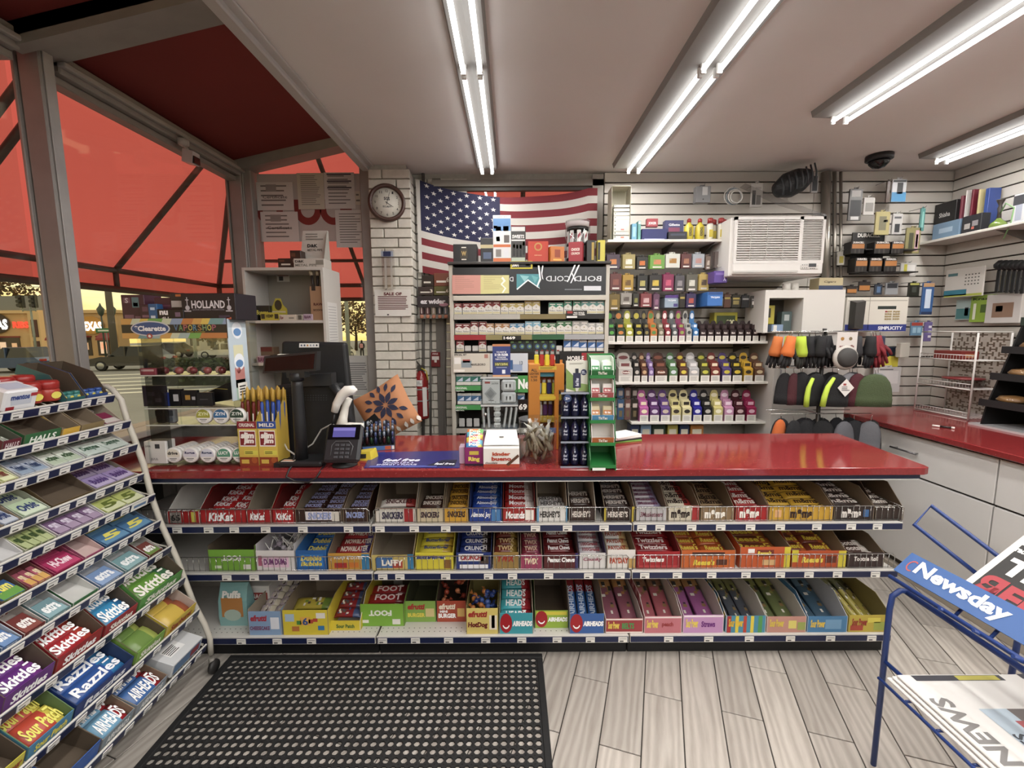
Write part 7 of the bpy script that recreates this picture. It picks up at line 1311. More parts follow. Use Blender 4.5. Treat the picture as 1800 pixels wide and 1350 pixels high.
pxbox(603,662,696,745,YB -.012,.002,'notice_paper','blank pale paper taped below the typed paper','paper','#b9babb',c=0)
# ---- papers on the bay window
YP = YB -.012
po = pxbox(459,648,305,425,YP +.004,.002,'window_poster','large white poster with red letters covering the bay window','poster','#b5aaa4',c=0);hh = P(0,305,Y=YP).z - P(0,425,Y=YP).z;m = MB();W_ =(648-459)*3.33/780
def ringp(cx,cz,r1,r0,a0,a1,c_):m.add([(cx + r1 * math.cos(R(a0 +(a1 - a0)* i /14)),-.001,cz + r1 *1.1* math.sin(R(a0 +(a1 - a0)* i /14))) for i in range(15)]+[(cx + r0 * math.cos(R(a1 +(a0 - a1)* i /14)),-.001,cz + r0 *1.1* math.sin(R(a1 +(a0 - a1)* i /14))) for i in range(15)],[tuple(range(30))],c_)
for cx in (-.335,-.05,.14,.33):ringp(cx,hh *.47,.10,.052,180,360,'#8a2420');m.box(cx -.10,cx -.052,-.0012,-.0008,hh *.47,hh *.62,'#8a2420');m.box(cx +.052,cx +.1,-.0012,-.0008,hh *.47,hh *.62,'#8a2420')
m.build('poster_lettering',po)
for x0,x1,y0,y1,rz,lab,n in ((453,514,320,370,0,'framed certificate paper high on the bay window',5),(525,568,304,368,0,'yellowed dense typed paper on the bay window',16),(572,622,303,367,1,'white form with dark ruled lines on the bay window',9),(461,523,372,425,0,'white letter below the framed certificate',6),(592,641,369,435,0,'long white form hanging lowest on the bay window',12),(625,634,336,360,0,'small yellow sticky note on the poster',2)):
    o = pxbox(x0,x1,y0,y1,YP -.004,.001,'notice_paper',lab,'paper','#c4bca8' if 'yellow' in lab else '#cbc6c0',c=0);W_ =(x1 - x0)*3.3/780;H_ =(y1 - y0)*3.3/780;m = MB();m.lines((0,-.001,H_ *.5),X3,Z3,W_ *.8,H_ *.8,n,'#6f6a66',x0,.3,.3)
    if 'framed' in lab:m.text('Certificate',(0,-.0014,H_ *.45),X3,Z3,W_ *.7,H_ *.1,'#4a4642',.01);m.patch((-W_ *.1,-.0013,H_ *.76),X3,Z3,W_ *.3,H_ *.22,'#8f8a84')
    if 'ruled' in lab: 
        for z in (.72,.55,.9):m.patch((0,-.0013,H_ * z),X3,Z3,W_ *.85,H_ *.035,'#3f3c4a')
    m.build('small_print',o)
# ---- white cabinet in the bay
YK =2.95;k0,k1,kz = P(425,480,Y=YK).x,P(568,480,Y=YK).x,P(500,470,Y=YK).z
kb_ = thing('white_cabinet','open white shelf cabinet standing in the window bay','cabinet',((k0 + k1)/2,YK,0));w = k1 - k0;KW = mat('#c6c2ba',.5);t =.018;D_ =.28
MB().box(-w /2,-w /2+ t,0,D_,0,kz,KW,c=.001).build('side_panel',kb_);MB().box(w /2- t,w /2,0,D_,0,kz,KW,c=.001).build('side_panel',kb_);MB().box(-w /2+ t,w /2- t,0,D_,kz - t,kz,KW,c=.001).build('top_panel',kb_);MB().box(-w /2+ t,w /2- t,D_ -.008,D_,0,kz - t,mat('#9a9284',.7)).build('back_panel',kb_)
KZ =[P(500,563,Y=YK).z,P(500,638,Y=YK).z,1.0]
for z in KZ:MB().box(-w /2+ t,w /2- t,.004,D_ -.008,z - t,z,KW,c=.001).build('shelf',kb_)
m = MB();m.patch((w /2+.0006,.12,KZ[0]-.05),Y3,Z3,.16,.34,'#d8d6d2');m.lines((w /2+.0012,.12,KZ[0]-.05),Y3,Z3,.14,.3,16,'#9a9a9c',5,.2,.1);m.build('taped_sheet',kb_)
m = MB();m.patch((-w /2+.13,D_ -.0085,KZ[0]+.31),X3,Z3,.09,.065,'#d8d4cc');m.patch((-w /2+.13,D_ -.009,KZ[0]+.328),X3,Z3,.08,.022,'#7a2a24');m.patch((-w /2+.115,D_ -.009,KZ[0]+.3),X3,Z3,.03,.03,'#4a4a4c');m.build('warning_label',kb_)
def kbx(x0,x1,y0,Y,d,lab,col,sh=0,**kw):a = P(x0,560,Y=Y);b = P(x1,y0,Y=Y);return bbox(kw.pop('nm','paper_box'),lab,'box',a.x,b.x,Y,d,KZ[sh],b.z - KZ[sh],col,**kw)
kbx(449,473,537,YK +.08,.06,'black box with yellow script in the white cabinet','#1c1b18',texts=[('Bongos','#c9bd3a',.5,.5,.8,.4,.03,.2)]);kbx(432,452,554,YK +.03,.07,'flat black box with faint yellow script at the cabinet side','#23221e',texts=[('Bongos','#a89f3a',.55,.4,.7,.4,.02,.2)])
o = kbx(458,490,549,YK +.02,.1,'yellow rolling paper box with arched header card','#b8aa26',texts=[('HEMP','#4a3f1a',.5,.55,.4,.4,.04)],patches=[(.14,.5,.2,.6,'#3a3220'),(.86,.5,.2,.6,'#3a3220')])
w_ =.12;m = MB();m.prism([(-.05,.04),(.07,.04),(.07,.08),(.045,.105),(.03,.15),(-.005,.15),(-.025,.105),(-.05,.08)],.095,.098,mat('#b8aa26',.5));m.disc((.012,.0944,.105),X3,Z3,.05,.07,'#3a3220',12).patch((.01,.0944,.055),X3,Z3,.1,.02,'#c9bfa0');m.build('header_card',o)
kbx(491,521,553,YK +.015,.09,'pale long rolling paper box with red mark','#cbbfae',texts=[('Raw','#8a2a2c',.15,.5,.2,.6,.02,.2)],patches=[(.7,.4,.3,.3,'#8a8478')]);kbx(522,532,553,YK +.015,.09,'small patterned box between paper boxes','#b9b2a4',patches=[(.5,.5,.6,.8,'#5a564e')]);kbx(533,549,552,YK +.012,.09,'lilac paper box with dark lettering','#b79fb6',texts=[('RAW','#5a2a4a',.5,.5,.7,.5,.04)])
o = kbx(547,567,503,YK +.02,.08,'tall tan scoop box in the white cabinet corner','#a27a58',texts=[('RAW','#5a1f18',.6,.47,.7,.08,.04),('SCOOP','#4a2418',.6,.3,.8,.06,.04)],patches=[(.3,.95,.3,.16,'#26221e')])
for k in range(3):tag(MB().tube([(0,0,0),(.012,0,.09)],.009,mat('#2a2420',.5),n=7).lathe([(.011,.09),(.012,.12),(.006,.125)],mat('#b8a888',.6),7,(.012,0,0)).build('scoop_tool',loc=(P(553+ k *5,510,Y=YK +.05).x,YK +.04+ k *.015,P(0,512,Y=YK +.05).z),rot=(0,R(-14+ k *9),0)),'dark handled scoop standing in the tan box','scoop','scoops in the tan box')
kbx(445,473,626,YK +.015,.09,'pink paper box with dark lettering on the second cabinet shelf','#b795a4',1,texts=[('RAW','#7a2a5a',.45,.5,.6,.7,.05)]);o = kbx(452,480,610,YK +.12,.08,'brown kraft paper box heaped with red packets','#7a5c42',1,patches=[(.5,.85,.8,.3,'#7a2a20')]);kbx(470,489,624,YK +.05,.06,'dark striped paper box behind the display head','#3c2f24',1,patches=[(.5,.5,.8,.2,'#8a7a5a')])
# on top of the cabinet
q = P(562,470,Y=YK +.04);o = thing('pipe_display_box','white metal pipe display box with tall lid on the cabinet','display box',(q.x -.065,YK +.03,kz));m = MB();m.box(-.1,.1,0,.12,0,.06,mat('#c4bdb2',.5),c=.002);m.text('D&K',(-.06,-.001,.042),X3,Z3,.06,.016,'#3a3632',.04);m.text('METAL PIPE',(-.02,-.001,.018),X3,Z3,.14,.016,'#7a746a',.02);m.patch((.07,-.0008,.035),X3,Z3,.05,.03,'#8a8478');m.build('carton',o);m = MB();m.hexa([(-.1,.1,.06),(.085,.1,.06),(.085,.12,.06),(-.1,.12,.06),(-.08,.115,.26),(.085,.115,.26),(.085,.135,.26),(-.08,.135,.26)],mat('#c9c2b8',.5));m.text('D&K',(-.015,.103,.16),X3,(0,.08,1),.07,.022,'#3a3a3c',.04);m.text('METAL PIPE',(.0,.1015,.132),X3,(0,.08,1),.1,.015,'#7a746c',.02);m.lines((0,.108,.22),X3,(0,.08,1),.12,.05,3,'#8f8a82',2);m.add([(.088,.03,.06),(.102,.1,.06),(.09,.12,.26),(.086,.1,.24)],[(0,1,2,3)],'#aaa498');m.build('lid',o)
for x0,x1,y0,lab,c_ in ((489,511,454,'dark cone paper box with a white cone print','#2f211a'),(511,528,440,'second dark cone box standing taller','#3a241c')):a = P(x0,470,Y=YK +.05);b = P(x1,y0,Y=YK +.05);bbox('cone_box',lab,'box',a.x,b.x,YK +.05,.07,kz,b.z - kz,c_,patches=[(.6,.4,.7,.16,'#cfc8ba'),(.3,.75,.4,.2,'#6a3a24')])
# ---- rolling paper display, extinguisher, alarm, pipes
YE = YB -.02
ez = thing('rolling_paper_display','tall rolling paper display hanging beside the cigarette rack','display',tuple(P(762,560,Y=YE -.1)));a = P(735,560,Y=YE -.1);b = P(789,520,Y=YE -.1);w = b.x - a.x;h = b.z - a.z;MB().box(-w /2,w /2,0,.1,0,.03,mat('#77736c',.5)).build('base_tray',ez);MB().box(-w /2,w /2,-.002,.0,h *.5,h,mat('#2c2228',.4)).text('ez wider',(0,-.0032,h *.76),X3,(.0,0,1),w *.8,h *.22,'#e2dce0',.05,.1).disc((w *.34,-.0028,h *.62),X3,Z3,w *.3,h *.16,'#b8788c',12).build('header_board',ez)
for k in range(5):bbox('rolling_paper_pack','narrow rolling paper pack in the hanging display, number '+('first','second','third','fourth','fifth')[k],'paper pack',a.x +.01+ k * w /5.2,a.x +.04+ k * w /5.2,YE -.09,.03,a.z +.03,h *.46,['#4a2028','#5a2a30','#8a7a64','#3a3a44','#54606e'][k],patches=[(.5,.5,.3,.8,'#b8a8a4')])
for k in range(5):tag(MB().lathe([(.008,0),(.014,0),(.014,.02),(.008,.02)],mat('#b46a4a',.5),12,ax='Y').build('paper_roll',loc=(a.x +.03+ k * w /5.2,YE -.115,a.z +.014)),'small paper roll end under the hanging display','paper roll','paper roll ends')
for x0,x1,y0,y1,c_,lab,t_ in ((742,762,484,503,'#2a1c14','brown cone card above the paper display',None),(763,791,480,503,'#7a3a24','rust coloured cone card above the paper display','6'),(735,762,504,519,'#3a2a26','dark cone card with white cone, lower one','3'),(763,790,503,519,'#5a5420','olive cone card with white cone','6')):pxbox(x0,x1,y0,y1,YE -.06,.02,'cone_card',lab,'paper pack',c_,texts=[(t_,'#e8dcc8',.85,.5,.16,.4)] if t_ else [],patches=[(.45,.35,.6,.16,'#d8d2c4')])
fe = thing('fire_extinguisher','red fire extinguisher hanging on the white wall','fire extinguisher',tuple(P(742,735,Y=YE -.08)));a = P(729,735,Y=YE -.08);r =.055;hh = P(0,662,Y=YE -.08).z - a.z;MB().lathe([(0,0),(r *.95,0),(r,.01),(r,hh -.03),(r *.8,hh),(.02,hh +.02),(.02,hh +.03)],mat('#8e1a1c',.25),20).build('cylinder',fe);MB().patch((-.005,-r -.001,hh *.82),X3,Z3,.05,.045,'#d8d6d2').lines((-.005,-r -.0015,hh *.82),X3,Z3,.04,.03,4,'#777',2).patch((.035,-r *.9,hh *.4),(.8,.6,0),Z3,.035,.22,'#d4d0cc').build('label',fe)
for z in (hh *.66,hh *.4):MB().lathe([(r +.001,z),(r +.001,z +.01)],mat('#8a8784',.4),20).build('strap',fe)
MB().box(-.02,.02,-.02,.02,hh +.03,hh +.07,mat('#3a3530',.4)).tube([(0,-.01,hh +.065),(-.03,-.03,hh +.11),(-.05,-.03,hh +.15)],.006,mat('#55504a',.4)).build('valve',fe);MB().tube([(.01,-.03,hh +.05),(.05,-.04,hh +.03),(.06,-.04,hh -.04)],.005,'#b8a82a').build('tag_ribbon',fe)
o = pxbox(758,773,619,645,YE -.03,.04,'fire_alarm_pull','small red fire alarm pull station on the wall','fire alarm','#7e1418',texts=[('FIRE','#e8dcd8',.5,.88,.6,.1,.02)],patches=[(.5,.6,.8,.24,'#d8d2cc'),(.5,.4,.26,.2,'#d8d2cc')])
for k,(x,y0,y1,r,lab) in enumerate(((744,305,780,.012,'thin steel conduit running down the recess'),(733,480,780,.008,'narrow conduit beside the brick column'),(757,560,780,.009,'grey conduit under the rolling paper display'),(781,560,780,.016,'dark square pipe beside the cigarette rack'))):
    a,b = P(x,y0,Y=YB -.015),P(x,y1,Y=YB -.015);tag(MB().tube([a,b],r,mat('#6a6660',.45),n=8).build('conduit'),lab,'conduit')
# dome cameras and bullet camera
for x,y,Y,r,lab in ((822,311,3.2,.055,'black dome camera above the flag'),(1546,273,2.95,.078,'black dome camera above the battery packs')):
    q = P(x,y,Z=ZC);o = thing('dome_camera',lab,'security camera',(q.x,q.y,ZC));MB().lathe([(r,0),(r,-.03),(r *.85,-.036)],mat('#1d1c1c',.4),20).build('housing',o);MB().lathe([(r *.8,-.034),(r *.72,-.055),(r *.45,-.078),(0,-.088)],mat('#141416',.06),20).build('dome',o)
q = P(322,245,X=XL +.07);o = thing('bullet_camera','white security camera on the window head rail','security camera',tuple(q));MB().lathe([(.03,0),(.028,-.03),(.012,-.04)],mat('#b5aeaa',.4),12).build('mount',o);MB().tube([(0,0,-.03),(.03,.02,-.09)],.011,mat('#b5aeaa',.4)).build('arm',o);MB().hexa([(.0,-.03,-.13),(.06,-.03,-.145),(.06,.03,-.145),(0,.03,-.13),(.01,-.03,-.06),(.07,-.03,-.075),(.07,.03,-.075),(.01,.03,-.06)],mat('#b5aeaa',.35)).build('body',o);MB().box(.05,.072,-.026,.026,-.14,-.1,mat('#0c0c0e',.2)).build('lens',o)
# pillow behind the counter
q = P(680,722,Y=2.75);pw = thing('cushion','orange cushion with navy leaf pattern leaning behind the counter','cushion',tuple(q));n =12;vs =[];S_ =.17
for j in range(n +1):
    for i in range(n +1):
        u,v = i / n *2-1,j / n *2-1;k = max(0,(1- u **4)*(1- v **4))**.6;vs.append((u * S_ *(1-.06*(1- abs(v))),-.06* k,v * S_ *(1-.06*(1- abs(u)))))
nv = len(vs);vs2 = vs +[(x,-y,z) for x,y,z in vs];fs =[(j *(n +1)+ i,j *(n +1)+ i +1,(j +1)*(n +1)+ i +1,(j +1)*(n +1)+ i) for j in range(n) for i in range(n)]
RT = Matrix.Rotation(R(-30),4,'Y') @ Matrix.Rotation(R(-14),4,'X');ob('cover',MB().add(vs2,fs +[tuple(nv + q for q in f[::-1]) for f in fs],mat('#c07a4a',.8),True).mesh('cover'),pw,mw=RT);m = MB()
def leaf(cx,cz,a,L,wd,c_):
    d = Vector((math.cos(R(a)),0,math.sin(R(a))));e_ = Vector((-d.z,0,d.x));pts =[]
    for t_ in (0,.25,.5,.75,1,.75,.5,.25):
        s =1 if len(pts) <= 4 else -1;p_ = Vector((cx,0,cz))+ d *(L * t_)+ e_ *(s * wd * math.sin(math.pi * t_));u,v = p_.x / S_,p_.z / S_;k = max(0,(1- min(1,abs(u))**4)*(1- min(1,abs(v))**4))**.6;pts.append((p_.x,-.06* k -.003,p_.z))
    m.poly(pts,c_)
for k in range(8):leaf(.03+.012* math.cos(R(45* k)),.02+.012* math.sin(R(45* k)),45* k,.075,.017,mat('#2a2c4a',.8))
for k in range(14):a = R(360/14* k +13);leaf(.03+.085* math.cos(a),.02+.085* math.sin(a),360/14* k +13,.055,.013,mat('#2a2c4a',.8)) if abs(.03+.14* math.cos(a))<.165 and abs(.02+.14* math.sin(a))<.165 else None
for k in range(6):leaf(-.06+.045* k,-.165,70+12*(k % 3),.04,.011,mat('#d8cfc2',.8))
ob('leaf_print',m.mesh('leaf_print'),pw,mw=RT)
o = thing('stool_seat','dark stool seat behind the counter under the cushion','stool',(q.x,2.72,0));MB().box(-.2,.2,-.12,.16,.55,q.z -.25,mat('#2a2624',.7),c=.02).build('seat',o)
for sx in (-.16,.16):
    for sy in (-.08,.12):MB().tube([(sx,sy,0),(sx,sy,.56)],.014,mat('#2a2624',.5)).build('leg',o)
# ================================================================ slatwall shelves beside the rack
def slat_shelf(x0,x1,y,Y,name,lab):
    a,b = P(x0,y,Y=Y),P(x1,y,Y=Y);d = YB -.028- Y;o = thing(name,lab,'shelf',(a.x,Y,a.z));w = b.x - a.x;MB().box(0,w,0,d,-.018,0,mat('#d4d0c8',.45),c=.002).build('board',o)
    for q in (.12,w *.55,w -.1):MB().prism([(.02,-.018),(d,-.018),(d,-.09)],q -.004,q +.004,mat('#4a4540',.5),'X').build('bracket',o)
    return a.z
YS =3.16
z1 = slat_shelf(1068,1284,421,YS,'slat_shelf','white top slat wall shelf with lighter fluid and razors')
def sb_(x0,x1,y0,lab,col,z=None,Y=YS +.02,d=.07,nm='carton',cat='box',**kw):a = P(x0,420,Y=Y);b = P(x1,y0,Y=Y);zz = z1 if z is None else z;return bbox(nm,lab,cat,a.x,b.x,Y,d,zz,b.z - zz,col,**kw)
for k in range(9):sb_(1078,1107,419-(k +1)*6.6,'small white carton in the stack, '+('bottom','second','third','fourth','fifth','sixth','seventh','eighth','top')[k]+' of nine','#c9c7bb',z=z1 + k *.0272,patches=[(.1,.6,.06,.3,'#4a5a4a')]+([(.55,.5,.2,.3,'#c86a5a')] if k in (0,2) else []),d=.1)
a,b = P(1076,360,Y=YS +.01),P(1108,360,Y=YS +.01);t_ = thing('open_carton','tall open cream carton holding the stack of small cartons','carton',((a.x + b.x)/2,YS +.01,z1));w = b.x - a.x;h = P(0,332,Y=YS).z - z1
for x in (-w /2-.003,w /2+.001):MB().box(x,x +.002,0,.13,0,h,mat('#b5b09a',.6)).build('side_wall',t_)
MB().box(-w /2,w /2,.128,.13,0,h,mat('#b9b49c',.6)).build('back_wall',t_);MB().box(-w /2,w /2,.0,.13,h,h +.002,mat('#c4bfa8',.6)).build('top_flap',t_)
sb_(1110,1120,393,'slim sky blue carton beside the white stack','#5a9ab8',patches=[(.5,.5,.5,.6,'#8ac0d4')]);sb_(1121,1127,388,'slim teal carton with white cap','#5a9f96',patches=[(.5,.9,.7,.14,'#dfe4e0')])
sb_(1128,1173,402,'navy tray on the top slat shelf','#232a6a',patches=[(.5,.08,.8,.08,'#8a90b8')],d=.1);sb_(1136,1157,384,'red card fan standing in the navy tray','#a83a42',z=P(0,402,Y=YS).z,Y=YS +.05,d=.03,texts=[('JOKER','#e8d8d8',.5,.4,.7,.4,.03)])
sb_(1168,1202,387,'dark blue razor box on the top slat shelf','#34376f',Y=YS +.06,d=.05,texts=[('Gillette','#e2e2ea',.5,.78,.6,.12,.03)],patches=[(.5,.5,.6,.3,'#8a3a5a')]);sb_(1175,1208,407,'low black razor tray in front of the blue box','#191a22',Y=YS +.0,d=.05,patches=[(.5,.6,.8,.3,'#3f4456')])
fb = MB();fb.lathe([(0,0),(.03,0),(.032,.005),(.032,.09),(.014,.115),(.014,.12)],mat('#c8b41c',.35),12);fb.lathe([(.015,.12),(.015,.14),(.006,.148)],mat('#a8281f',.4),10);fb.text('RONSONOL',(0,-.0325,.055),Z3,(-1,0,0),.06,.02,'#3a2f1a',.04);fb = fb.mesh('fluid_bottle')
for k,(x,lab) in enumerate(((1211,'yellow lighter fluid bottle next to the razors'),(1230,'yellow lighter fluid bottle next to the spray cans'))):tag(ob('fluid_bottle',fb,loc=(P(x,420,Y=YS +.04).x,YS +.05,z1)),lab,'bottle')
sc_ = MB();sc_.lathe([(0,0),(.021,0),(.0215,.003),(.0215,.10),(.018,.108)],mat('#c9bd5a',.3),14,ms=[mat('#c8b01c',.3),mat('#c8b01c',.3),mat('#d4cfb8',.3),mat('#b9b9b6',.3)]);sc_.lathe([(.019,.108),(.019,.142),(.012,.146),(0,.146)],mat('#9a2422',.35),14);sc_.patch((0,-.0225,.04),X3,Z3,.026,.05,'#c8b01c');sc_ = sc_.mesh('butane_can')
for k,x in enumerate((1246,1257,1265,1275)):tag(ob('butane_can',sc_,loc=(P(x,420,Y=YS +.04).x,YS +.03+.045*(k % 2),z1)),('first','second','third','fourth')[k]+' red capped butane can from the lighter fluid bottles','can')
# hanging goods
PEGM = mat('#8a8a88',.3,metal=.8)
def pegged(x0,x1,y0,y1,lab,col,Y=3.26,d=.012,nm='hanging_pack',cat='pack',n=1,**kw):
    a,b = P(x0,y1,Y=Y),P(x1,y0,Y=Y);w,h = b.x - a.x,b.z - a.z;m = MB();m.box(-w /2,w /2,0,d,0,h,mat(col,.35),c=.002);m.box(-w *.16,w *.16,d *.3,d *.6,h,h +.012,mat(col,.35))
    for (p,q,pw,ph,c_) in kw.get('patches',()):m.patch((w *(p -.5),-.0006,h * q),X3,Z3,w * pw,h * ph,c_)
    for (t,c_,p,q,tw,th) in kw.get('texts',()):m.text(t,(w *(p -.5),-.0012,h * q),X3,Z3,w * tw,h * th,c_,.03)
    me = m.mesh(nm)
    for k in range(n):
        o = tag(ob(nm,me,loc=((a.x + b.x)/2-.004* k,Y + k *.022,a.z +.003* k)),lab +(', front one' if k == 0 and n >1 else ', one behind' if n >1 else ''),cat)
        if k == 0:MB().tube([(0,-.02,h +.012),(0,-.012,h +.004),(0,YB -.03- Y,h +.008)],.0022,PEGM,n=4).build('peg_hook',o)
HB =[(1066,1090,447,473,'#3f2a3e','#c9702c','plum'),(1094,1117,447,473,'#9a8a4a','#d8d0c0','bronze'),(1119,1139,451,474,'#1f1d16','#c8641f','black and orange'),(1142,1169,448,473,'#5f9a2c','#c87a4a','lime green'),(1170,1196,446,471,'#c9ccc0','#a8742c','white'),(1197,1216,446,472,'#5c2320','#a86a4a','maroon'),(1217,1239,446,471,'#98a0a8','#b8847a','grey blue'),(1240,1250,450,474,'#6f5a4c','#b8a898','taupe'),(1256,1279,442,471,'#6f625c','#3a3030','grey brown'),
 (1072,1093,481,511,'#632a26','#8a4a3a','brick red'),(1094,1114,483,511,'#a8801f','#6a4a1c','gold'),(1120,1139,484,512,'#22221c','#a89c4a','black lettered'),(1141,1164,483,512,'#24201c','#c8a82c','black and yellow'),(1165,1185,482,512,'#8a1f4c','#c84a6a','raspberry'),(1186,1204,484,512,'#4a464c','#8a8488','charcoal'),(1206,1227,482,513,'#5a574a','#c8c8b8','skull grey'),(1228,1247,482,511,'#b89c4a','#5a4a3a','sand'),
 (1070,1090,517,546,'#6f5a20','#a8842c','olive gold'),(1091,1111,515,536,'#8f8a80','#5a5048','stone grey'),(1112,1124,516,540,'#2a281f','#7a7a2c','dark olive'),(1126,1146,516,540,'#84373a','#c8a0a0','rust red'),(1148,1160,517,545,'#5f3a54','#8a5a7a','mauve'),(1206,1224,516,541,'#3a2f5a','#b84a3a','indigo')]
for x0,x1,y0,y1,c_,c2,nm in HB:pegged(x0,x1,y0,y1,nm +' foil cigar wrap pouch hanging on the slat wall',c_,nm='cigar_pouch',cat='pouch',n=2,Y=3.20,patches=[(.5,.5,.5,.34,c2),(.5,.14,.6,.1,'#cfcac0'),(.3,.62,.2,.16,c_)])
def pbox(x0,x1,y0,y1,lab,col,Y=3.22,d=.12,**kw):o = pxbox(x0,x1,y0,y1,Y,d,'hanging_carton',lab,'box',col,**kw);MB().tube([(0,0,P(0,y0,Y=Y).z - o.location.z),(0,YB -.03- Y,P(0,y0,Y=Y).z - o.location.z +.006)],.0025,PEGM,n=4).build('peg_hook',o);return o
pbox(1255,1279,476,497,'violet condom cartons hanging on a long peg','#5a3f9a',Y=3.10,texts=[('X','#d8d0f0',.8,.35,.2,.4)],patches=[(.5,.75,.8,.2,'#7a5fb8')]);pbox(1168,1193,523,541,'purple and grey blue cartons hanging together','#8aa0b4',texts=[('TROJAN','#e8eef4',.5,.7,.6,.2,.03)],patches=[(.8,.25,.3,.3,'#4a3f8a'),(.5,1.1,.96,.3,'#54328a')]);pbox(1243,1271,513,538,'bright blue cartons hanging in a deep row','#2f6fc4',Y=3.12,d=.2,texts=[('TROJAN','#e8f0fa',.5,.6,.6,.16,.03)],patches=[(.5,.9,.9,.2,'#1f4f9a')])
for k,(x0,x1,c_,nm) in enumerate(((1194,1205,'#2a241a','brown black'),(1272,1285,'#5a3524','amber brown'),(1286,1302,'#2c2818','black and gold'),(1303,1318,'#1a1a1c','plain black'),(1319,1338,'#3a3834','black with white wing'))):pegged(x0,x1,516+ k,541,nm +' pill packet hanging in the third row',c_,Y=3.2,patches=[(.5,.7,.8,.14,'#a8923a' if k <3 else '#8a8a88'),(.5,.4,.7,.3,'#8a7a3a' if k == 2 else ('#c9c5bc' if k == 4 else c_))])
pegged(1223,1250,327,356,'grey rounded adapter hanging high on the slat wall','#77787a',patches=[(.6,.7,.36,.5,'#b5b6b4'),(.5,.2,.1,.08,'#2c2c2c')],d=.05);pegged(1319,1342,322,364,'clear blister with black charger on the top hooks','#a39e97',patches=[(.25,.4,.3,.6,'#2c2a28'),(.65,.3,.4,.4,'#5a5652'),(.6,.8,.5,.1,'#8a857e')]);pegged(1425,1440,306,339,'boxed black phone case by the ceiling','#9a9894',patches=[(.5,.5,.7,.8,'#22262a')]); 
q = P(1288,345,Y=3.3);cl_ = thing('cable_coil','coiled white cable hanging on the top hooks','cable',tuple(q));[MB().tube(arc((0,0,0),.06- k *.006,0,360,18)[:-1],.005,mat('#c9c6c0' if k != 1 else '#7a8a94',.4),n=5,close=True).build('cable_loop',cl_,loc=(.004* k,-.01* k,-.004* k)) for k in range(4)];MB().tube([(0,-.02,.06),(0,.12,.07)],.0022,PEGM,n=4).build('peg_hook',cl_)
q = P(1393,322,Y=3.25);bg = thing('mesh_bag','black ribbed mesh cap bundle hanging near the ceiling','bag',tuple(q));m = MB();m.lathe([(0,-.14),(.05,-.12),(.085,-.04),(.08,.05),(.05,.12),(0,.14)],mat('#1d2022',.5,bump=.6,scale=60),16,ax='X');m.build('mesh_body',bg,rot=(0,R(-24),0))
for k in range(7):MB().tube([(-.12+ k *.04,-.05-.035* math.sin(k /6*3.14),-.05),(-.11+ k *.04,-.07-.03* math.sin(k /6*3.14),.0),(-.09+ k *.04,-.05-.03* math.sin(k /6*3.14),.06)],.006,mat('#3f4448',.4),n=5).build('rib',bg,rot=(0,R(-24),0))
q = P(1300,330,Y=3.2);r_ = P(1450,385,Y=3.1);s_ = MB();s_.add([tuple(q),tuple(P(1310,322,Y=3.2)),tuple(P(1380,352,Y=3.13)),tuple(P(1455,378,Y=3.1)),tuple(r_),tuple(P(1370,362,Y=3.13))],[(0,1,2,5),(2,3,4,5)],clear_mat('grey_sheeting',(.62,.61,.6),4.,.3));tag(s_.build('plastic_sheet'),'strip of grey plastic sheeting hanging down to the air conditioner','plastic sheet')
# ---- air conditioner
YA =3.02;a,b = P(1288,482,Y=YA),P(1453,380,Y=YA);w,h = b.x - a.x,b.z - a.z;ac = thing('air_conditioner','white window air conditioner mounted on the slat wall','air conditioner',(a.x,YA,a.z));ACW = mat('#d2cfca',.4);MB().box(-.02,w,.02,YB -.03- YA,-.012,h,ACW,c=.006).build('casing',ac)
fr = MB();z0 = h *.24;xs = w *.735
for x0,x1,q0,q1 in ((0,w,h -.02,h),(0,w,z0 -.02,z0),(0,.018,z0,h),(w -.016,w,z0,h),(xs -.012,xs +.012,z0,h)):fr.box(x0,x1,0,.03,q0,q1,ACW)
fr.build('grille_frame',ac);MB().box(.01,w -.01,.028,.03,z0,h -.01,mat('#0c0b0a',.8)).build('grille_dark',ac);n =17
for k in range(n):z = z0 +(h -.02- z0)*(k +.5)/ n;MB().box(.016,xs -.01,.0,.012,z -.003,z +.003,ACW).build('louver',ac);MB().box(xs +.01,w -.014,.006,.012,z -.002,z +.0025,mat('#a8a49e',.4)).build('louver',ac)
for k in range(1,4):MB().box(w *.18* k -.002,w *.18* k +.002,-.001,.004,z0,h -.02,mat('#a9a69f',.5)).build('grille_rib',ac)
MB().box(0,w,.0,.03,0,z0 -.018,ACW,c=.004).box(.0,w *.72,-.006,.002,.01,.022,mat('#b9b6b0',.4)).build('front_panel',ac);m = MB();m.box(w *.75,w *.95,-.004,.001,.03,z0 -.03,mat('#c6c2bb',.4),c=.002);m.patch((w *.88,-.0046,z0 *.62),X3,Z3,.05,.022,'#3a3c40')
for i in range(6):m.disc((w *.77+.014*(i % 3),-.0048,z0 *(.65-.22*(i // 3))),X3,Z3,.008,.006,'#5a5a5c',8);m.disc((w *.86+.012*(i % 3),-.0048,z0 *.38),X3,Z3,.008,.006,'#5a5a5c',8)
m.build('control_panel',ac)
# chrome pipes
for k,(x,r,lab) in enumerate(((1452,.03,'thick steel pipe behind the air conditioner'),(1467,.013,'thinner steel pipe beside the thick one'),(1478,.010,'thin bent conduit by the hanging chargers'))):a,b = P(x,302,Y=YB -.06),P(x,560,Y=YB -.06);tag(MB().tube([a,b],r,mat('#9a948a',.3,metal=.7),n=12).build('steel_pipe'),lab,'pipe')
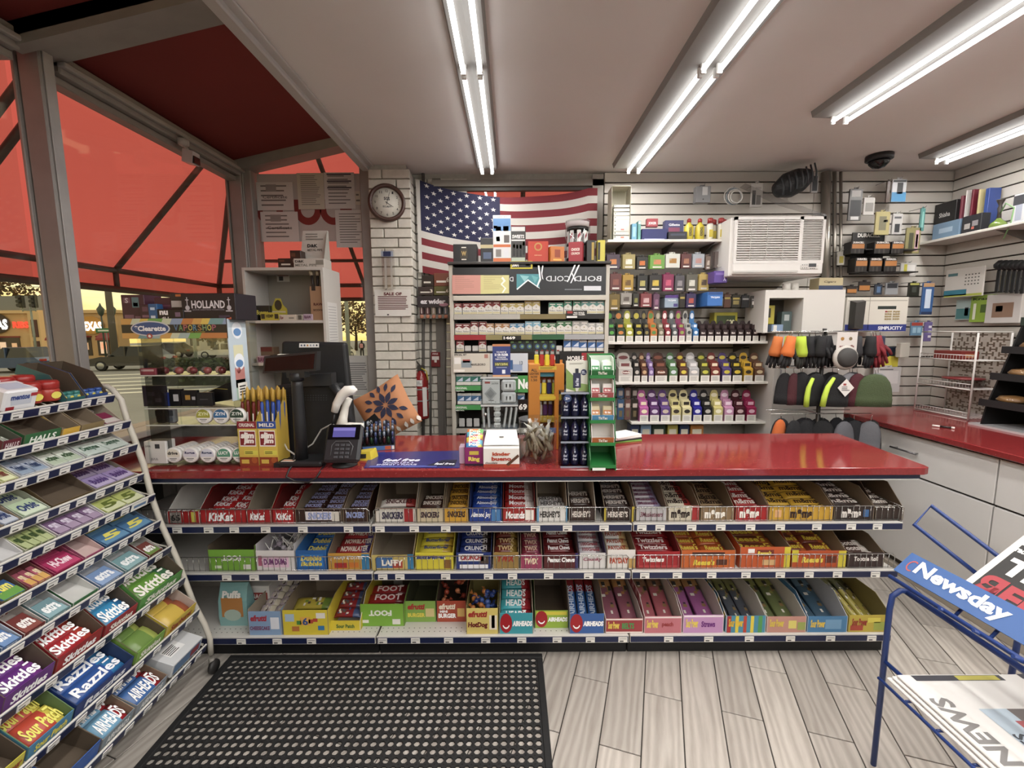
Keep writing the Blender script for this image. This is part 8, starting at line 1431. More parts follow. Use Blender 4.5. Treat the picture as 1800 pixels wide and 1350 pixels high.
# ---- cigar display shelves
def disp(x0,x1,yb,yt,Y,z,col,hc,lab,tc='#efe6d8',word='',ht=0,band=True):
    a,b = P(x0,yb,Y=Y),P(x1,yt,Y=Y);w = b.x - a.x -.002;h = b.z - z;o = thing('cigar_display',lab,'display box',((a.x + b.x)/2,Y,z));bh_ = h *.30 if band else 0;m = MB();m.hexa([(-w /2,0,0),(w /2,0,0),(w /2,.09,0),(-w /2,.09,0),(-w /2,0,h *.62),(w /2,0,h *.62),(w /2,.09,h *.8),(-w /2,.09,h *.8)],mat(col,.4))
    if band:m.patch((0,-.0006,bh_ /2),X3,Z3,w *.98,bh_,'#d4d1c8');m.lines((0,-.001,bh_ /2),X3,Z3,w *.7,bh_ *.7,4,'#8a8780',int(x0),.3,.2)
    m.disc((0,-.0009,h *.46),X3,Z3,w *.66,h *.18,hc,12)
    if word:m.text(word,(0,-.0014,h *.46),X3,Z3,w *.6,h *.09,tc,.04)
    m.build('carton',o)
    for k in range(2):g = MB();g.box(-w *.44,w *.44,.02+ k *.03,.028+ k *.03,h *.3,h *(.92+.05* k),mat(col,.3),c=.001);g.patch((0,.0195+ k *.03,h *.8),X3,Z3,w *.6,h *.14,hc);g.build('cigar_pouch',o)
    if ht:hz = h + ht;g = MB();g.prism([(-w *.46,h *.5),(w *.46,h *.5),(w *.46,hz *.86),(w *.3,hz *.97),(0,hz),(-w *.3,hz *.97),(-w *.46,hz *.86)],.084,.088,mat(col,.45));g.disc((0,.0834,hz *.82),X3,Z3,w *.7,ht *.5,hc,12);g.build('header_card',o)
YA_ =3.14;zA = slat_shelf(1068,1350,601,YA_,'slat_shelf','white slat wall shelf holding dark cigar boxes');zB = slat_shelf(1083,1352,672,YA_,'slat_shelf','white slat wall shelf with brown and purple cigar boxes');zC = slat_shelf(1110,1346,742,YA_,'slat_shelf','lowest white slat wall shelf with pink and cream cigar boxes')
for x0,x1,c_,h_,nm in ((1069,1082,'#23352a','#4fae3a','green and black'),(1084,1099,'#2a3a24','#d07a2c','green and orange'),(1100,1114,'#9a9a1f','#e0dcc8','yellow and white'),(1116,1131,'#1f1d14','#b8a82a','black and yellow'),(1132,1142,'#23221e','#8a7a3a','slim dark'),(1143,1156,'#c46a24','#4f8a3a','orange and green'),(1157,1168,'#6f6a52','#b8b09a','khaki'),(1169,1180,'#8a1f2a','#e2d8d4','scarlet'),(1181,1192,'#54585a','#c2c4c2','steel grey'),(1193,1205,'#8a2a5a','#8aa03a','magenta and green'),(1206,1217,'#a8a8a0','#3a3a3c','silver and black'),(1218,1229,'#2f74b8','#d4e2ee','azure blue')):disp(x0,x1,600,566,YA_ +.01,zA,c_,h_,nm +' cigarillo box on the upper cigar shelf',ht=.085)
for k in range(9):disp(1230+ k *13.2,1242.6+ k *13.2,600,568,YA_ +.01,zA,'#2b1a1c','#3a2426',('first','second','third','fourth','fifth','sixth','seventh','eighth','ninth')[k]+' dark mild cigar box counted from the azure one',word='Black',tc='#e6ded6',ht=.02)
pxbox(1255,1297,549,570,3.3,.08,'cigar_carton','yellow carton with green 800 lettering on the upper cigar shelf','box','#b8b01f',z0=zA +.09,texts=[('800','#e8e2b0',.7,.4,.36,.3,.04)],patches=[(.5,.45,.8,.7,'#3f4f24')])
for x0,x1,c_,h_,nm,wd in ((1087,1113,'#b9b4ac','#7a3a3c','white and grey','Dutch'),(1114,1126,'#24211f','#b8b0a4','narrow black',''),(1127,1139,'#5c3324','#c8a070','narrow brown',''),(1140,1150,'#7a5f9a','#c2b0d4','narrow lavender',''),(1151,1174,'#4a2a20','#8a4a34','wide dark brown','Dutch'),(1176,1192,'#4f7a4a','#c8d2d8','green and white',''),(1194,1210,'#5a3324','#d8c02c','brown with yellow',''),(1211,1230,'#a9a8a8','#d8d6d4','silver','Dutch'),(1231,1249,'#43401f','#b8b82c','dark olive',''),(1249,1267,'#7a2f28','#e0cfae','red and cream',''),(1269,1287,'#4f3f7a','#c8b82c','violet with yellow',''),(1287,1306,'#2a2620','#d0b420','black with gold',''),(1307,1325,'#c89a20','#3a3020','mustard yellow',''),(1326,1345,'#6a4530','#d8c090','tan brown','')):disp(x0,x1,671,634,YA_ +.01,zB,c_,h_,nm +' cigar box on the middle cigar shelf',word=wd,ht=.055)
for x0,x1,c_,h_,nm in ((1124,1141,'#b8559a','#e8d8b0','orchid pink'),(1142,1160,'#5a2f6a','#d0c0d8','deep purple'),(1161,1179,'#5f3f86','#c8b4a0','violet'),(1180,1198,'#c9bd7a','#3a2f24','pale yellow'),(1199,1217,'#d0c690','#2c241c','cream'),(1218,1235,'#23229a','#d0d0e8','royal blue'),(1236,1253,'#19191b','#b0aca4','jet black'),(1254,1272,'#c4b86a','#e8e2c0','straw yellow'),(1273,1291,'#c083a8','#e8d0e0','light pink'),(1292,1311,'#4a1a24','#c8a8ac','wine coloured'),(1312,1331,'#a32050','#e0b0c4','crimson')):disp(x0,x1,741,702,YA_ +.01,zC,c_,h_,nm +' cigar box on the lowest cigar shelf',ht=.06)
for k,(x0,x1,c_) in enumerate(((1085,1097,'#2f4f74'),(1098,1109,'#6a4440'),(1110,1122,'#2a2118'))):pegged(x0,x1,702,738,('blue black','rose brown','gold black')[k]+' tall cigar pouch beside the pink boxes',c_,Y=3.18,patches=[(.5,.7,.7,.2,'#b8a89c'),(.5,.3,.5,.3,'#6a5a3a')]);pegged(x0,x1,682,700,('blue','brown','dark')[k]+' round headed cigar card above the tall pouches',c_,Y=3.24,patches=[(.5,.5,.6,.5,'#a89a90')])
zD = P(1200,765,Y=3.2).z
zD = slat_shelf(1085,1335,778,3.18,'slat_shelf','bottom slat shelf just showing above the red countertop')
for x0,x1,c_,nm in ((1108,1124,'#2f3a66','navy'),(1126,1145,'#7a98b8','powder blue'),(1146,1170,'#24382a','forest green'),(1173,1192,'#a89a3a','dull yellow'),(1194,1212,'#22335a','dark blue'),(1213,1237,'#a8641f','amber')):pxbox(x0,x1,747,772,3.2,.1,'tobacco_carton',nm +' tobacco carton low behind the counter','box',c_,z0=zD,patches=[(.5,.6,.7,.3,'#c8c0a8')])
# ---- white tall cabinet and header
YW =3.08;a,b = P(1357,700,Y=YW),P(1486,700,Y=YW);wc_ = thing('white_tall_cabinet','tall white cabinet behind the hat stand','cabinet',(a.x,YW,0));w = b.x - a.x;zt = P(0,592,Y=YW).z;MB().box(0,w,0,YB -.03- YW,0,zt,mat('#bdb9b3',.5),c=.003).build('carcass',wc_);MB().tube([(.035,-.002,zt -.42),(.033,-.028,zt -.38),(.033,-.028,zt -.26),(.035,-.002,zt -.22)],.006,mat('#77767a',.3),n=6).build('handle',wc_)
a,b = P(1341,588,Y=YW -.02),P(1487,509,Y=YW -.02);hp = thing('cabinet_hutch','white hutch panel with a dark opening above the hat stand','cabinet',(a.x,YW -.02,zt));w,h = b.x - a.x,b.z - zt;x1 = P(1411,550,Y=YW -.02).x - a.x;za,zb = P(0,583,Y=YW -.02).z - zt,P(0,531,Y=YW -.02).z - zt
MB().box(x1,w,0,.25,0,h,mat('#d0ccc5',.45)).box(0,x1,0,.25,zb,h,mat('#d0ccc5',.45)).box(0,.03,0,.25,0,zb,mat('#d0ccc5',.45)).box(.03,x1,.22,.25,0,zb,mat('#4a453e',.6)).box(.03,x1,0,.22,0,.004,mat('#8a857c',.5)).build('panel',hp)
bbox('hutch_carton','yellow carton inside the hutch opening','box',a.x +.06,a.x +.13,YW +.08,.06,zt +.06,.13,'#b8a82c',patches=[(.4,.6,.4,.5,'#3a3424')]);bbox('hutch_carton','slate carton inside the hutch opening','box',a.x +.17,a.x +.24,YW +.06,.06,zt +.006,.14,'#4a5c5c',patches=[(.5,.7,.5,.3,'#a8b0ae')]);bbox('hutch_carton','low blue and white carton in the hutch opening','box',a.x +.08,a.x +.16,YW +.02,.05,zt +.006,.05,'#7a94b8',patches=[(.3,.5,.3,.8,'#d8d4ce')])
for k,x in enumerate((1384,1398)):tag(MB().lathe([(0,0),(.026,0),(.026,.05),(.018,.052),(0,.052)],mat('#d6d2ca',.6),14).build('paper_roll',loc=(P(x,508,Y=YW +.05).x,YW +.06,zt + h)),('first','second')[k]+' white paper roll standing on the hutch','paper roll')
pxbox(1439,1483,488,508,YW +.03,.1,'cigar_carton','cream and navy carton lying on the hutch','box','#b5a67c',z0=zt + h,texts=[('Cigars','#4a4030',.45,.66,.5,.2,.02,.2)],patches=[(.5,.2,1,.36,'#24355a')])
# ---- alarm keypad box
YQ =3.10;o = pxbox(1484,1598,522,584,YQ,.2,'phone_card_terminal','white SIMPLICITY terminal box with blue band','terminal','#cfcabd',texts=[('SIMPLICITY','#e4e8f4',.74,.115,.4,.1,.03)],patches=[(.5,.12,1,.2,'#26348a'),(.66,.7,.3,.09,'#26302c'),(.5,.9,.96,.03,'#a8a496'),(.375,.5,.008,1,'#8a867a')]);w =.46;m = MB()
for i in range(4):
    for j in range(6):m.box(.058+ j *.016+(.008 if j >2 else 0),.07+ j *.016+(.008 if j >2 else 0),-.003,0,.135- i *.017,.145- i *.017,mat('#a08c5a' if (i,j) != (0,0) else '#a83028',.5))
m.build('keypad',o);MB().hexa([(-.185,-.05,.03),(-.125,-.05,.02),(-.11,0,.02),(-.19,0,.02),(-.18,-.045,.2),(-.115,-.045,.21),(-.1,0,.22),(-.19,0,.215)],mat('#34322f',.4)).build('card_reader',o)
# ---- hat and glove stand
YH =2.82;hs = thing('hat_stand','wire hat and glove stand behind the counter end','hat stand',(P(1440,700,Y=YH).x,YH,0));H0 = Vector(hs.location);hp_ = lambda x,y:P(x,y,Y=YH)- H0
MB().tube([(0,0,0),(0,0,hp_(0,585).z)],.012,mat('#4a4846',.4,metal=.6),n=8).build('post',hs)
for f_ in ((-.22,0),(.22,0),(0,-.2),(0,.2)):MB().tube([(0,0,.02),(f_[0],f_[1],.012)],.01,mat('#4a4846',.4),n=6).build('foot',hs)
RZ =[hp_(0,y).z for y in (590,653,733)]
for z in RZ:MB().tube([(-.33,-.03,z),(.32,-.03,z)],.0035,CHR,n=5).build('rail',hs);MB().tube([(-.28,.1,z),(.28,.1,z)],.0035,CHR,n=5).build('rail',hs);MB().box(-.02,.02,-.03,.1,z -.004,z +.004,CHR).build('crossbar',hs)
def glove(c_,c2,sc=1.):
    m = MB();m.tube([(0,0,0),(0,0,-.05),(0,0,-.10),(0,0,-.125)],[.026,.03,.038,.034],mat(c_,.8),n=8)
    for i,(dx,l) in enumerate(((-.03,.055),(-.011,.07),(.01,.068),(.029,.05))):m.tube([(dx *.8,0,-.115),(dx,0,-.13- l *.5),(dx *1.1,.004,-.13- l)],[.011,.0105,.008],mat(c2,.8),n=6)
    m.tube([(.03,0,-.07),(.05,0,-.10),(.058,0,-.13)],[.012,.011,.009],mat(c2 if c2 != c_ else c_,.8),n=6);return m.mesh('knit_glove')
GL =[(1362,'#c8621f','#16161a','black fingered orange',0),(1376,'#d8641c','#1c1c1f','bright orange',-.05),(1396,'#a8c81f','#2a2c28','lime and black',-.03),(1416,'#16161a','#16161a','black work',0),(1432,'#131317','#131317','plain black',-.03),(1446,'#1c1c20','#1c1c20','charcoal black',.0),(1494,'#2a2a2e','#2a2a2e','plastic wrapped black',-.02),(1516,'#131317','#131317','long black',-.03),(1526,'#9a1f2a','#8a1a24','bright red',0),(1536,'#8a1c28','#7a1820','dark red',.02),(1545,'#1c2040','#1c2040','navy',.03),(1386,'#b4c81f','#c8641f','lime cuffed orange',.03),(1404,'#1d1d20','#1d1d20','thick black',.04),(1424,'#17171b','#17171b','matt black',.05),(1438,'#1a1a1e','#1a1a1e','fleece black',.06),(1456,'#141418','#141418','knitted black',.05),(1486,'#101014','#101014','inky black',.04),(1505,'#1a1c22','#1a1c22','blue black',.03)]
def onrail(o,x,y,z):MB().tube([(0,0,.0),(0,.004,.02),(0,.0,.03)],.002,CHR,n=4).build('hook',o)
for k,(x,c_,c2,nm,dy) in enumerate(GL):q = hp_(x,590);o = ob('knit_glove',glove(c_,c2),loc=(H0.x + q.x,YH -.04+ dy,H0.z + RZ[0]-.03),rot=(0,R(random.uniform(-12,12)),R(random.uniform(-40,40))));tag(o,nm +' glove hanging on the top rail of the hat stand','glove');onrail(o,0,0,0)
q = hp_(1469,590);em = thing('ear_muffs','black ear muffs on a white card hanging from the stand','ear muffs',(H0.x + q.x,YH -.10,H0.z + RZ[0]-.215));MB().box(-.062,.062,0,.003,.06,.21,mat('#cfcac4',.5)).text('earmuffs',(0,-.001,.125),X3,Z3,.09,.014,'#7a2a24',.03).disc((-.03,-.001,.17),X3,Z3,.022,.022,'#a8742c',8).disc((.02,-.001,.17),X3,Z3,.022,.022,'#7a6a4a',8).build('card',em);MB().lathe([(0,-.03),(.04,-.03),(.058,-.012),(.062,.01),(.06,.03)],mat('#3c3b3a',.7),20,(0,-.01,.055),'Y').build('muff',em);MB().lathe([(.062,.0),(.078,.012),(.07,.03)],mat('#b5b0a8',.6),20,(0,-.01,.055),'Y').build('muff_rim',em);MB().tube([(0,.0,.21),(0,.07,.218)],.002,CHR,n=4).build('hook',em)
def beanie(c_,c2=None,w=.1,h=.2):
    m = MB();n =14;pr =[(.0,0),(.3,-.004),(.6,-.02),(.82,-.05),(.95,-.09),(1.,-.125),(1.02,-h *.75),(1.04,-h *.76),(1.04,-h),(.98,-h)]
    vs =[(r * w * math.cos(2* math.pi * j / n),r *.03* math.sin(2* math.pi * j / n),z) for r,z in pr for j in range(n)];fs =[(i * n + j,i * n +(j +1) % n,(i +1)* n +(j +1) % n,(i +1)* n + j) for i in range(len(pr)-1) for j in range(n)]
    m.add(vs,[f[::-1] for f in fs],mat(c_,.9,bump=.4,scale=160),True)
    if c2:m.tube([(-w *1.0,-.012,-h),(-w *1.03,-.02,-h *.7),(-w *.9,-.022,-h *.4),(-w *.5,-.02,-h *.12)],[.016,.016,.014,.01],mat(c2,.8),n=7)
    return m.mesh('knit_beanie')
BN =[(1,1377,'#17171b',None,.055,'black edge-on',.02),(1,1390,'#4a1a22',None,.055,'maroon edge-on',.01),(1,1402,'#131318',None,.06,'dark charcoal',.0),(1,1420,'#16181a','#b4d82c',.075,'black beanie with neon stripe, first',-.02),(1,1449,'#131517','#b4d82c',.10,'black beanie with neon stripe, second',-.05),(1,1481,'#84848a',None,.07,'light grey',-.01),(1,1488,'#4f1822',None,.07,'patterned maroon',-.03),(1,1511,'#3f4f2c',None,.105,'moss green',-.055),(1,1528,'#77777c',None,.08,'striped grey',-.015),(2,1370,'#c8581c',None,.05,'orange fuzzy',0),(2,1388,'#1a1a1e',None,.07,'black ribbed',-.02),(2,1412,'#151519',None,.07,'deep black',-.01),(2,1436,'#131316',None,.075,'soft black',-.03),(2,1466,'#55555c',None,.08,'speckled grey',-.05),(2,1490,'#15161c',None,.08,'blue black',-.03),(2,1512,'#5a5a60',None,.07,'slate grey',-.05),(2,1524,'#1c1c1c',None,.06,'black netted',-.02),(2,1378,'#26262c',None,.07,'graphite',.03),(2,1424,'#1b1b22',None,.08,'smoky black',.04),(2,1450,'#141418',None,.08,'coal black',.04),(2,1478,'#1d1d24',None,.08,'ink coloured',.04),(2,1502,'#131318',None,.08,'raven black',.04),(1,1412,'#1a1a1f',None,.08,'wide black',.05),(1,1440,'#202026',None,.09,'dusky black',.05),(1,1468,'#18181c',None,.09,'pitch black',.05),(1,1500,'#3a3a40',None,.08,'dark grey',.04)]
for r,x,c_,c2,w,nm,dy in BN:q = hp_(x,650);o = ob('knit_beanie',beanie(c_,c2,w),loc=(H0.x + q.x,YH -.05+ dy *1.4,H0.z + RZ[r]-.032),rot=(0,R(random.uniform(-5,5)),R(random.uniform(-25,25))));tag(o,(nm if 'beanie' in nm else nm +' beanie')+(' on the middle rail' if r == 1 else ' on the bottom rail'),'beanie');onrail(o,0,0,0)
q = hp_(1454,676);tag(MB().add([(0,0,.055),(-.05,0,0),(0,0,-.055),(.05,0,0)],[(3,2,1,0)],'#d8d5d0').lines((0,-.001,-.005),X3,Z3,.05,.03,3,'#6a6a6a',2).patch((-.008,-.001,.02),X3,Z3,.018,.012,'#a83a3a').build('price_tag',loc=(H0.x + q.x,YH -.16,H0.z + q.z)),'white diamond price tag pinned on the neon striped beanie','tag')
# ---- right side: hanging goods on the back wall
for a in ((1490,1518,332,388,'clear blister with black earphones on the slat wall','#5a5856',[(.5,.85,.7,.2,'#b9b7b4'),(.5,.4,.8,.5,'#23262a'),(.5,.08,.6,.1,'#c9c9c8')]),(1517,1539,347,378,'small white framed card hanging crooked','#c4c1bb',[(.5,.45,.7,.5,'#8a8781')]),(1566,1595,315,355,'blue and white car charger box hanging high','#c9ccd0',[(.5,.22,1,.42,'#3f8fc8'),(.55,.6,.4,.5,'#3c3e40'),(.5,.92,.9,.1,'#4a4c4e')]),(1557,1566,318,356,'thin brown strip pack beside the blue charger box','#5c4a42',[]),(1537,1566,372,413,'cream rounded charger blister','#b0a468',[(.5,.5,.5,.6,'#7a765a'),(.7,.6,.3,.1,'#2c2c2a')]),(1567,1588,375,412,'white blister with black car charger','#b5b3b0',[(.5,.3,.5,.4,'#2c2e30'),(.5,.8,.7,.1,'#55575a')]),(1590,1620,400,446,'olive blister with pink lip balm','#8a8250',[(.35,.5,.3,.6,'#4a4a34'),(.75,.5,.24,.8,'#c9a0ac'),(.75,.5,.14,.5,'#8a2a3a')]),(1616,1628,366,406,'slim teal toothbrush pack','#4a8a84',[(.5,.5,.4,.7,'#7ab8b0')]),(1472,1486,442,466,'tiny yellow blister near the steel pipe','#b5b2a8',[(.5,.4,.6,.5,'#b0a03a')]),(1582,1612,462,486,'clear tape roll pack with yellow label','#b9b7b2',[(.3,.6,.2,.6,'#b8b02c'),(.65,.5,.5,.7,'#d4d2ce')]),(1488,1507,503,516,'small black and copper battery card','#2a2220',[(.5,.35,.9,.5,'#b8702c')]),(1509,1531,495,512,'tilted battery card above the terminal box','#2a2220',[(.5,.35,.9,.5,'#b8702c')]),(1537,1552,500,518,'dark blue gadget pack above the terminal box','#2a3444',[(.5,.5,.5,.6,'#4f6f9a')]),(1556,1580,497,518,'grey and white gadget pack above the terminal box','#8f9296',[(.5,.75,.8,.4,'#2a2c34')]),(1596,1618,497,521,'black and lime watch pack','#1d2018',[(.5,.9,.8,.14,'#b0b04a'),(.5,.5,.4,.4,'#3c423a')]),(1618,1644,497,553,'tall blue tablet card hanging in the corner','#2f5a9a',[(.5,.93,.95,.12,'#b88a5a'),(.5,.5,.5,.6,'#c2d2e8'),(.5,.05,.95,.08,'#1f2f5a')]),(1600,1623,566,590,'blue round blister row beside the terminal box','#5a86a8',[(.5,.85,.95,.24,'#a8382c'),(.3,.4,.3,.4,'#8ab4cc'),(.7,.4,.3,.4,'#8ab4cc')]),(1623,1640,566,600,'violet and white pill strip in the corner','#6a5c9a',[(.7,.75,.4,.12,'#d8d4e0'),(.7,.5,.4,.12,'#d8d4e0'),(.7,.25,.4,.12,'#d8d4e0')])):
    pegged(*a[:6],Y=3.30,patches=a[6])
bs = thing('battery_stand','black battery display panel on the slat wall','display stand',tuple(P(1540,480,Y=3.36)));a,b = P(1490,480,Y=3.36),P(1590,408,Y=3.36);w,h = b.x - a.x,b.z - a.z;MB().box(-w /2,w *.1,0,.01,-.01,h,mat('#141312',.5)).text('DURACELL',(-w *.2,-.001,h *.93),X3,Z3,w *.42,h *.1,'#d6d2cc',.05).build('back_panel',bs);MB().box(-w /2,w /2,-.13,0,-.012,-.004,mat('#1c1a19',.5)).box(-w /2,w /2,-.13,0,h *.5,h *.5+.006,mat('#1c1a19',.5)).build('tray',bs)
for y0,y1,xs in ((424,446,((1496,1521),(1537,1566),(1567,1590))),(453,478,((1503,1526),(1528,1552),(1554,1578)))):
    for k,(x0,x1) in enumerate(xs):pxbox(x0,x1,y0,y1,3.22,.08,'battery_pack',('upper' if y0 <440 else 'lower')+' row black and copper battery pack, '+('nearest the steel pipe','in the middle','nearest the corner')[k],'battery pack','#1c1a1a',texts=[('DURACELL','#e2ded8',.5,.9,.8,.14,.04)],patches=[(.5,.6,.94,.36,'#b06a2c'),(.3,.2,.12,.34,'#3a3634'),(.6,.2,.12,.34,'#3a3634')],c=.004)
o = pegged(1533,1585,645,690,'clear plastic envelope with white contents on the slat wall','#b4b1b0',Y=3.34,patches=[(.5,.6,.8,.5,'#c6c3c2'),(.45,.9,.5,.03,'#3a3a3c')]);pxbox(1537,1580,626,645,3.35,.02,'envelope_pad','yellow card pad above the plastic envelope','pad','#cfc22c');pxbox(1546,1575,610,626,3.36,.03,'envelope_pad','navy pad above the yellow card','pad','#24354a');pxbox(1578,1604,603,628,3.30,.03,'paper_pad','small white paper pad hanging beside the stand','pad','#c2bdb0',rz=18)
# ================================================================ side wall: shelf, goods, counter
def SY(x,y,X):return P(x,y,X=X)
XS =3.04;a,b = SY(1628,424,XS),SY(1830,352,XS);ws = thing('wall_shelf','white shelf with hookah boxes on the side wall','shelf',(XS,b.y,a.z));MB().box(0,XR -.022- XS,0,YB -.03- b.y,-.018,0,mat('#d4d0c8',.45),c=.002).build('board',ws)
for q in (.25,.8):MB().prism([(.03,-.018),(XR -.022- XS,-.018),(XR -.022- XS,-.08)],q,q +.006,mat('#6a655e',.5),'Y').build('bracket',ws)
def wbox(x0,x1,y0,X,d,lab,col,z=None,nm='hookah_box',**kw):
    p,q = SY(x0,400,X),SY(x1,y0,X);zz = a.z if z is None else z;w = p.y - q.y;h = SY((x0 + x1)/2,y0,X).z - zz;m = MB();m.box(-w /2,w /2,0,d,0,h,mat(col,.4),c=.002)
    for (f,g,pw,ph,c_) in kw.get('patches',()):m.patch((w *(f -.5),-.0006,h * g),X3,Z3,w * pw,h * ph,c_)
    for (t,c_,f,g,tw,th) in kw.get('texts',()):m.text(t,(w *(f -.5),-.0012,h * g),X3,Z3,w * tw,h * th,c_,.02)
    return tag(m.build(nm,loc=(X,(p.y + q.y)/2,zz),rot=(0,0,R(-90))),lab,kw.get('cat','box'))
wbox(1640,1682,356,XS +.10,.1,'black hookah box with white script on the wall shelf','#171718',texts=[('Shisha','#c9c9c6',.5,.68,.5,.12)],patches=[(.55,.3,.08,.3,'#c9c9c6'),(.55,.36,.24,.06,'#c9c9c6')]);wbox(1640,1688,390,XS +.03,.06,'low blue grey box in front of the black hookah box','#6a8aa8',patches=[(.5,.5,.5,.3,'#9ab4cc')])
for x0,x1,y0,c_,nm in ((1683,1693,345,'#8a3a4a','rose red'),(1694,1700,336,'#c9c4be','white'),(1701,1712,334,'#7a1f30','burgundy'),(1713,1724,334,'#c2b47a','straw coloured'),(1725,1740,332,'#2f4a9a','royal blue')):wbox(x0,x1,y0,XS +.12,.08,nm +' upright carton on the wall shelf',c_,patches=[(.5,.5,.5,.7,c_)],texts=[])
wbox(1690,1726,378,XS +.03,.06,'dark patterned carton on the wall shelf front','#2a2a30',patches=[(.3,.4,.3,.3,'#a8a4a0'),(.7,.5,.3,.3,'#8a8488'),(.6,.25,.14,.14,'#c85a4a')]);wbox(1776,1812,340,XS +.1,.08,'white hookah carton at the picture edge','#c4c4c8',patches=[(.5,.8,1,.3,'#3a3a40'),(.4,.4,.4,.5,'#9aa0b4')])
p = SY(1752,392,XS +.06);hk = thing('hookah','small green glass hookah with dark stem on the wall shelf','hookah',(XS +.07,p.y,a.z));MB().lathe([(.035,0),(.045,.01),(.04,.03),(.018,.05),(.012,.06)],mat('#7a9a3a',.1,trans=.4),16).build('base_bowl',hk);MB().lathe([(.012,.06),(.009,.1),(.013,.12),(.008,.14),(.02,.17),(.022,.175)],mat('#3c3430',.3),12).build('stem',hk);MB().tube([(.0,0,.08),(-.02,-.05,.14),(-.02,-.1,.1),(-.03,-.1,.0),(-.02,-.06,-.08)],.004,mat('#6a9a5a',.3),n=6).build('hose',hk)
# things hanging on the side wall
cd_ = wbox(1672,1732,470,XR -.12,.01,'white desk calendar with blue wave hanging on the side wall','#c9c5bd',z=SY(1690,522,XR -.12).z,nm='calendar',cat='calendar',patches=[(.3,.16,.6,.2,'#2f7f98'),(.5,.06,.98,.08,'#a8b43a'),(.2,.8,.26,.1,'#4f7f84')]+[(.55+.08*(k % 5),.75-.11*(k // 5),.04,.04,'#5a5854') for k in range(20)])
wbox(1696,1722,525,XR -.05,.02,'teal and white blister on the side wall','#a8c0be',z=SY(1710,562,XR -.05).z,nm='hanging_pack',cat='pack',patches=[(.5,.3,.9,.5,'#4a8a8c'),(.5,.4,.16,.4,'#44484c')]);wbox(1722,1750,518,XR -.06,.02,'lime green glue pack on the side wall','#8ab02c',z=SY(1735,566,XR -.06).z,nm='hanging_pack',cat='pack',texts=[('Krazy','#1f2a14',.5,.85,.8,.12)],patches=[(.6,.5,.3,.3,'#4a6a1f'),(.2,.4,.12,.6,'#e2e6d0')]);wbox(1750,1798,516,XR -.07,.03,'clear bag of brown nuts on the side wall','#bdb8b4',z=SY(1770,568,XR -.07).z,nm='hanging_pack',cat='pack',patches=[(.5,.45,.6,.5,'#8a6a54'),(.4,.5,.2,.2,'#a88a74')]);wbox(1762,1790,482,XR -.04,.01,'round pale disc pack behind the calendar','#a8a58a',z=SY(1775,505,XR -.04).z,nm='hanging_pack',cat='pack')
for k in range(6):p = SY(1757+ k *9,470,XR -.1);o = MB().box(-.004,.004,-.012,.012,-.16,-.02,mat('#17181a',.5),c=.003).lathe([(.006,-.02),(.028,.0),(.03,.02),(.01,.045)],mat('#17181a',.5),10).build('kitchen_tool',loc=tuple(p));tag(o,'black handled kitchen tool in the hanging row, '+ ORD[k]+' from the calendar','kitchen tool','black kitchen tools')
# counter with cabinets
XF =2.40;QZ =.945;sc2 = thing('side_countertop','red quartz countertop along the side wall','countertop',(XF,2.2,QZ));MB().box(0,XR -.03- XF,-1.4,YB -.04-2.2,-.034,0,QRED,c=.004).build('slab',sc2)
CW = mat('#cfccc9',.45,var=.03,scale=3)
for k,(y0,y1) in enumerate(((2.16,3.36),(1.32,2.16),(.8,1.32))):
    o = thing('base_cabinet',('white base cabinet with bar handle under the side countertop','plain white base cabinet next to the handled one','white base cabinet closest to the newspapers')[k],'cabinet',(XF +.04,y0,0));w = y1 - y0;MB().box(.02,XR -.05- XF -.04,.0,w,.09,QZ -.036,mat('#3a3735',.7)).build('carcass',o);MB().box(.05,XR -.05- XF -.04,0,w,0,.09,mat('#8f877c',.6)).build('plinth',o)
    MB().box(0,.018,.004,w -.004,.66,QZ -.05,CW,c=.002).build('drawer_front',o);d = MB().box(0,.018,.004,w -.004,.095,.648,CW,c=.002).build('door',o)
    if k == 0:h_ = MB();h_.tube([(-.03,.42,.80),(-.03,.60,.80)],.006,mat('#77757a',.25,metal=.8),n=8);h_.tube([(0,.44,.80),(-.03,.44,.80)],.004,CHR);h_.tube([(0,.58,.80),(-.03,.58,.80)],.004,CHR);h_.build('bar_handle',o)
struct(MB().box(XF +.03,XF +.075,.8,3.36,0,.055,mat('#a89c8c',.5),c=.003).build('baseboard_side'))
p = P(1658,752,Z=QZ);tag(MB().tube([(-.05,0,0),(-.015,0,0)],.006,mat('#d8d4ce',.4),n=8).tube([(-.015,0,0),(.035,0,0)],.006,mat('#2a1d1c',.4),n=8).tube([(.035,0,0),(.05,0,0)],.0065,mat('#dcd8d2',.4),n=8).build('marker_pen',loc=(p.x,p.y,QZ +.0065),rot=(0,0,R(-50))),'black and white marker lying on the side countertop','pen')
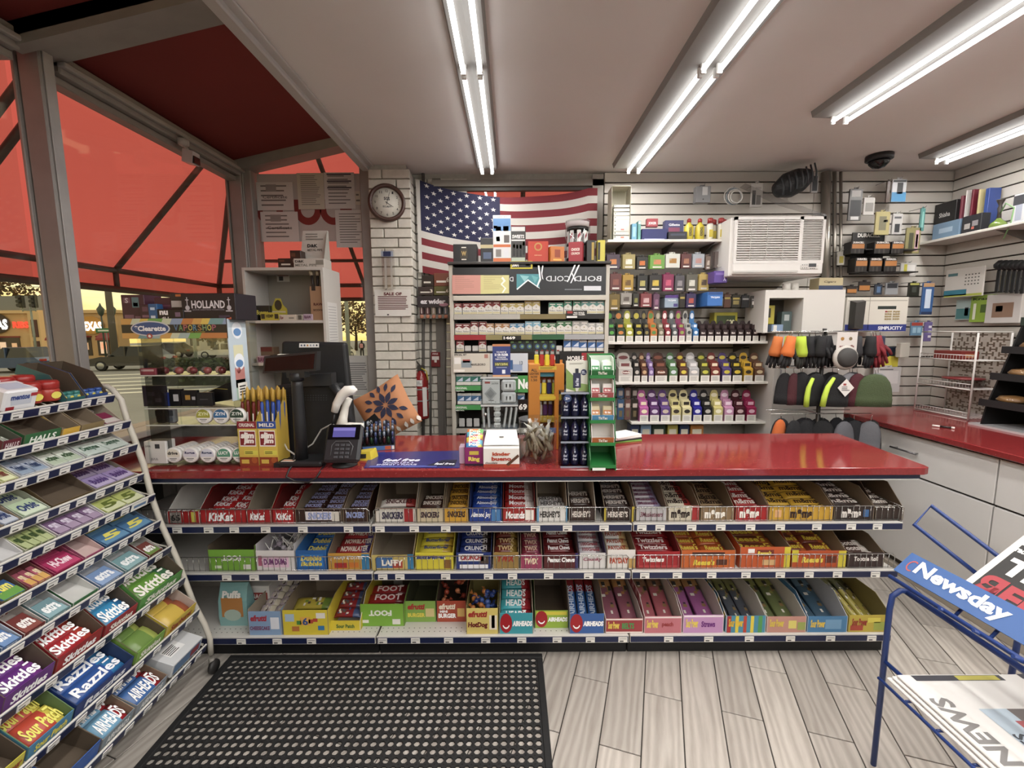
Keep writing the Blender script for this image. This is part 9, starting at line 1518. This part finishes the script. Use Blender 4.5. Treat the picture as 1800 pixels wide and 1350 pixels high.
# wire rack with patterned panel
XG =3.0;ga,gb = SY(1606,735,XG),SY(1702,735,XG);gr = thing('wire_rack','white wire rack with brick patterned backing on the side counter','rack',(XG,gb.y,QZ));L_ = ga.y - gb.y;H_ = SY(1690,585,XG).z - QZ;WW = mat('#cdc9c4',.4)
for y in (0,L_):MB().tube([(0,y,0),(0,y,H_)],.006,WW,n=6).build('upright',gr);MB().tube([(.22,y,0),(.22,y,H_)],.006,WW,n=6).build('upright',gr)
for k in range(4):
    z =.01+ k * H_ /3.02;f = MB();f.tube([(0,0,z),(0,L_,z)],.005,WW,n=5)
    for i in range(9):f.tube([(.22* i /8,0,z),(.22* i /8,L_,z)],.002,WW,n=4)
    f.build('wire_shelf',gr); 
    if k <3:f = MB();f.tube([(0,0,z +.035),(0,L_,z +.035)],.003,WW,n=4);n = int(L_ /.02);[f.tube([(0,L_ * i / n,z),(0,L_ * i / n,z +.035)],.0013,WW,n=3) for i in range(n)];f.build('shelf_guard',gr)
pm_ = MB();pm_.box(.225,.23,0,L_ *1.0,0,H_,mat('#b0a89c',.6));rr = random.Random(4)
for i in range(20):
    for j in range(18):
        if rr.random()<.72:y,z = L_ *(i +.5)/20,H_ *(j +.5)/18;vv =(i + j) % 2;pm_.patch((.2244,y,z),Y3,Z3,(.016,.036)[vv]*.8,(.03,.008)[vv],'#6f5f50')
pm_.build('patterned_panel',gr)
bbox('snack_carton','red snack carton on the wire rack shelf','box',XG +.05,XG +.17,ga.y -.25,.2,QZ +.004+ H_ *.667,.06,'#8a2a24',patches=[(.5,.5,.6,.4,'#c87a4a')]);q =(XG +.11,ga.y -.22);tag(MB().lathe([(0,.002),(.1,.002),(.105,.03),(.108,.05)],ACRYL,20).lathe([(.109,.05),(.109,.06),(0,.064)],mat('#8a2a2c',.35),20).build('round_tub',loc=(q[0],q[1],QZ +.014+ H_ *.333)),'round clear tub with red lid on the wire rack','tub')
# bread stand
ba = SY(1722,745,2.90);bb_ = ba - Vector((0,.78,0));bn = thing('pastry_stand','black tiered pastry stand on the side counter','display stand',(2.90,bb_.y,QZ));L_ = ba.y - bb_.y;BKM = mat('#141416',.5);H_ =.62
MB().prism([(.0,0),(.32,0),(.32,H_),(.18,H_),(.02,.12)],L_ -.01,L_,BKM,'Y').build('side_panel',bn);MB().box(.3,.32,0,L_,0,H_,BKM).build('back_panel',bn);MB().box(-.02,.3,-.05,L_ +.05,0,.012,mat('#c2c2c4',.3)).build('base_tray',bn);MB().patch((.17,L_ /2,H_ +.02),(0,-1,0),Z3,L_,.05,'#2a3a30').text('ACE',(.168,L_ *.6,H_ +.02),(0,-1,0),Z3,.12,.03,'#c9d0c6',.04).build('header',bn)
for k in range(3):
    z =.16+ k *.16;x =.0+ k *.05;MB().box(x -.02,.3,0,L_,z -.012,z,BKM).box(x -.024,x -.02,0,L_,z -.03,z +.012,mat('#2a2a2c',.4)).build('tier',bn)
    for i in range(4):y = L_ -.09- i *.17;m = MB();m.lathe([(0,0),(.06,.0),(.075,.012),(.06,.034),(0,.042)],mat('#9a6a34',.5,var=.25,scale=30),14);m.lathe([(.078,.0),(.08,.02),(.05,.045),(0,.05)],FILM,14);tag(m.build('wrapped_pastry',loc=(2.90+ x +.09,bb_.y + y,QZ + z +.001),rot=(0,0,.4* i)),'film wrapped golden pastry on the '+('lowest','middle','top')[k]+' black tier, '+ ORD[i]+' from the wire rack','pastry','pastries on the '+('lowest','middle','top')[k]+' tier')
